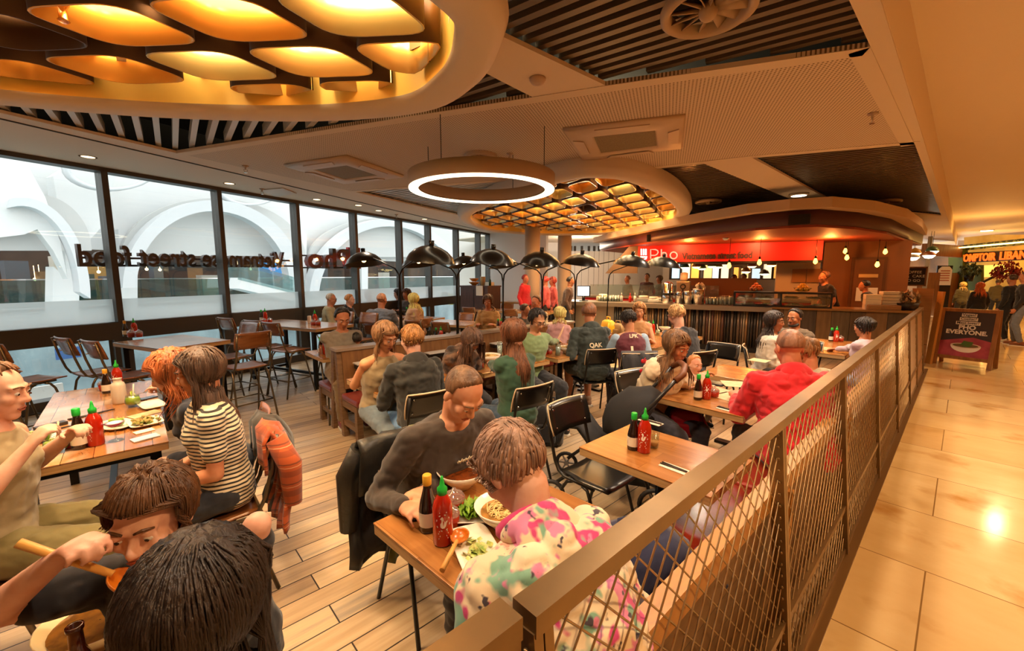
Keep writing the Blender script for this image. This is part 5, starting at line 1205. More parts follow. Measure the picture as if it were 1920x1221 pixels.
        for i in range(nv+1):
            t = PI*i/nv; row = []
            for j in range(nu):
                d = V((math.sin(t)*math.cos(2*PI*j/nu), math.sin(t)*math.sin(2*PI*j/nu), math.cos(t))); k = sd(d)
                tt = t0*(.75+.5*rnd.random())*k-.022*(1-k)
                if st in ('curly', 'mop'): tt += k*.012*math.sin(d.x*17+d.z*13)*math.cos(d.y*15)
                row.append(H(d.x*(.074+tt), -.012+d.y*(.095+tt), .032+d.z*(.085+tt)))
            L_.append(row)
        m.rings(L_, True); me = m.mesh('hair'); 
        for p in me.polygons: p.use_smooth = True
        ho = obj('hair', me, hairmat(hc), T)
        if st in ('long', 'bob', 'mop', 'curly') or (len(hair) > 2):
            n = hair[2] if len(hair) > 2 else 110; ln = (hair[3] if len(hair) > 3 else {'long': .42, 'bob': .22, 'mop': .1, 'curly': .14, 'short': .05, 'buzz': .02, 'bun': .06}[st])*sc
            m = MB(); rw = .0075 if n < 200 else (.0052 if n < 700 else (.0036 if n < 1400 else .0025))
            cr = V((0, -.25, 1)).normalized()
            for q in range(n):
                for _ in range(40):
                    d = V((rnd.gauss(0, 1), rnd.gauss(0, 1), rnd.gauss(.25, 1))).normalized()
                    if sd(d) > .7 and (st != 'short' or d.y < .3): break
                p = H(d.x*(.074+t0*.7), -.012+d.y*(.095+t0*.7), .032+d.z*(.085+t0*.7)); pts = [p]; trav = 0; wv = rnd.random()*6; step = ln/9; out = .6+rnd.random()*.6; cc = H(0, -.012, .0)
                while trav < ln*(.75+.35*rnd.random()):
                    r_ = p-cc; g = V((0, 0, -1)); rn = r_.normalized()
                    if p.z > H(0, 0, -.05).z and (hr.inverted() @ (p-H(0, -.012, .032))).length < .2*hs:
                        tg = g-rn*g.dot(rn); 
                        if tg.length < .25: tg = hr @ V((d.x, d.y-.3, 0))+g*.3
                        tg.normalize(); p = p+tg*step
                        lc = hr.inverted() @ (p-H(0, -.012, .032))/hs; e = math.sqrt((lc.x/(.074+t0*out))**2+(lc.y/(.095+t0*out))**2+(lc.z/(.085+t0*out))**2)
                        if e > 1e-3: p = H(0, -.012, .032)+hr @ (lc/e)*hs
                        lc = hr.inverted() @ (p-hd)/hs
                        if lc.y > .015 and lc.z < .075 and abs(lc.x) < .078:
                            lc.x = math.copysign(.08+.012*out, d.x if abs(d.x) > .02 else rnd.random()-.5); lc.y = min(lc.y, .045); p = hd+hr @ lc*hs
                    else:
                        lc = hr.inverted() @ (p-hd)/hs
                        if lc.y > .02 and abs(lc.x) < .075 and lc.z > -.14: p += hr @ V((math.copysign(.08, lc.x)-lc.x, -.02, 0))*hs
                        p = p+g*step+V((math.sin(wv+trav*30), math.cos(wv+trav*25), 0))*step*(.12 if st != 'curly' else .5)
                        rad = V((p.x-neck.x, p.y-neck.y, 0)); zz = neck.z-p.z; rm = .06 if zz < -.04 else .08+min(.065, max(0, zz)*.6)+(.035 if shirt[1] == 'coat' else 0)
                        if rad.length < rm*sc and rad.length > 1e-4: p += rad.normalized()*(rm*sc-rad.length)
                    pts.append(p); trav += step
                if len(pts) > 2:
                    k = len(pts); m.tube(pts, [rw*sc*(1-.75*(i/(k-1))**2) for i in range(k)], 5)
            obj('hair_locks', m, hairmat(hc), ho)
        if st == 'bun': m = MB(); m.ball(H(0, -.1, .05), [.05*hs, .045*hs, .045*hs], ax); obj('hair_bun', m, hairmat(hc), ho)
    # ---- clothes
    col, sl = shirt[0], shirt[1]; kind = shirt[2] if len(shirt) > 2 else 'plain'; c2 = shirt[3] if len(shirt) > 3 else None
    f = .016 if sl != 'vest' else .009
    m = MB(); torso(m, f, False)
    for s in (-1, 1):
        if sl != 'vest': m.caps(neck-up(le)*.042*sc+V((s*.045, 0, 0)), sh[s], .05*sc, .062*sc, 12)
        else: m.caps(neck-up(le)*.03*sc+V((s*.085*sc, 0, 0)), chest+V((s*.09*sc, 0, 0)), .03*sc, .05*sc, 8)
        if sl in ('long', 'coat'): m.ball(sh[s], .066*sc); m.caps(sh[s], EL[s], (.06 if sl == 'long' else .067)*sc*w**.5, (.048 if sl == 'long' else .056)*sc*w**.5, 12); m.caps(EL[s], EL[s].lerp(W_[s], .95), (.05 if sl == 'long' else .056)*sc*w**.5, .038*sc, 12)
        elif sl == 'rolled': m.ball(sh[s], .066*sc); m.caps(sh[s], EL[s], .062*sc*w**.5, .05*sc, 12); m.caps(EL[s], EL[s].lerp(W_[s], .45), .05*sc, .045*sc, 12)
        elif sl == 'short': m.ball(sh[s], .067*sc); m.caps(sh[s], sh[s].lerp(EL[s], .62), .064*sc*w**.5, .058*sc*w**.5, 12)
    if sl == 'coat':
        fyc = V((0, up(le).z, -up(le).y))
        for q in (-1, 0, 1): m.ball(chest+up(le)*(.06-.02*abs(q))*sc-fyc*.045*sc+V((q*.075*sc*w, 0, 0)), (.085*sc*w, .085*sc, .12*sc))
    if sl in ('coat', 'long') and not stand: m.ball(hip+V((0, -.02, .02)), (.175*w*sc, .15*w*sc, .11*sc))
    so = obj('shirt' if sl != 'coat' else 'jacket', folds(remesh(m, vox*1.25, 4, 'shirt'), (.012 if sl == 'coat' else .008)*sc), cloth(col, kind, c2), T)
    if hood:
        m = MB(); bk = up(le*1.1); fy = V((0, bk.z, -bk.y)); pts = []
        for k in range(13):
            a = PI*(1.0+k/12*1.0)-.0; a = -.35+(PI+.7)*k/12; pts.append(neck-bk*.005*sc+V((1, 0, 0))*.078*sc*math.cos(a)-fy*(.062*sc*math.sin(a)+.008)+bk*.012*sc*math.sin(a))
        m.tube(pts, [.014*sc+.024*sc*math.sin(PI*k/12) for k in range(13)], 10); [m.ball(neck-fy*(.088-.012*abs(q))*sc-bk*(.05-.012*abs(q))*sc+V((q*.045*sc, 0, 0)), [.055*sc, .032*sc, (.075-.016*abs(q))*sc], (V((1, 0, 0)), fy, bk)) for q in (-1, 0, 1)]; obj('hood', remesh(m, vox*1.2, 3, 'hood'), hood if not isinstance(hood, str) else cloth(hood), so)
    pc, pl = pants
    if pl != 'none':
        m = MB(); n = 18
        m.ball(hip+V((0, -.01, -.02)), (.172*w*sc, .14*w*sc, .115*sc))
        for s in (-1, 1):
            if pl == 'long': m.caps(hips[s], KN[s], .098*sc*w, .072*sc, 12); m.caps(KN[s], FT[s].lerp(KN[s], .08), .072*sc, .055*sc, 12)
            elif pl == 'shorts': m.caps(hips[s], hips[s].lerp(KN[s], .92), .1*sc*w, .085*sc, 12)
            elif pl == 'skirt': m.caps(hips[s], KN[s], .1*sc, .09*sc, 12)
        obj('trousers' if pl == 'long' else 'shorts', folds(remesh(m, vox*1.25, 4, 'trousers'), .009*sc), cloth(pc), T)
    for s in (-1, 1):
        m = MB(); a = FT[s]; b = a+V((0, .13*sc, -.04*sc)); m.caps(a+V((0, -.02*sc, -.0)), a+V((0, .03*sc, -.035*sc)), .046*sc, .048*sc); m.caps(a+V((0, .03*sc, -.035*sc)), b, .048*sc, .04*sc); m.caps(a+V((0, -.05*sc, -.045*sc)), a, .036*sc, .04*sc)
        me = remesh(m, max(vox, .008), 2, 'shoe')
        for v in me.vertices: v.co.z = max(v.co.z, FT[s].z-.082*sc)
        o = obj('shoe', me, cloth(shoes), T)
        m = MB(); m.slab([a+V((x*sc, y*sc, -.083*sc)) for x, y in ((-.036, -.085), (.036, -.085), (.046, .04), (.044, .13), (.02, .175), (-.02, .175), (-.044, .13), (-.046, .04))], (0, 0, 1), .018*sc); obj('sole', m, mat('sole_white', 'd8d2c4', .6), o)
    T['_j'] = 0
    del T['_j']
    info = dict(T=T, H=H, hd=hd, hr=hr, W=W_, EL=EL, base=base, rot=rot, loc=loc, neck=neck, chest=chest, le=le, up=up, so=so, sc=sc, hip=hip)
    return info
px = lambda x, y, z: ('p', x, y, z)
bl = 'd8a280'; tanS = 'c08a66'; pale = 'deb098'
p_man = person('person in a dark brown sweatshirt leaning over the soup table', (868, 738), -90, 30, 42, 0, 1.04, 1.22, shirt=('3a3029', 'long'), pants=('3c3c44', 'long'), hair=('buzz', '4a3422'), sk=bl, vox=.0065, hands={'R': px(757, 950, .80), 'L': px(800, 918, .80)}, shoes='1e1e20', beard=None)
p_flo = person('person in a pink and green floral fleece with a bright pink collar', (962, 878), 84, 34, 48, 8, 1.05, 1.2, fem=True, shirt=('e8d6b4', 'coat', 'floral'), pants=('a9b7c6', 'long'), hair=('short', '6a5446', 800, .06), sk=pale, vox=.0065, hands={'R': 'lap', 'L': 'lap'}, hood=cloth('e8d6b4', 'floral'), shoes='2a3c70')
p_spo = person('person with messy brown hair raising a wooden spoon to the mouth', (288, 968), -126, 24, 12, 6, .92, 1.05, shirt=('17161a', 'short'), pants=('23242a', 'long'), hair=('mop', '38220f', 2600, .10), sk=pale, vox=.006, hands={'R': px(112, 1045, 1.13), 'ER': px(-15, 1150, .98), 'L': px(430, 1080, .95), 'EL': px(482, 985, 1.07)}, curl=1.0)
p_blk = person('person with long straight black hair seen from behind at the bottom edge', (372, 1150), 62, 6, 18, 0, .95, 1.0, fem=True, shirt=('ddd6cc', 'long'), pants=('3a3a40', 'long'), hair=('long', '191310', 4200, .36), sk=tanS, vox=.0075, hands={'R': 'lap', 'L': 'lap'})
p_tan = person('person in a tan vest and khaki shorts at the left picture edge', (-10, 736), -12, 8, 10, -8, 1.0, 1.1, fem=True, shirt=('9a8a68', 'vest'), pants=('6e6238', 'shorts'), hair=('short', '4e3420', 160, .05), sk=pale, vox=.0075, hands={'R': (.10, .25, 1.08), 'ER': (.23, .06, .82), 'L': (-.03, .30, 1.02), 'EL': (-.2, .1, .84)}, shoes='1b1b1e', curl=.9)
p_red = person('person with red curly hair holding a fork over the long table', (322, 700), 172, 24, 22, 0, .96, 1.0, fem=True, shirt=('1b2030', 'long'), pants=('22242c', 'long'), hair=('curly', '7a4220', 700, .26), sk=pale, vox=.009, hands={'R': px(272, 716, .95), 'L': 'lap'}, curl=.9)
p_str = person('person in a black and cream striped T-shirt with long dark hair', (374, 698), 176, 6, 14, -6, .98, 1.02, fem=True, shirt=('d8c8a8', 'short', 'stripe', '221e1c'), pants=('23252c', 'long'), hair=('long', '3a2a20', 800, .40), sk='c98d68', vox=.007, hands={'R': 'lap', 'L': 'lap'})
p_gry = person('person in a grey T-shirt with a strap folding hands on the table', (642, 597), -96, 14, 26, 0, 1.0, 1.08, shirt=('8a8172', 'short'), pants=('7a6444', 'long'), hair=('short', '16120f'), sk='c58b68', vox=.0085, hands={'R': px(612, 636, .8), 'L': px(625, 640, .82)}, shoes='6a2a38')
person('child with dark hair peeking above the booth bench back', (667, 638), 80, 3, 0, 0, .62, .95, shirt=('4a4640', 'long'), pants=('2a2a30', 'long'), hair=('short', '15110e'), sk='c58b68', vox=.010, hands={'R': 'lap', 'L': 'lap'})
p_top = person('person in a tan strappy top with blurred dark blond hair in the booth', (722, 632), -90, 12, 24, 15, .98, 1.12, fem=True, shirt=('8f7c5c', 'vest'), pants=('5e6a72', 'long'), hair=('bob', '5a4028', 220, .24), sk='d39a70', vox=.008, hands={'R': px(688, 706, .80), 'L': px(742, 706, .80)})
p_hod = person('person in a black hoodie with short sandy hair at the booth table', (772, 638), 84, 14, 10, 10, .98, 1.08, shirt=('22211d', 'coat'), pants=('5d86b4', 'long'), hair=('short', '6a4826', 240, .05), sk=pale, vox=.008, hood='1e1d1a', hands={'R': 'table', 'L': 'table'})
p_fur = person('person leaning forward in a shaggy brown fur jacket', (882, 640), -95, 40, 62, 10, .98, 1.08, fem=True, shirt=('2a1e18', 'coat', 'fur', '7a5c46'), pants=('1e1c20', 'long'), hair=('bob', '3a261a', 260, .26), sk='c58d6c', vox=.009, hands={'R': px(890, 668, .86), 'L': px(900, 668, .86)})
p_grn = person('person in a green cardigan with very long brown hair', (962, 628), 86, 4, 14, 10, 1.0, 1.0, fem=True, shirt=('2a4a36', 'long'), pants=('2e4258', 'long'), hair=('long', '4a2c1a', 800, .50), sk=pale, vox=.008, hands={'R': 'table', 'L': px(912, 680, .84)}, shoes='e0dcd8')
p_jkt = person('person in a pale green jacket and glasses eating with chopsticks', (1007, 601), -100, 14, 26, 0, 1.0, 1.0, shirt=('7d9468', 'long'), pants=('22242a', 'long'), hair=('mop', '14100e', 200, .07), sk='d0a07c', vox=.0085, hands={'R': px(1002, 645, .86), 'L': px(1045, 640, .88)}, glasses=True, curl=.9)
p_prt = person('person in a dark printed hoodie and shorts seen from behind', (1105, 588), 62, 16, 8, -40, 1.04, 1.15, shirt=('2f3733', 'coat'), pants=('3a443c', 'shorts'), hair=('short', '5a3a26'), sk='c58a66', vox=.0085, hood='2a322e', hands={'R': 'chin', 'L': (-.2, .25, .72)}, shoes='8a6a50')
p_vil = person('person in a claret football shirt with pale blue sleeves', (1178, 601), 50, 22, 22, 10, .98, 1.0, shirt=('551a26', 'vest'), pants=('3c3c46', 'long'), hair=('short', '17120f', 160, .05), sk='c9946e', vox=.008, hands={'R': 'lap', 'L': px(1136, 655, .80)}, shoes='6a665e')
p_wom = person('person in a tan top raising a hand before the ribbed counter', (1199, 583), -150, 4, 12, 0, .96, 1.0, fem=True, shirt=('a97a4c', 'vest'), pants=('3a3430', 'long'), hair=('long', '7a5530', 200, .3), sk='d39c74', vox=.010, hands={'R': px(1218, 592, 1.06), 'L': 'table'})
p_sui = person('person in a dark suit with short grey blond hair eating', (1268, 592), 74, 20, 24, 0, 1.04, 1.12, shirt=('1d1c20', 'coat'), pants=('1d1c20', 'long'), hair=('short', '8a6a44', 160, .04), sk=pale, vox=.0085, hands={'R': px(1250, 612, .9), 'L': px(1238, 614, .9)})
p_mum = person('person in a cream cardigan with cherry motifs holding a baby', (1268, 650), -104, 28, 20, 0, .97, 1.15, fem=True, shirt=('d8c4a4', 'coat'), pants=('3a3840', 'long'), hair=('long', '523820', 300, .34), sk='cf8e66', vox=.008, hands={'R': px(1310, 722, .78), 'L': px(1312, 705, .82)})
person('baby in red and cream held by the cream cardigan arms', (1303, 684), -120, 4, 5, 0, .46, 1.15, seat=.60, shirt=('c8a890', 'long'), pants=('b8b0a8', 'long'), hair=('short', '8a5a34'), sk=pale, vox=.008, hands={'R': (.1, .12, .78), 'L': (-.1, .12, .78)}, feet=(.3, .45))
p_rhd = person('person in a bright red hoodie with cropped grey hair', (1480, 652), 42, 18, 12, 0, 1.03, 1.32, shirt=('d2222a', 'coat'), pants=('6f8296', 'long'), hair=('buzz', '6a4a38'), sk='d08a6c', vox=.007, hood='cf2028', hands={'R': px(1425, 700, .82), 'L': px(1378, 745, .80)})
person('person with tied brown hair in a beige coat beyond the red hoodie', (1508, 662), 80, 24, 30, 0, .9, 1.05, fem=True, shirt=('b0a386', 'coat'), pants=('4a4844', 'long'), hair=('bun', '5c4024', 140, .08), sk='c98c6a', vox=.009)
p_wht = person('person in a white blouse with long dark hair turned away', (1452, 603), -70, 6, 4, -20, .93, 1.05, fem=True, shirt=('cfc5b4', 'coat'), pants=('4a4440', 'long'), hair=('long', '1e1612', 260, .36), sk='b97f5c', vox=.009, hands={'R': 'lap', 'L': 'table'})
p_brd = person('person with dark hair and a full black beard facing the camera', (1490, 596), 160, 8, 12, 0, .93, 1.1, shirt=('6a5a48', 'coat'), pants=('2a2828', 'long'), hair=('short', '15100d'), sk='b07650', vox=.0085, beard='15100d', hands={'R': 'table', 'L': 'table'})
p_lil = person('person in a lilac top with dark hair tied back in profile', (1620, 614), 66, 10, 8, 0, .88, 1.0, fem=True, shirt=('b9a2ac', 'long'), pants=('8a96a8', 'long'), hair=('bun', '17110e', 160, .1), sk='bb7f5c', vox=.0085, hands={'R': px(1566, 655, .8), 'L': px(1580, 650, .8)})
# window group
WG = {}
for lb, hp_, fc, kw in [('older person with glasses in a beige jacket by the window', (621, 561), -30, dict(shirt=('a99a74', 'coat'), hair=('buzz', '8a7a68'), sk='c98a68', glasses=True)),
    ('person in a black hooded top with cropped ginger hair by the window', (656, 563), -40, dict(shirt=('1f1e20', 'coat'), hair=('short', '8a5a2c'), sk=pale, hood='1f1e20', sc=.96)),
    ('person with a flushed face sitting against the window in dark clothes', (690, 553), 200, dict(shirt=('38342e', 'coat'), hair=('buzz', '8a6a50'), sk='c98468')),
    ('broad person in a blue grey shirt seen from behind', (716, 563), 32, dict(shirt=('6f747e', 'coat'), hair=('buzz', '8a6248'), sk='cf916e', w=1.3, sc=1.05)),
    ('person with long dark hair in a charcoal top among the window group', (745, 551), 170, dict(shirt=('2e2a2a', 'long'), hair=('long', '1e1614', 120), sk=pale, fem=True)),
    ('person with tight brown curls behind the blond one', (762, 552), 190, dict(shirt=('4a3a30', 'long'), hair=('curly', '3a2416', 120), sk='b97a56', fem=True)),
    ('person with straight blond hair in a peach jacket', (775, 562), 112, dict(shirt=('c49c7c', 'coat'), hair=('long', 'b08a4c', 160, .34), sk=pale, fem=True)),
    ('person in tan with blurred brown hair standing behind the benches', (915, 566), -140, dict(shirt=('a67a44', 'coat'), hair=('bob', '3e2a1e', 140), sk='b97a58', fem=True)),
    ('child in a dark coat on the booth bench looking down', (985, 582), -60, dict(shirt=('2c2622', 'coat'), hair=('short', '3a281c'), sk='c08a6a', sc=.86)),
    ('smiling person in a cream shirt behind the pale green jacket', (1005, 567), 190, dict(shirt=('b8a888', 'long'), hair=('short', '4a3020'), sk='c98565')),
    ('person with blond hair in a pink jacket seen from behind', (1050, 590), 20, dict(shirt=('c99a9a', 'coat'), hair=('bob', 'b08e58', 150, .2), sk=pale, fem=True, sc=.87))]:
    kw.setdefault('vox', .011); WG[lb] = person(lb, hp_, fc, 10, 12, 0, **kw)
def KD(x): q = KP(x, 520, 1.15); return q.x*FH[0]+q.y*FH[1]
# standing figures behind the counter and on the walkway
for lb, hp_, fc, dd, kw in [('server in dark uniform and cap at the till screen', (1070, 528), -60, 10.6, dict(shirt=('4a3226', 'long'), hair=('short', '15110f'), sk='b97f5c', lean=12)),
    ('person in a bright red top by the white wall', (985, 524), -80, 11.6, dict(shirt=('c8202a', 'long'), hair=('short', '6a2020'), sk='c98468', hood='c8202a')),
    ('person in a faded red hooded top left of the till', (1022, 527), 120, 11.2, dict(shirt=('b4484a', 'long'), hair=('short', '8a2a2a'), sk='c98468')),
    ('second person in faded red beside the till queue', (1036, 528), 150, 11.6, dict(shirt=('b85050', 'long'), hair=('bob', '7a3028', 80), sk='c98468', fem=True)),
    ('cook with brown hair bending over the glass food display', (1545, 520), 130, KD(1545), dict(shirt=('1d1a1a', 'short'), hair=('short', '4a3020'), sk='c98c68', lean=20)),
    ('cook in a dark cap bending over boxes by the brown door', (1620, 536), 100, KD(1620), dict(shirt=('1c1a1c', 'short'), hair=('short', '1a1c24'), sk='b97f5c', lean=24)),
    ('customer in a grey top behind the low glass screen', (1176, 524), 160, 13.6, dict(shirt=('8a8478', 'long'), hair=('short', '6a5040'), sk='c99070')),
    ('customer in dark clothes beside the screen below the red sign', (1213, 520), 190, 13.8, dict(shirt=('5a3c34', 'long'), hair=('short', '1c1614'), sk='b98a6c')),
    ('customer in olive behind the coffee urn', (1236, 524), 150, 14, dict(shirt=('5e5a40', 'long'), hair=('bob', '4a3624', 60), sk='c08c6c', fem=True)),
    ('customer in a peach top beside the fruit bowls', (1376, 523), 200, 12.6, dict(shirt=('c08468', 'long'), hair=('short', '2a1c16'), sk='c98c6c')),
    ('customer in black behind the pile of oranges', (1394, 521), 170, 13.2, dict(shirt=('26221f', 'long'), hair=('short', '17120f'), sk='b98464')),
    ('person with blond hair in an olive coat in the walkway queue', (1806, 535), 20, 14.4, dict(shirt=('4a4020', 'coat'), hair=('bob', '9a7a44', 120), sk='c98c6c', fem=True, pants=('2a2622', 'long'))),
    ('person with bright ginger hair in a black coat behind the A-frame', (1838, 537), 20, 11.6, dict(shirt=('1c1a1a', 'coat'), hair=('long', 'a8481a', 200, .36), sk=pale, fem=True, pants=('201e1e', 'long'))),
    ('person in an olive hooded coat deep in the walkway queue', (1872, 530), 10, 15.5, dict(shirt=('5a5030', 'coat'), hair=('short', '3a2c1c'), sk='b98464', hood='5a5030')),
    ('tall person in black with white trainers at the right picture edge', (1898, 524), 60, 10.5, dict(shirt=('18171a', 'coat'), hair=('short', '2a1e16'), sk='c08866', pants=('1a1a1e', 'long'), shoes='c8c0b0', w=1.1)),
    ('person in black jacket and pale jeans cut by the picture edge', (1922, 520), 80, 10.0, dict(shirt=('1c1a1c', 'coat'), hair=('short', '3a2a1c'), sk='c08866', pants=('6a7486', 'long'), shoes='7a4a2a'))]:
    ln = kw.pop('lean', 2); person(lb, hp_, fc, ln, 8, 0, stand=True, dist=dd, vox=.013, **kw)

# chairs drawn under the people who sit on them
def seat_chair(src, who, label, dx=0, dy=.04, turn=0):
    i = who; q = i['base']+i['rot'] @ V((dx, dy, 0)); return chair(src, q.x, q.y, math.degrees(i['T'].rotation_euler.z)+turn, label)
ch_man = seat_chair(proto_black, p_man, 'black chair under the person in the dark sweatshirt')
for w_, lb in ((p_hod, 'black chair under the person in the black hoodie'), (p_grn, 'black chair under the person in the green cardigan'), (p_prt, 'black chair under the person in the dark printed hoodie'), (p_vil, 'black chair with a dark jacket behind the claret football shirt'), (p_sui, 'black chair under the person in the dark suit'), (p_mum, 'black chair under the person holding a baby'), (p_wht, 'black chair under the person in the white blouse'), (p_brd, 'black chair under the bearded person by the plank wall'), (p_blk, 'black chair under the long black haired person'), (p_wom, 'black chair under the person in the tan top by the ribbed counter')): seat_chair(proto_black, w_, lb)
ch_str = seat_chair(proto_brown, p_str, 'brown chair hung with the tartan shirt at the long plank table')
for w_, lb in ((p_red, 'brown chair under the red haired person at the long plank table'), (p_tan, 'brown chair under the person in khaki shorts'), (p_gry, 'brown chair under the person in the grey T-shirt')): seat_chair(proto_brown, w_, lb)
for k_, lb in (('older person with glasses in a beige jacket by the window', 'brown chair under the beige jacket'), ('person in a black hooded top with cropped ginger hair by the window', 'brown chair under the black hooded top'), ('broad person in a blue grey shirt seen from behind', 'brown chair under the blue grey shirt'), ('person with straight blond hair in a peach jacket', 'brown chair under the peach jacket'), ('person with a flushed face sitting against the window in dark clothes', 'brown chair under the flushed person against the window'), ('person with long dark hair in a charcoal top among the window group', 'brown chair under the charcoal top')): seat_chair(proto_brown, WG[k_], lb)

q_ = stool(); q_.location = p_spo['base']
def collar(info, col, rad=.07):
    n_ = info['neck']; a = info['up'](info['le']*1.1); fy = V((0, a.z, -a.y)); sc = info['sc']; m = MB()
    m.tube([n_+a*(.015+.012*math.sin(2*PI*k/20))*sc+V((1, 0, 0))*rad*sc*math.cos(2*PI*k/20)-fy*rad*.95*sc*math.sin(2*PI*k/20) for k in range(20)], .02*sc, 8, close=True, cap=False); return obj('collar', m, cloth(col), info['so'])
collar(p_flo, 'd8407c', .072)
# ================================================================= THINGS ON THE TABLES
def vlogo():                                                   # rooster-like crest printed on the sauce bottles, flat outline in (x,z)
    return [(-.010, -.012), (-.004, -.016), (.004, -.016), (.009, -.010), (.012, -.002), (.017, .006), (.011, .006), (.007, .003), (.002, .008), (.001, .016), (-.003, .020), (-.008, .017), (-.011, .012), (-.006, .011), (-.006, .004), (-.011, -.003)]
sauce = mat('chilli_sauce', 'b02008', .18, coat=.6); capg = mat('green_cap', '1fae3a', .35); dkgl = mat('soy_glass', '1c0d08', .1, coat=.8); capy = mat('yellow_cap', 'd8a02c', .4); lblw = mat('label_cream', 'd9d0bc', .6)
def make_sri():
    t = thing('chilli_sauce_bottle', 'x', 'sauce bottle', (0, 0, 0))
    m = MB(); m.lathe([(.03, 0), (.033, .006), (.033, .125), (.028, .145), (.015, .168), (.014, .172)], n=20); obj('body', m, sauce, t)
    m = MB(); m.lathe([(.016, .168), (.017, .188), (.009, .196), (.006, .215), (.003, .228)], n=14); obj('nozzle_cap', m, capg, t)
    m = MB()
    for a0 in (0, PI):
        def w(x, z): a = a0+x/.0335; return V((.0336*math.sin(a), -.0336*math.cos(a), z))
        c = vlogo(); f = m.b.faces.new([m.b.verts.new(w(x*.9, .085+z*1.1)) for x, z in c])
        for z, l in ((.055, .014), (.047, .017), (.039, .012), (.03, .016), (.118, .012)):
            m.quad(w(-l, z), w(l, z), w(l, z+.004), w(-l, z+.004))
        for k in range(16):
            a = 2*PI*k/16
            if k % 2: m.quad(w(.021*math.cos(a), .086+.026*math.sin(a)), w(.024*math.cos(a), .086+.029*math.sin(a)), w(.024*math.cos(a+.25), .086+.029*math.sin(a+.25)), w(.021*math.cos(a+.25), .086+.026*math.sin(a+.25)))
    obj('print', m, mat('white_print', 'efe6da', .5), t); return t
def make_soy(cap, nm='soy_sauce_bottle'):
    t = thing(nm, 'x', 'sauce bottle', (0, 0, 0))
    m = MB(); m.lathe([(.029, 0), (.031, .006), (.031, .08), (.026, .105), (.014, .15), (.013, .165)], n=18); obj('body', m, dkgl, t)
    m = MB(); m.lathe([(.0145, .162), (.0155, .165), (.0155, .196), (.012, .199)], n=14); obj('cap', m, cap, t)
    m = MB(); m.lathe([(.0314, .022), (.0314, .072)], n=18, cap=False); obj('label', m, lblw, t); return t
def make_pot():
    t = thing('sauce_pot', 'x', 'sauce pot', (0, 0, 0)); m = MB(); m.lathe([(.03, 0), (.034, .004), (.037, .05), (.035, .05), (.032, .044)], n=20); obj('cup', m, mat('pot_red', '9c2a14', .2, coat=.5), t)
    m = MB(); m.lathe([(.0385, .048), (.039, .056), (.03, .07), (.012, .076), (.006, .09)], n=20); obj('lid', m, glass_mat('pot_lid', 'e8d8d0', .2, .25, 'e6d6ce'), t); return t
pr = {'sri': make_sri(), 'soy': make_soy(capg), 'soyy': make_soy(capy, 'fish_sauce_bottle'), 'pot': make_pot()}
used2 = set()
def put(k, p, label, s=1.0, rz=None, group=None):
    src = pr[k]; rz = random.random()*6.28 if rz is None else rz
    if k not in used2: used2.add(k); src.location = p; src.rotation_euler.z = rz; tag(src, label, None, group); o = src
    else: o = dup(src, p, rz, label, group)
    o.scale = (s, s, s); return o
CAMZ = lambda p: math.atan2(p.x, -p.y) if False else math.atan2(-p.x, p.y)+0          # turn a printed face to the middle of the room
TZ = .761
def tp(x, y, z=TZ): return P(x, y, z)
# --- generic vessels
def bowl(p, r, h, fill, label, nm='noodle_bowl', rim='e8dcc8', fl=.72, noodles=None, rz=0):
    t = thing(nm, label, 'bowl', p, rz); m = MB(); m.lathe([(r*.38, 0), (r*.4, .004), (r*.42, h*.12), (r*.75, h*.5), (r, h), (r*.965, h*1.0), (r*.72, h*.53), (r*.38, h*.18), (.004, h*.16)], n=32); obj('bowl', m, mat('china_'+rim, rim, .22, coat=.3), t)
    rr = r*(.38+.6*fl*.98) if fl < 1 else r*.9
    m = MB(); m.lathe([(.002, h*fl), (rr*.98, h*fl)], n=28, cap=False); obj('broth', m, mat('broth_'+fill, fill, .12, coat=.4, col2=''.join('%02x' % int(int(fill[i:i+2], 16)*.7) for i in (0, 2, 4)), scale=30), t)
    if noodles:
        m = MB(); rn = random.Random(int(r*1e4))
        for _ in range(46):
            a = rn.random()*6.28; q = rr*.75*rn.random()**.5; b = a+rn.random()*2+.5; c = V((q*math.cos(a), q*math.sin(a), h*fl+.002)); e = V((rr*.7*math.cos(b), rr*.7*math.sin(b), h*fl+.003)); m.tube([c, c.lerp(e, .5)+V((rn.gauss(0, .008), rn.gauss(0, .008), .008)), e], .0022, 5)
        obj('noodles', m, mat('noodle', noodles, .4), t)['kind'] = 'stuff'
    return t
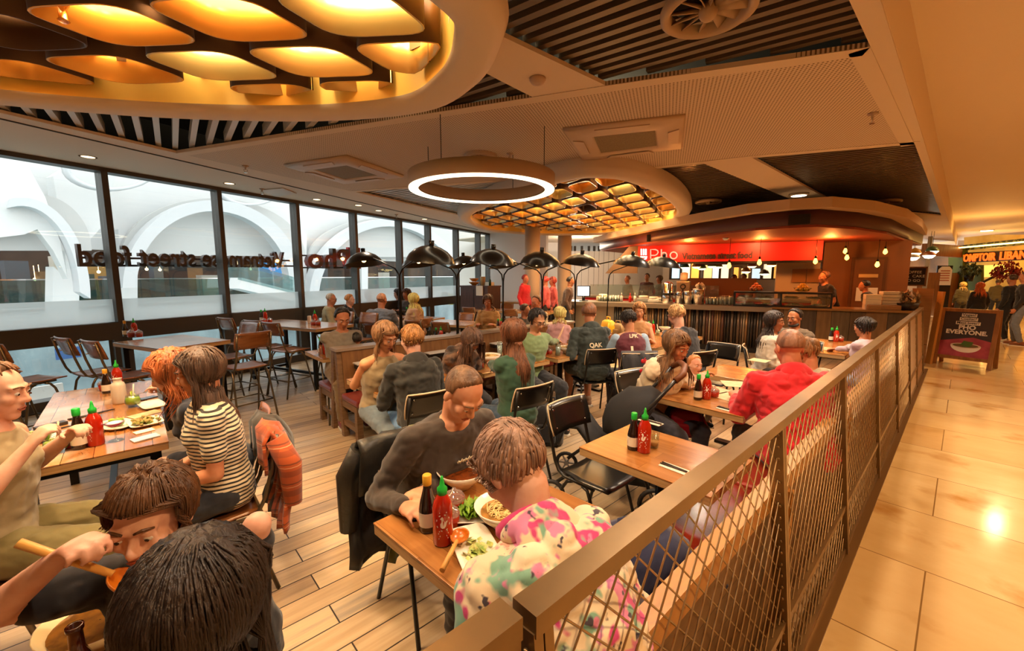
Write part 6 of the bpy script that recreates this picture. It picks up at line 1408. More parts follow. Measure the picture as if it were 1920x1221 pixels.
def plate(p, rx, ry, label, rz=0, nm='plate', col='e6dcc6', sq=False, food=None):
    t = thing(nm, label, 'plate', p, rz); n = 32; ex = .35 if sq else 1
    def E(k, z): return [V((rx*k*math.copysign(abs(math.cos(2*PI*i/n))**ex, math.cos(2*PI*i/n)), ry*k*math.copysign(abs(math.sin(2*PI*i/n))**ex, math.sin(2*PI*i/n)), z)) for i in range(n)]
    m = MB(); m.rings([E(.7, 0), E(.75, .003), E(1, .018), E(.97, .021), E(.72, .009), E(.02, .008)]); obj('dish', m, mat('china_'+col, col, .22, coat=.3), t)
    if food:
        rn = random.Random(int(p.x*1e4))
        if food == 'lettuce':
            m = MB()
            for _ in range(26):
                c = V((rn.gauss(0, rx*.35), rn.gauss(0, ry*.3), .018)); a = rn.random()*6.28; s_ = .028+.02*rn.random(); m.grid([[c+V((math.cos(a)*u*s_-math.sin(a)*v*s_*.6, math.sin(a)*u*s_+math.cos(a)*v*s_*.6, .012*math.sin(u*4+v*3)+.02*v*v+.008)) for u in (-1, -.5, 0, .5, 1)] for v in (-1, -.3, .4, 1)])
            obj('salad_leaves', m, mat('lettuce', '8cae34', .5, col2='5f8a22', scale=20), t)['kind'] = 'stuff'
        elif food == 'herbs':
            m = MB()
            for _ in range(120):
                c = V((rn.gauss(.1*rx, rx*.3), rn.gauss(0, ry*.3), .016+rn.random()*.01)); s_ = .006+.008*rn.random(); x, y = frame(V((rn.gauss(0, .5), rn.gauss(0, .5), 1))); m.quad(c-x*s_-y*s_, c+x*s_-y*s_*.5, c+x*s_+y*s_, c-x*s_*.6+y*s_)
            obj('chopped_herbs', m, mat('herbs', '7a9a30', .5, col2='d8d48a', scale=40), t)['kind'] = 'stuff'
        elif food == 'limes':
            for k in range(5):
                m = MB(); c = V((rn.gauss(0, rx*.4), rn.gauss(0, ry*.35), .03)); m.ball(c, (.03, .018, .014)); obj('lime_wedge', m, mat('lime', '9cb83c', .4, col2='5e7a20', scale=8), t)
            m = MB()
            for k in range(24): c = V((rn.gauss(-.2*rx, rx*.3), rn.gauss(0, ry*.3), .022)); m.ball(c, (.012, .008, .007), u=6, v=4)
            obj('leftover_food', m, mat('leftover', 'b89a5a', .6), t)['kind'] = 'stuff'
        else:
            m = MB()
            for k in range(60): c = V((rn.gauss(0, rx*.32), rn.gauss(0, ry*.3), .014+rn.random()*.025)); m.ball(c, (.018*rn.random()+.008, .012, .008), u=6, v=4)
            obj('food', m, mat('food_'+food, food, .5, col2='6a7a30', scale=25), t)['kind'] = 'stuff'
    return t
clear = glass_mat('tumbler_glass', 'eef4f2', .12)
def tumbler(p, r, h, label, fill=None, lv=.7, nm='glass_tumbler', straw=None, ball_=False):
    t = thing(nm, label, 'glass', p); prof = [(r*.85, 0), (r*.9, .004), (r, h), (r*.95, h), (r*.83, .01)] if not ball_ else [(r*.5, 0), (r*.6, .004), (r*.95, h*.3), (r, h*.5), (r*.82, h), (r*.79, h), (r*.96, h*.5), (r*.9, h*.3), (r*.4, .01)]
    m = MB(); m.lathe(prof, n=24); obj('glass', m, clear, t)
    if fill:
        pf = [(r*.8, .012), (r*.88, h*lv), (.002, h*lv)] if not ball_ else [(r*.42, .012), (r*.88, h*.3), (r*.94, h*.5), (r*(.94-.14*(lv-.5)*2), h*lv), (.002, h*lv)]
        m = MB(); m.lathe(pf, n=24); obj('drink', m, mat('drink_'+fill, fill, .1, coat=.5), t)
    if straw: m = MB(); m.cyl((r*.3, 0, .02), (-r*.7, r*.3, h+.075), .0045, n=8); obj('straw', m, mat('straw_'+straw, straw, .5), t)
    return t
def strip(p, q, w, h, nm, label, cat, mm, z0=0, group=None):
    d = V(q)-V(p); t = obj(nm, MB().box((0, 0, h/2), (d.length, w, h), None, min(h*.3, .003)), mm, loc=(V(p)+V(q))/2, rz=math.atan2(d.y, d.x)); return tag(t, label, cat, group)
napk = mat('paper_napkin', 'e4d8c4', .8); kraft = mat('kraft_menu', 'd0b48c', .75, col2='c4a67c', scale=20); wood_st = mat('pale_chopstick', 'd8b070', .5); darkst = mat('dark_chopstick', '2a211c', .4)
def chops(p, q, label, mm=None):
    p, q = V(p), V(q); t = thing('chopsticks', label, 'chopsticks', p); d = q-p; n = V((-d.y, d.x, 0)).normalized()*.009
    for s in (-1, 1): m = MB(); m.tube([n*s+V((0, 0, .004)), d+n*s*.5+V((0, 0, .004))], [.0042, .0028], 6); obj('stick', m, mm or wood_st, t)
    return t
# ---------------- long communal table
put('soy', tp(151, 840), 'soy bottle with bright green cap at the front of the long plank table', 1.15); put('sri', tp(181, 834), 'red chilli bottle with rooster print beside the big green drink', 1.12, R(40)); put('sri', tp(222, 727), 'red chilli bottle behind the cream flask on the long plank table', 1.05)
put('soyy', tp(201, 737), 'dark sauce bottle with red neck behind the red pot on the plank table'); put('pot', tp(197, 732), 'red sauce pot with clear lid beside the cream flask', 1.1); put('pot', tp(136, 838), 'dark dip pot half hidden by the green capped soy bottle', .9)
g = tumbler(tp(107, 848), .052, .085, 'large round glass of green drink with a straw at the table front', 'a8c030', .8, 'cocktail_glass', 'd8b890', True); m = MB(); m.cyl((-.02, -.03, .095), (-.016, -.036, .095), .022, n=16); o = obj('cucumber_slice', m, mat('cucumber', '6a8a34', .4), g); 
g = tumbler(tp(250, 762), .046, .085, 'round glass of green drink with a lime wheel by the cream flask', 'a6be2c', .8, 'cocktail_glass', 'c8c0b0', True); m = MB(); m.cyl((-.045, 0, .08), (-.043, .006, .082), .026, n=16); obj('lime_wheel', m, mat('lime_slice', 'b8cc50', .4), g)
t = thing('ceramic_flask', 'cream ceramic flask with open neck on the long plank table', 'flask', tp(225, 756)); m = MB(); m.lathe([(.04, 0), (.043, .008), (.043, .135), (.036, .155), (.024, .165), (.024, .185), (.028, .19), (.02, .188), (.019, .16)], n=26); obj('body', m, mat('flask_cream', 'c8baa8', .5), t)
t = thing('coupe_glass', 'stemmed glass of bright pink drink near the table corner', 'glass', tp(218, 826)); m = MB(); m.lathe([(.035, 0), (.033, .003), (.005, .008), (.004, .07), (.02, .08), (.048, .1), (.05, .112), (.047, .112), (.018, .084)], n=26); obj('glass', m, clear, t); m = MB(); m.lathe([(.016, .084), (.0455, .107), (.002, .107)], n=24); obj('drink', m, mat('drink_pink', 'c01858', .12, coat=.5), t); m = MB(); m.lathe([(.045, .1075), (.02, .112), (.002, .113)], n=20); obj('foam', m, mat('foam_pink', 'f0c8d8', .7), t)
plate(tp(218, 800), .13, .085, 'oval cream dish piled with lime wedges in the middle of the plank table', R(15), food='limes'); plate(tp(273, 795), .10, .085, 'small square dish with a spoon near the phone', R(8), sq=True, food='b88a4a'); plate(tp(285, 762), .12, .07, 'pale square plate in front of the red haired person', R(10), sq=True); plate(tp(76, 822), .13, .08, 'pale oblong dish beside the big green drink', R(10), sq=True, food='b8b080')
strip(tp(247, 829), tp(297, 816), .075, .009, 'smartphone', 'pale phone lying at the near corner of the long plank table', 'phone', mat('phone_pale', 'c8c8cc', .2)); strip(tp(252, 814), tp(288, 805), .06, .006, 'paper_napkin', 'folded napkin beside the pale phone', 'napkin', napk); strip(tp(262, 751), tp(292, 744), .07, .009, 'smartphone', 'dark phone beyond the second green drink', 'phone', mat('phone_dark', '1b1b1f', .15, coat=.5))
strip(tp(244, 784), tp(298, 770), .10, .002, 'kraft_menu', 'kraft paper menu beneath the small square dish', 'menu', kraft); strip(tp(66, 808), tp(124, 794), .06, .02, 'dark_tray', 'dark narrow tray behind the pale oblong dish', 'tray', mat('tray_dark', '3a332e', .4)); chops(tp(128, 788), tp(215, 768), 'dark chopsticks lying across the middle of the plank table', darkst); chops(tp(70, 815), tp(132, 800), 'dark chopsticks in front of the dark tray', darkst)
# ---------------- soup table by the railing
bowl(tp(866, 912), .115, .085, '7a3a14', 'large cream soup bowl with red brown broth near the dark sweatshirt', fl=.6); bowl(tp(945, 985), .115, .085, 'a8783a', 'cream noodle bowl under the floral fleece sleeve', fl=.7, noodles='d8b878')
put('soyy', tp(803, 992), 'dark sauce bottle with gold cap on the soup table', 1.1); put('sri', tp(831, 1016), 'red chilli bottle with rooster print on the soup table', 1.1, R(60)); put('pot', tp(852, 960), 'clear lidded sauce pot behind the chilli bottle on the soup table', 1.15); put('pot', tp(845, 985), 'second sauce pot close to the chilli bottle on the soup table', .95)
plate(tp(893, 968), .17, .075, 'long white platter with lettuce leaves behind the wooden spoon', R(50), sq=True, food='lettuce', col='ece4d2'); plate(tp(900, 1050), .18, .075, 'long white platter of chopped herbs at the table corner', R(-20), sq=True, food='herbs', col='ece4d2')
strip(tp(790, 975), tp(778, 940), .075, .009, 'smartphone', 'black phone beside the gold capped bottle on the soup table', 'phone', mat('phone_dark'))
strip(tp(898, 898), tp(930, 915), .05, .006, 'paper_napkin', 'white napkin packet beyond the soup bowl', 'napkin', napk)
def ladle(p, q, r, label):
    p, q = V(p), V(q); d = (q-p); t = thing('wooden_spoon', label, 'spoon', p); u = d.normalized(); m = MB(); x, y = frame(u)
    m.tube([u*r*.9, d], [.0075, .0095], 8); obj('handle', m, mat('spoon_handle', 'd8a050', .4), t)
    m = MB(); n = 20; ax = V((u.x, u.y, u.z)); b = ax.cross(V((0, 0, 1))).normalized(); nn = b.cross(ax); rr = []
    for k, z in ((.3, -.95), (.7, -.72), (.95, -.3), (1, 0), (.93, 0), (.85, -.25), (.6, -.6), (.2, -.8)): rr.append([(ax*math.cos(2*PI*i/n)*1.15+b*math.sin(2*PI*i/n))*r*k+nn*z*r*.6 for i in range(n)])
    m.rings(rr); obj('bowl', m, mat('spoon_bowl', 'c06a14', .3, coat=.4), t); return t
ladle(tp(862, 1003, .80), tp(829, 1070, .785), .034, 'orange wooden soup spoon resting on the herb platter')
a, b = p_spo['W'][1], None
hw = p_spo['base']+p_spo['rot'] @ (p_spo['W'][1]); mouth = p_spo['base']+p_spo['rot'] @ p_spo['H'](.0, .13, -.07)
ladle(mouth, hw+(hw-mouth)*.45+V((0, 0, .02)), .036, 'wooden soup spoon held up to the mouth of the messy haired person')
# ---------------- foreground table corner
pf = P(192, 1195, .77); pf.z = TZ
bowl(pf, .12, .08, '8a5a1c', 'cream soup bowl at the bottom edge beside the long black hair', fl=.75, rim='e0c898'); chops(pf+V((0, .02, .09)), P(172, 1128, .9), 'pale chopsticks standing in the bowl at the bottom edge')
p = P(146, 1216, .9); p.z = TZ; t = thing('brown_bottle', 'brown glass bottle neck at the bottom edge beside the bowl', 'bottle', P(146, 1221, .86)-V((0, 0, .1))); m = MB(); m.lathe([(.03, 0), (.031, .06), (.014, .11), (.013, .15), (.016, .155), (.016, .165), (.011, .165), (.010, .12)], n=18); obj('body', m, mat('amber_glass', '3a1408', .1, coat=.7), t)
# ---------------- empty table and hoodie table
put('soy', tp(1187, 842), 'soy bottle with bright green cap on the empty two seat table', 1.05); put('sri', tp(1207, 847), 'red chilli bottle on the empty two seat table', 1.08, R(20)); tumbler(tp(1224, 838), .033, .085, 'short clear glass with orange tint beside the chilli bottle on the empty table', 'd89a58', .45)
def setting(a, b, lb): strip(a, b, .06, .004, 'paper_napkin', 'folded napkin with cutlery %s' % lb, 'napkin', napk); n = (V(b)-V(a)); chops(V(a)+V((0, 0, .004)), V(b)+V((0, 0, .004)), 'dark chopsticks on the napkin %s' % lb, darkst)
setting(tp(1240, 870), tp(1288, 888), 'at the near edge of the empty table'); setting(tp(1200, 786), tp(1240, 798), 'at the far edge of the empty table')
put('soy', tp(1308, 749), 'soy bottle with green cap on the hoodie table', 1.0); put('sri', tp(1324, 748), 'red chilli bottle with green nozzle on the hoodie table', 1.0); put('pot', tp(1339, 744), 'small sauce pot on the hoodie table', .95)
for a, b, lb in ((tp(1355, 719), tp(1405, 722), 'farthest kraft menu on the hoodie table'), (tp(1320, 735), tp(1352, 728), 'kraft menu by the sauce bottles on the hoodie table'), (tp(1350, 748), tp(1385, 741), 'kraft menu under the hand in the red sleeve')): strip(a, b, .21, .002, 'kraft_menu', lb, 'menu', kraft)
setting(tp(1346, 764), tp(1394, 777), 'at the near edge of the hoodie table'); strip(tp(1437, 698, .84), tp(1446, 690, .86), .07, .009, 'smartphone', 'dark phone held up in front of the red hoodie', 'phone', mat('phone_dark'))
# ---------------- the other tables
def trio(x, y, where, pot=True, s=1.0, dz=TZ, dx=9):
    put('soy', tp(x, y, dz), 'soy bottle with green cap %s' % where, s); put('sri', tp(x+dx, y+1, dz), 'red chilli bottle %s' % where, s)
    if pot: put('pot', tp(x+dx*2, y, dz), 'red sauce pot %s' % where, s)
trio(602, 663, 'in front of the folded hands of the grey T-shirt'); tumbler(tp(635, 658), .03, .12, 'clear bottle of red drink by the grey T-shirt', 'b01c30', .5, 'drink_bottle')
trio(695, 722, 'at the corner of the table with the black hoodie', True, 1.0, TZ, 11); plate(tp(690, 702), .13, .07, 'white platter of salad beside the tan strappy top', R(10), sq=True, food='9a9a50', col='ece4d2'); plate(tp(715, 694), .10, .07, 'second white dish stacked with food in the booth', R(-10), sq=True, food='b8903c', col='ece4d2'); tumbler(tp(724, 714), .03, .09, 'glass of amber drink beside the chilli bottle in the booth', 'b84a18', .6)
put('soyy', tp(866, 682), 'dark tall sauce bottle at the fur jacket table', 1.1); put('sri', tp(877, 690), 'red chilli bottle at the fur jacket table', 1.05); put('pot', tp(886, 684), 'sauce pot at the fur jacket table'); bowl(tp(918, 680), .125, .09, 'd8a050', 'large bowl of noodles in front of the green cardigan', fl=.85, noodles='e0b870'); tumbler(tp(903, 692), .034, .085, 'glass of red drink near the green sleeve', 'c02a18', .75); tumbler(tp(888, 690), .03, .06, 'small clear glass left of the red drink'); tumbler(tp(937, 672), .032, .19, 'tall clear water bottle beside the long brown hair', 'd8e0dc', .8, 'water_bottle'); plate(tp(936, 688), .12, .09, 'plate of fries and salad by the green cardigan', 0, food='d8a040'); chops(tp(905, 702), tp(924, 698), 'pale chopsticks on a napkin by the green cardigan')
trio(1012, 664, 'in front of the pale green jacket'); bowl(tp(1036, 655), .115, .085, 'c89048', 'noodle bowl under the chopsticks of the pale green jacket', fl=.85, noodles='d8b070'); bowl(tp(1063, 662), .11, .08, 'd0a868', 'second noodle bowl at the right end of the pale green jacket table', fl=.9, noodles='e6cfa0'); tumbler(tp(1046, 668), .033, .15, 'clear water carafe between the two noodle bowls', 'c8d0cc', .75, 'water_bottle')
trio(818, 640, 'beside the napkins behind the booth bench'); strip(tp(800, 640), tp(815, 637), .12, .01, 'paper_napkin', 'white napkins behind the booth bench', 'napkin', napk); tumbler(tp(845, 638), .035, .08, 'clear glass behind the booth bench with pink sauce', 'd88a70', .5)
trio(934, 618, 'on the table near the standing person in tan', True, .95, TZ, 6)
put('soy', tp(1216, 626), 'soy bottle with green cap on the suit table'); put('sri', tp(1224, 626), 'red chilli bottle on the suit table'); tumbler(tp(1233, 629), .034, .1, 'glass of cloudy lemonade with a straw on the suit table', 'd8cfa0', .8, straw='e8dcc0'); bowl(tp(1246, 620), .10, .06, '9a9a44', 'bowl of green salad in front of the dark suit', fl=.9, noodles='b8b060'); plate(tp(1205, 616), .11, .09, 'plate on the suit table beyond the sauce bottles', 0, food='a8904a')
trio(1558, 640, 'on the lilac table by the plank wall'); strip(tp(1535, 655), tp(1556, 652), .2, .002, 'kraft_menu', 'kraft menu on the lilac table', 'menu', kraft); strip(tp(1590, 650), tp(1612, 654), .07, .03, 'book_tray', 'dark tray before the lilac sleeves', 'tray', mat('tray_dark')); strip(tp(1418, 678), tp(1430, 674), .18, .002, 'kraft_menu', 'kraft menu on the small orange topped table', 'menu', kraft)
HZ2 = .931
put('soyy', tp(236, 630, HZ2), 'dark bottle with brown cap on the near high table'); put('sri', tp(253, 629, HZ2), 'red chilli bottle with green cap on the near high table'); put('pot', tp(246, 632, HZ2), 'left red sauce pot on the near high table', 1.1); put('pot', tp(261, 632, HZ2), 'right red sauce pot on the near high table', 1.1)
put('soy', tp(491, 603, HZ2), 'yellow green bottle on the second high table'); put('sri', tp(498, 603, HZ2), 'red chilli bottle at the left end of the second high table'); put('pot', tp(495, 606, HZ2), 'left sauce pot at the left end of the second high table'); put('pot', tp(506, 605, HZ2), 'right sauce pot at the left end of the second high table')
put('sri', tp(591, 608, HZ2), 'red chilli bottle at the booth end of the second high table'); put('pot', tp(587, 610, HZ2), 'left sauce pot at the booth end of the second high table'); put('pot', tp(597, 610, HZ2), 'right sauce pot at the booth end of the second high table'); strip(tp(578, 606, HZ2), tp(583, 606, HZ2), .05, .12, 'menu_block', 'upright menu card block at the booth end of the second high table', 'menu', napk)
for x, y, lb, f in ((672, 581, 'plate of pale food among the window group', 'd8b878'), (684, 583, 'second plate of pale food by the blue grey shirt', 'd8c090'), (735, 580, 'plate in front of the peach jacket', 'c0a060')): plate(tp(x, y), .15, .11, lb, 0, food=f)
put('sri', tp(768, 592), 'red chilli bottle on the pale empty ended table'); put('soy', tp(763, 592), 'soy bottle on the pale empty ended table'); put('pot', tp(778, 594), 'red sauce pot on the pale empty ended table', 1.1); tumbler(tp(792, 592), .035, .1, 'glass with green leaves on the pale empty ended table', '4a5a2a', .8)
put('sri', tp(868, 571), 'red chilli bottle on the long pale table'); put('pot', tp(872, 573), 'red sauce pot on the long pale table', 1.1); put('soy', tp(863, 571), 'soy bottle on the long pale table')
# ---------------- bags and coats
def coat(info, w_, drop, label, mm, off=0, nm='hanging_coat', cat='jacket', thick=.07, tilt=0, chair_=None, sleeve=True):
    """a coat over the back of the chair: a folded shell with sagging hem and a sleeve"""
    c = chair_; q = c.matrix_basis; bx = Matrix.Rotation(c.rotation_euler.z, 4, 'Z'); bx.translation = V(c.location)
    t = thing(nm, label, cat, c.location, c.rotation_euler.z); sh = .66 if 'bar' in c.name else .46; rn = random.Random(len(label)); top = sh+.425
    m = MB(); rows = []; n = 15
    for i in range(13):
        v = i/12; row = []
        for j in range(n):
            u = j/(n-1)*2-1; bulge = thick*math.sin(PI*min(1, v*1.05+.08))*(.7+.3*math.cos(u*2)); fold = .014*math.sin(u*9+v*3)+.010*math.sin(u*17-v*4)
            row.append(V((off+u*w_*(1+.12*v)+tilt*v, -.285-bulge-fold, top-.01-drop*v-.05*abs(u)**1.5*(1-v)+.02*math.sin(u*6)*v)))
        rows.append(row)
    front = [[V((p.x, -.205-.01*math.sin(k*.8), p.z)) for k, p in enumerate(r)] for r in rows[:5]][::-1]
    lip = [[V((p.x, -.245, top+.012)) for p in rows[0]]]
    m.grid(front+lip+rows, .016); obj('shell', m, mm, t)
    if sleeve:
        m = MB(); s = 1 if tilt >= 0 else -1; m.tube([V((off+s*w_*.85, -.27, top-.05)), V((off+s*w_*1.1, -.33, top-.2)), V((off+s*w_*1.15, -.33, top-drop*.75))], [.055, .06, .045], 12); obj('sleeve', m, mm, t)
    return t
puff = mat('puffer_black', '24211c', .45, bump=.7, bscale=7); 
coat(None, .2, .66, 'black quilted puffer coat hanging from the chair of the dark sweatshirt', puff, .09, 'puffer_coat', 'coat', .13, .03, ch_man)
coat(None, .16, .72, 'olive green coat under the black puffer on the same chair', cloth('5a5a20'), -.06, 'olive_coat', 'coat', .05, .02, ch_man, False)
coat(None, .17, .56, 'orange tartan shirt hanging from the chair at the plank table', cloth('b4501c', 'tartan'), -.02, 'tartan_shirt', 'shirt', .07, -.05, ch_str)
coat(None, .14, .58, 'dark brown jacket beneath the tartan shirt', cloth('2e2822'), .12, 'brown_jacket', 'jacket', .12, .05, ch_str)
cv = [o for o in bpy.data.objects if o.get('label', '').startswith('black chair with a dark jacket behind the claret')][0]
coat(None, .2, .5, 'dark grey jacket with small red badge on the chair behind the claret shirt', cloth('2a2a2e'), 0, 'grey_jacket', 'jacket', .08, .03, cv)
def bag(p, d, label, mm, rz=0, nm='bag', handle=True, tilt=None):
    t = thing(nm, label, 'bag', p, rz); m = MB(); n = 20; x, y, z = d
    rr = []
    for k, h in ((.7, 0), (.95, .05), (1, .3), (.98, .6), (.86, .88), (.5, 1.0)): rr.append([V((x/2*k*math.copysign(abs(math.cos(2*PI*i/n))**.5, math.cos(2*PI*i/n))+.01*math.sin(i*3+h*9), y/2*k*math.copysign(abs(math.sin(2*PI*i/n))**.5, math.sin(2*PI*i/n)), z*h)) for i in range(n)])
    m.rings(rr); obj('body', m, mm, t)
    if handle: m = MB(); m.tube([(-x*.2, 0, z*.95), (-x*.18, 0, z*1.2), (x*.18, 0, z*1.2), (x*.2, 0, z*.95)], .01, 6); obj('handle', m, mm, t)
    m = MB(); m.tube([(x*.45, -y*.35, z*.85), (x*.58, -y*.6, z*.5), (x*.4, -y*.5, z*.1)], .013, 6); obj('strap', m, mm, t)
    if handle: m = MB(); m.box((0, -y*.5, z*.35), (x*.6, .05, z*.45), None, .02); obj('front_pocket', m, mm, t)
    return t
navy = cloth('1d2446'); bag(V((-.74, 1.30, .478)), (.42, .32, .30), 'large navy blue rucksack on the red banquette behind the mesh', navy, R(70), 'rucksack')
bag(V((-2.75, 3.05, 0)), (.3, .25, .4), 'black rucksack on the floor under the green cardigan chair', cloth('17161a'), R(30), 'rucksack'); bag(P(990, 800, 0), (.28, .2, .32), 'dark handbag on the floor beside the green cardigan chair', cloth('1e1a18'), R(60), 'handbag')
bag(P(1140, 628, TZ), (.3, .16, .24), 'yellow paper carrier bag with red label on the booth table', mat('bag_yellow', 'e8b010', .5), R(-30), 'carrier_bag'); tumbler(tp(1128, 640), .045, .14, 'paper drink cup beside the yellow carrier bag', 'd8cbb4', .95, 'paper_cup'); tumbler(tp(1142, 643), .045, .15, 'red and cream patterned cup before the yellow carrier bag', 'c8643c', .95, 'paper_cup'); bag(P(1158, 630, TZ), (.2, .12, .2), 'brown paper bag right of the yellow carrier bag', mat('bag_kraft', 'a88858', .7), 0, 'paper_bag')
bag(P(846, 571, .77), (.3, .2, .34), 'yellow plastic carrier bag on the long pale table', mat('bag_lemon', 'e8cc10', .4), .4, 'carrier_bag'); bag(P(834, 571, .77), (.26, .2, .4), 'brown paper bag beside the yellow plastic carrier', mat('bag_kraft'), .2, 'paper_bag')
for x, lb in ((881, 'left yellow basket of bread on the far table'), (900, 'right orange basket on the far table')): bowl(P(x, 561, .91), .17, .09, 'd8a030', lb, 'bread_basket', 'c88a30', .9)
# ---------------- pushchair
st = thing('pushchair', 'black pushchair with brown handle and hood parked beside the baby', 'pushchair', (-1.72, 2.62, 0), R(118)); ctube = mat('pram_grey', '3a3a3c', .3, .6); pf_ = mat('pram_fabric', '1b1b1e', .8, bump=.2, bscale=12)
for s in (-1, 1):
    m = MB(); m.tube([(s*.24, -.42, 1.02), (s*.24, -.30, .86), (s*.23, .05, .45), (s*.22, .38, .16)], .014, 8); obj('side_tube', m, ctube, st)
    m = MB(); m.tube([(s*.24, -.12, .66), (s*.24, -.32, .14)], .013, 8); obj('rear_strut', m, ctube, st)
    for y, r in ((-.34, .13), (.40, .10)):
        m = MB(); m.tube([(s*.26, y+(r-.016)*math.cos(2*PI*k/24), r+(r-.016)*math.sin(2*PI*k/24)) for k in range(24)], .016, 8, close=True, cap=False); wo = obj('wheel', m, mat('tyre', '232326', .6), st)
        m = MB(); m.cyl((s*.26-.02, y, r), (s*.26+.02, y, r), .02, n=12)
        for k in range(6): m.bar((s*.26, y, r), (s*.26, y+(r-.02)*math.cos(PI*k/3), r+(r-.02)*math.sin(PI*k/3)), .012, .01, up=(1, 0, 0))
        m.b.verts.ensure_lookup_table(); obj('spokes', m, mat('spoke_grey', '8a8a8c', .4, .5), wo)
m = MB(); m.tube([(-.24, -.42, 1.02), (-.2, -.47, 1.06), (0, -.49, 1.075), (.2, -.47, 1.06), (.24, -.42, 1.02)], .022, 10); obj('handle', m, mat('pram_tan', '6a3a1c', .5), st)
rows = [[(-.2+.1*j, -.28+.60*i/6, .62-.22*math.sin(PI*min(1, i/5))-(.03*(1-abs(j-2)/2)) - (.0 if i < 4 else .0)) for j in range(5)] for i in range(7)]
m = MB(); m.grid(rows, .03); obj('seat', m, pf_, st)
rows = []
for i in range(9):
    a = R(-10+125*i/8); rows.append([(.24*math.cos(PI*j/10), -.22+.33*math.cos(a)*math.sin(PI*j/10)*.9, .60+(.29+.02*(i % 2))*math.sin(a)*math.sin(PI*j/10)**.6) for j in range(11)])
m = MB(); m.grid(rows, .012); obj('hood', m, pf_, st)
m = MB(); m.b2((-.18, -.3, .2), (.18, .1, .34), .04); obj('basket', m, pf_, st)
bag(P(1285, 795, .52)-V((0, 0, .1)), (.26, .12, .22), 'red handbag hanging on the pushchair', mat('bag_red', '9c1020', .4), R(30), 'handbag')
# ---------------- things on the service counter
CZ = 1.031
def kp(x, b=.25, z=CZ): q = KP(x, 570, b); q.z = z; return q
def can(x, r, h, label, mm, nm='steel_canister', lid=None, b=.25):
    t = thing(nm, label, 'canister', kp(x, b)); m = MB(); m.lathe([(r, 0), (r, h*.96), (r*.96, h)], n=24); obj('body', m, mm, t); 
    m = MB(); m.lathe([(r*1.02, h*.93), (r*1.02, h*1.0), (r*.3, h*1.04)], n=24); obj('lid', m, lid or chrome, t); return t
can(1273, .09, .28, 'narrow steel canister left of the three on the counter', chrome); can(1290, .11, .30, 'middle steel canister on the counter', chrome); can(1309, .13, .36, 'tall steel canister with white paper tuft on the counter', chrome); o = tag(obj('paper_tuft', leafball((0, 0, .04), .09, None, 40, .14, 2), napk, loc=kp(1311, .25, CZ+.37)), 'white paper tuft sticking out of the tall steel canister', 'paper')
t = thing('coffee_urn', 'shiny steel coffee urn with black bands on the counter', 'urn', kp(1251, .3)); m = MB(); m.lathe([(.13, 0), (.13, .18), (.12, .2), (.12, .46), (.09, .5), (.03, .52)], n=26); obj('body', m, chrome, t); m = MB(); m.lathe([(.131, .2), (.135, .21), (.135, .24), (.131, .25)], n=26); m.cyl((-.1, -.08, .5), (-.1, -.08, .05), .018); m.cyl((.1, -.08, .5), (.1, -.08, .05), .018); obj('black_trim', m, black, t)
t = thing('coffee_grinder', 'tall steel coffee grinder with black dial on the back counter', 'coffee machine', K(*(kab(kp(1280, 1.9))), 1.1)); m = MB(); m.box((0, 0, .22), (.34, .34, .44), KR, .02); obj('body', m, steel_top, t); m = MB(); m.lathe([(.08, .44), (.1, .5), (.1, .66), (.04, .68)], n=20); obj('hopper', m, mat('hopper_cream', 'd8cbb4', .4), t)
m = MB(); q = -KB*.18; m.tube([q+KV*.06*math.cos(2*PI*k/16)+V((0, 0, .3+.06*math.sin(2*PI*k/16))) for k in range(16)], .016, 8, close=True, cap=False); m.bar(q+V((0, 0, .22)), q+V((0, 0, .06)), .03); obj('dial', m, black, t)
for i in range(7): tumbler(kp(1325+i*3.2, .2+.08*(i % 2)), .035, .13, 'stacked clear tumbler right of the steel canisters', 'c8d0c8', .2, group=None) if False else tag(tumbler(kp(1325+i*3.4, .2+.09*(i % 2)), .036, .17, 'clear tumbler in the stack right of the steel canisters', 'b8b8a8', .9), None, None, 'stacked tumblers on the counter')
for i in range(6): tag(tumbler(kp(1351+i*4.2, .2+.09*(i % 2)), .036, .22, 'clear water bottle in the row left of the food display', 'c8ccc4', .85, 'water_bottle'), None, None, 'water bottles on the counter')
for x, col, lb in ((1165, 'c8c0b4', 'white squeeze bottle left of the ketchup on the counter'), (1181, 'd01808', 'bright red ketchup bottle on the counter'), (1190, 'd8d4c0', 'white squeeze bottle right of the ketchup on the counter')):
    t = thing('squeeze_bottle', lb, 'sauce bottle', kp(x, .3)); m = MB(); m.lathe([(.035, 0), (.035, .13), (.015, .16)], n=16); obj('body', m, mat('squeeze_'+col, col, .3), t); m = MB(); m.lathe([(.015, .16), (.006, .23)], n=10); obj('nozzle', m, mat('squeeze_'+col), t)
for i in range(9): tag(tumbler(kp(1124+i*5, .35), .04, .11+.05*(i % 2), 'cream paper cup stack on the steel counter', 'd8ccb8', .98, 'paper_cup'), None, None, 'paper cups on the counter')
for i, (x, h) in enumerate(((1130, .12), (1150, .08), (1206, .1), (1225, .08), (1238, .06))):
    t = thing('crockery_stack', ['cream box of cutlery beside the paper cups', 'white tray of small bowls by the paper cups', 'steel mesh basket right of the ketchup', 'stack of white plates left of the coffee urn', 'flat pile of dishes beside the coffee urn'][i], 'crockery', kp(x, .5)); m = MB(); m.box((0, 0, h/2), (.3, .24, h), KR, .02); obj('lower_stack', m, mat('crock_%d' % i, ['d0b890', 'd8d0c0', '9a9488', 'e0d8c8', 'c8bca4'][i], .4), t); m = MB(); m.lathe([(.11, h), (.11, h+.05), (.09, h+.06)], n=18); obj('upper_stack', m, mat('crock_top', 'd6ccba', .4), t)
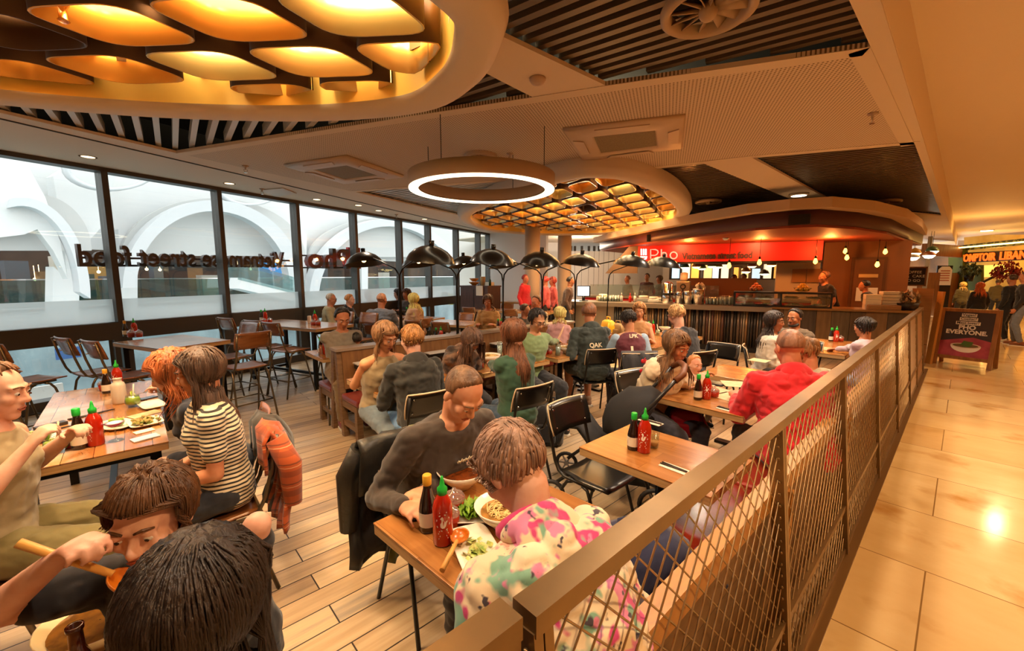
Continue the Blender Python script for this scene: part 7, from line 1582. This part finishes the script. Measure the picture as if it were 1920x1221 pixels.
t = thing('till_screen', 'till with bright screen at the left of the counter', 'till', kp(1094, .2)); m = MB(); m.box((0, 0, .26), (.34, .06, .28), KR+R(10)); obj('casing', m, black, t); m = MB(); m.box(-KB*.035+V((0, 0, .26)), (.30, .01, .24), KR+R(10)); obj('screen', m, emis('till_glow', 'c8dcf0', 1.1), t); m = MB(); m.cyl((0, 0, 0), (0, 0, .14), .04); m.cyl((0, 0, 0), (0, 0, .02), .12); obj('stand', m, black, t)
# food display cabinet with fruit
aL_, aR_ = kab(kp(1377, .1))[0], kab(kp(1558, .1))[0]; t = thing('food_display', 'long glass food display with black frame on the bar', 'display cabinet', K(aL_, .1, CZ)); z1 = .30; am_ = (aL_+aR_)/2+.0
def kd(a, b, z): return K(a, b, z)-K(aL_, .1, 0)
m = MB()
for a in (aL_, am_, aR_):
    for b in (.08, .5): m.bar(kd(a, b, 0), kd(a, b, z1), .035, up=(1, 0, 0))
    m.bar(kd(a, .08, z1), kd(a, .5, z1), .035)
for b in (.08, .5):
    for z in (0.01, z1): m.bar(kd(aL_, b, z), kd(aR_, b, z), .035)
obj('frame', m, black, t); m = MB(); m.bar(kd(aL_, .29, .16), kd(aR_, .29, .16), .34, .012); obj('shelf', m, clear, t); m = MB(); m.bar(kd(aL_, .29, z1+.01), kd(aR_, .29, z1+.01), .42, .012); obj('top', m, black, t); m = MB(); m.bar(kd(aL_, .07, .15), kd(aR_, .07, .15), .006, .27); obj('front_pane', m, clear, t)
for i, (f_, z, lb, col) in enumerate(((.12, .17, 'pale flat dish on the left shelf of the food display', 'd8c8a0'), (.34, .17, 'second pale dish on the left shelf of the food display', 'd8c090'), (.62, .17, 'platter of orange food on the right shelf of the food display', 'e0a040'), (.85, .17, 'pale dish on the right shelf of the food display', 'e0d0a8'), (.15, .02, 'dark bowl with pink cloth in the food display', 'c86a64'), (.38, .02, 'bunch of pale green leaves in the food display', 'a8b47a'), (.66, .02, 'green herbs in the food display', '5a7a2a'), (.9, .02, 'pale wrapped rolls in the food display', 'd8d0b8'))):
    q = K(aL_+(aR_-aL_)*f_, .3, CZ+z+.012); plate(q, .15, .1, lb, KR, 'food_tray', 'c8bca8', False, col)
for x, lbp, c1, n_ in ((1418, 'orange', 'd0641c', 16), (1505, 'lemon', 'e0a81c', 20)):
    q0 = KP(x, 540, .3); q0.z = CZ+z1+.02; t = thing('fruit_bowl', 'glass bowl of %ss on top of the food display' % lbp, 'bowl', q0); m = MB(); m.lathe([(.06, 0), (.12, .03), (.17, .09), (.165, .09), (.115, .035)], n=22); obj('bowl', m, clear, t)
    rn = random.Random(4)
    for k in range(n_):
        lv = 0 if k < 8 else (1 if k < 14 else 2); a = 2*PI*k/(8 if lv == 0 else 6)+lv; r_ = (.10, .065, .02)[lv]; o = obj(lbp, MB().ball((0, 0, 0), (.038, .038, .036 if lbp == 'orange' else .034)), mat('fruit_'+lbp, c1, .4, bump=.1, bscale=80), loc=q0+V((r_*math.cos(a), r_*math.sin(a), .055+.05*lv))); tag(o, '%s in the fruit bowl on the food display' % lbp, 'fruit', '%ss in the fruit bowl' % lbp)
# right end of the bar
for i in range(6):
    q = kp(1668, .35); tag(obj('takeaway_box', MB().box((0, 0, .03), (.3, .22, .055), KR+.05*(i % 2), .008), mat('box_white', 'd8ccb4', .6), loc=q+V((0, 0, .06*i))), 'white takeaway box in the stack on the bar before the brown door', 'box', 'stacked takeaway boxes')
for i in range(3): tag(obj('takeaway_box', MB().box((0, 0, .05), (.24, .2, .1), KR, .008), mat('box_cream', 'e0d2b4', .6), loc=kp(1634, .2)+V((0, 0, .1*i))), 'cream tall box in the pile near the capped cook', 'box', 'cream boxes near the capped cook')
tag(obj('wooden_crate', MB().box((0, 0, .05), (.5, .25, .1), KR, .01), timber, loc=kp(1655, .15)), 'low wooden crate on the bar between the box stacks', 'crate')
t = thing('snack_basket', 'basket heaped with wrapped snacks at the end of the bar', 'basket', kp(1698, .35)); m = MB(); m.lathe([(.16, 0), (.2, .14), (.19, .14), (.15, .01)], n=20); obj('basket', m, mat('wire_black', '2a2420', .5), t); o = obj('wrapped_snacks', leafball((0, 0, .2), .2, None, 130, .13, 8), mat('foil', 'c8b090', .25, .6), t); o['kind'] = 'stuff'
bowl(kp(1700, .55)+V((0, 0, .0)), .16, .34, 'c86a1c', 'tall basket of orange packets behind the wrapped snacks', 'snack_tub', '8a5a2c', .95)
t = thing('menu_holder', 'tall oak menu stand leaning at the end of the bar', 'menu stand', kp(1727, .45, 0)); m = MB(); m.bar((0, 0, 0), (0, .1, 1.45), .3, .05); obj('board', m, timber, t); m = MB(); m.bar((.2, 0, 0), (.26, .05, 1.4), .12, .04); obj('side_board', m, timber_gold, t)
# ---------------- serving station and sideboard at the far wall
q = D(901, 575, 12.3); q.z = 0; t = thing('serving_station', 'dark wood serving station by the end of the windows', 'cabinet', q, R(12)); m = MB(); m.b2((-.52, -.3, 0), (.52, .3, 1.36)); obj('carcass', m, mat('station_wood', '4a3028', .45, col2='5a3a2e', scale=3, stretch=(8, 8, 1)), t); m = MB(); m.b2((-.54, -.32, 1.36), (.54, .32, 1.40)); obj('top', m, mat('station_wood'), t); m = MB(); m.b2((.12, -.34, 1.12), (.36, -.315, 1.40)); obj('cloth', m, napk, t); m = MB(); m.b2((-.01, -.306, .05), (.01, -.295, 1.3)); obj('door_gap', m, black, t)
tb = q+V((0, 0, 1.401))
bowl(tb+V((-.3, 0, 0)), .17, .1, 'c87a20', 'orange bread basket on the serving station', 'bread_basket', 'b87430', .9); bowl(tb+V((-.3, 0, .11)), .15, .1, 'd08a28', 'upper bread basket on the serving station', 'bread_basket', 'c07c34', .9); can_ = thing('cup_stack', 'tall beige cup stack on the serving station', 'cups', tb+V((.12, 0, 0))); m = MB(); m.lathe([(.07, 0), (.08, .25), (.07, .26)], n=18); obj('stack', m, mat('cup_beige', 'b09468', .6), can_); t = thing('green_bottle', 'green bottle at the right end of the serving station', 'bottle', tb+V((.45, 0, 0))); m = MB(); m.lathe([(.035, 0), (.035, .15), (.012, .2), (.012, .27)], n=14); obj('body', m, mat('bottle_green', '24401c', .1), t); strip(tb+V((.2, .1, 0)), tb+V((.4, .1, 0)), .2, .1, 'napkin_box', 'white napkin box on the serving station', 'box', napk)
# ---------------- neon and print details on clothing
def chest_print(info, s, size, mm, back=False, up_=.1, x0=0):
    ch = info['chest']; a = info['up'](info['le']*1.0); fy = V((0, a.z, -a.y))*(-1 if back else 1); sc = info['sc']
    me = text(s, size, .001, bold=.002); o = obj('printed_lettering', me, mm, info['so']); x = V((-1, 0, 0)) if not back else V((1, 0, 0)); 
    m = Matrix((x, a, x.cross(a))).transposed().to_4x4(); m.translation = ch+a*up_*sc+fy*(.142*sc)+V((x0, 0, 0)); o.matrix_local = m; return o

def squiggle(info, w_, mm, up_=.1, amp=.012):
    ch = info['chest']; a = info['up'](info['le']); fy = V((0, a.z, -a.y)); sc = info['sc']; m = MB(); x0 = .02
    m.tube([ch+a*(up_+amp*math.sin(k*2.3)*(1+.5*math.cos(k*1.1)))*sc+fy*(.150-.9*(x0+w_*(k/30-.5))**2)*sc+V((-(x0+w_*(k/30-.5)), 0, 0)) for k in range(31)], .0028, 5); return obj('chest_script', m, mm, info['so'])
squiggle(p_man, .11, mat('print_cream', 'd8c9a8', .6), .05)
chest_print(p_prt, 'QAK', .075, mat('print_cream'), True, -.10, -.02); chest_print(p_vil, '1', .24, mat('print_cream'), True, -.20, -.03); chest_print(p_vil, 'L', .16, mat('print_cream'), True, -.22, .07); chest_print(p_vil, 'LPK', .06, mat('print_cream'), True, .07, 0)
cher = mat('cherry_red', 'b81424', .6)
for k, (x, z) in enumerate(((.05, -.05), (-.08, .02), (.09, .06))):
    ch = p_mum['chest']; a = p_mum['up'](p_mum['le']); fy = V((0, a.z, -a.y)); c = ch+a*z+fy*-.15+V((x, 0, 0)); m = MB(); m.ball(c, (.018, .008, .018)); m.ball(c+V((.03, 0, .004)), (.018, .008, .018)); m.tube([c, c+a*.04+V((.02, 0, 0)), c+V((.03, 0, .004))], .003, 5); obj('cherry_motif', m, cher, p_mum['so'])
# pale blue sleeves of the claret shirt
m = MB(); i = p_vil
for s in (-1, 1):
    n_ = i['neck']-i['up'](i['le']*1.1)*.082*i['sc']+V((s*.165*i['sc'], 0, 0)); m = MB(); m.ball(n_, .066*i['sc']); m.caps(n_, n_.lerp(i['EL'][s], .65), .064*i['sc'], .06*i['sc'], 12); obj('sleeve', folds(remesh(m, .009, 3, 'sleeve'), .005), cloth('8fa6bc'), i['so'])

hp = p_red['base']+p_red['rot'] @ p_red['W'][1]; t = thing('fork', 'steel fork in the hand of the red curly haired person', 'fork', hp); q = P(246, 742, .86)-hp; m = MB(); m.tube([-q*.25, q*.6], .003, 6); obj('handle', m, chrome, t); m = MB(); n_ = V((q.y, -q.x, 0)).normalized()
for k in (-1.5, -.5, .5, 1.5): m.tube([q*.6, q*.7+n_*.005*k, q*.95+n_*.006*k], .0013, 5)
obj('tines', m, chrome, t)
chops(P(1043, 646, .87), P(1057, 613, 1.0), 'pale chopsticks in the raised hand of the pale green jacket')
# ================================================================= LIGHT
w = bpy.data.worlds.new('world'); scn.world = w; w.use_nodes = True
bg = w.node_tree.nodes['Background']; bg.inputs[0].default_value = (1, .985, .96, 1); bg.inputs[1].default_value = 2.5
def light(kind, loc, power, col, name, size=.1, aim=None, spot=120, blend=.6):
    l = bpy.data.lights.new(name, kind); l.energy = power; l.color = lin(col)[:3]
    if kind == 'AREA': l.shape = 'DISK'; l.size = size
    else: l.shadow_soft_size = size
    if kind == 'SPOT': l.spot_size = R(spot); l.spot_blend = blend
    o = bpy.data.objects.new(name, l); COL.objects.link(o); o.location = loc
    if aim is not None: o.rotation_euler = (V(aim)-V(loc)).to_track_quat('-Z', 'Y').to_euler()
    return o
WARM = 'ffe4c6'; ORG = 'ffcc92'
for i, (x, y, z, p_) in enumerate([(.9, 13, 3.5, 300), (.9, 6.5, 3.5, 300), (1.2, 1.5, 3.5, 240), (1.0, 20, 3.5, 300)]): light('SPOT', (x, y, z), p_, ORG, 'walkway_downlight', .09, (x, y, 0), 150)
for i, (x, y, p_) in enumerate([(-1.2, 2.6, 130), (-1.3, 5.2, 130), (-2.2, 4.1, 110), (-2.6, 6.6, 130), (-6.3, 2.8, 90), (-1.1, 5.9, 110), (-3.0, .2, 110), (-.9, .3, 70)]): light('SPOT', (x, y, 3.1), p_*1.3, WARM, 'dining_downlight', .08, (x, y, 0), 140)
for x, y in ((-3.0, 0), (-3.6, .9), (-2.3, .8), (-4.2, -.6)): light('POINT', (x, y, 3.42), 14, 'ffc060', 'oval_glow', .2)
for a, b in ((-2, .6), (-.5, .6), (1, .6), (2.3, .8)): q = K(a, b, 2.3); light('POINT', q, 45, 'ff9a48', 'counter_lamp', .06)
for a in (-2.5, -.8, 1): q = K(a, 1.15, 2.5); light('SPOT', q, 60, 'ffb070', 'sign_washer', .05, K(a, 1.6, 2.2), 130)
q = D(1350, 480, 17); light('POINT', (q.x, q.y, 2.6), 120, 'ffd090', 'hall_lamp', .2); q = D(1080, 480, 16); light('POINT', (q.x, q.y, 2.7), 140, 'ffe6c8', 'hall_lamp', .2)
q = SH(1850, 480, 3.6); light('POINT', (q.x, q.y, 2.4), 70, 'ffc060', 'shop_lamp', .2); q = SH(1870, 480, -1.2); light('POINT', (q.x, q.y, 2.4), 60, 'ffc060', 'shop_lamp', .2)
scn.view_settings.exposure = .2
cy = scn.cycles; cy.use_denoising = True; cy.max_bounces = 8; cy.diffuse_bounces = 4; cy.glossy_bounces = 3; cy.transmission_bounces = 6; cy.transparent_max_bounces = 12; cy.caustics_reflective = False; cy.caustics_refractive = False; cy.sample_clamp_indirect = 4
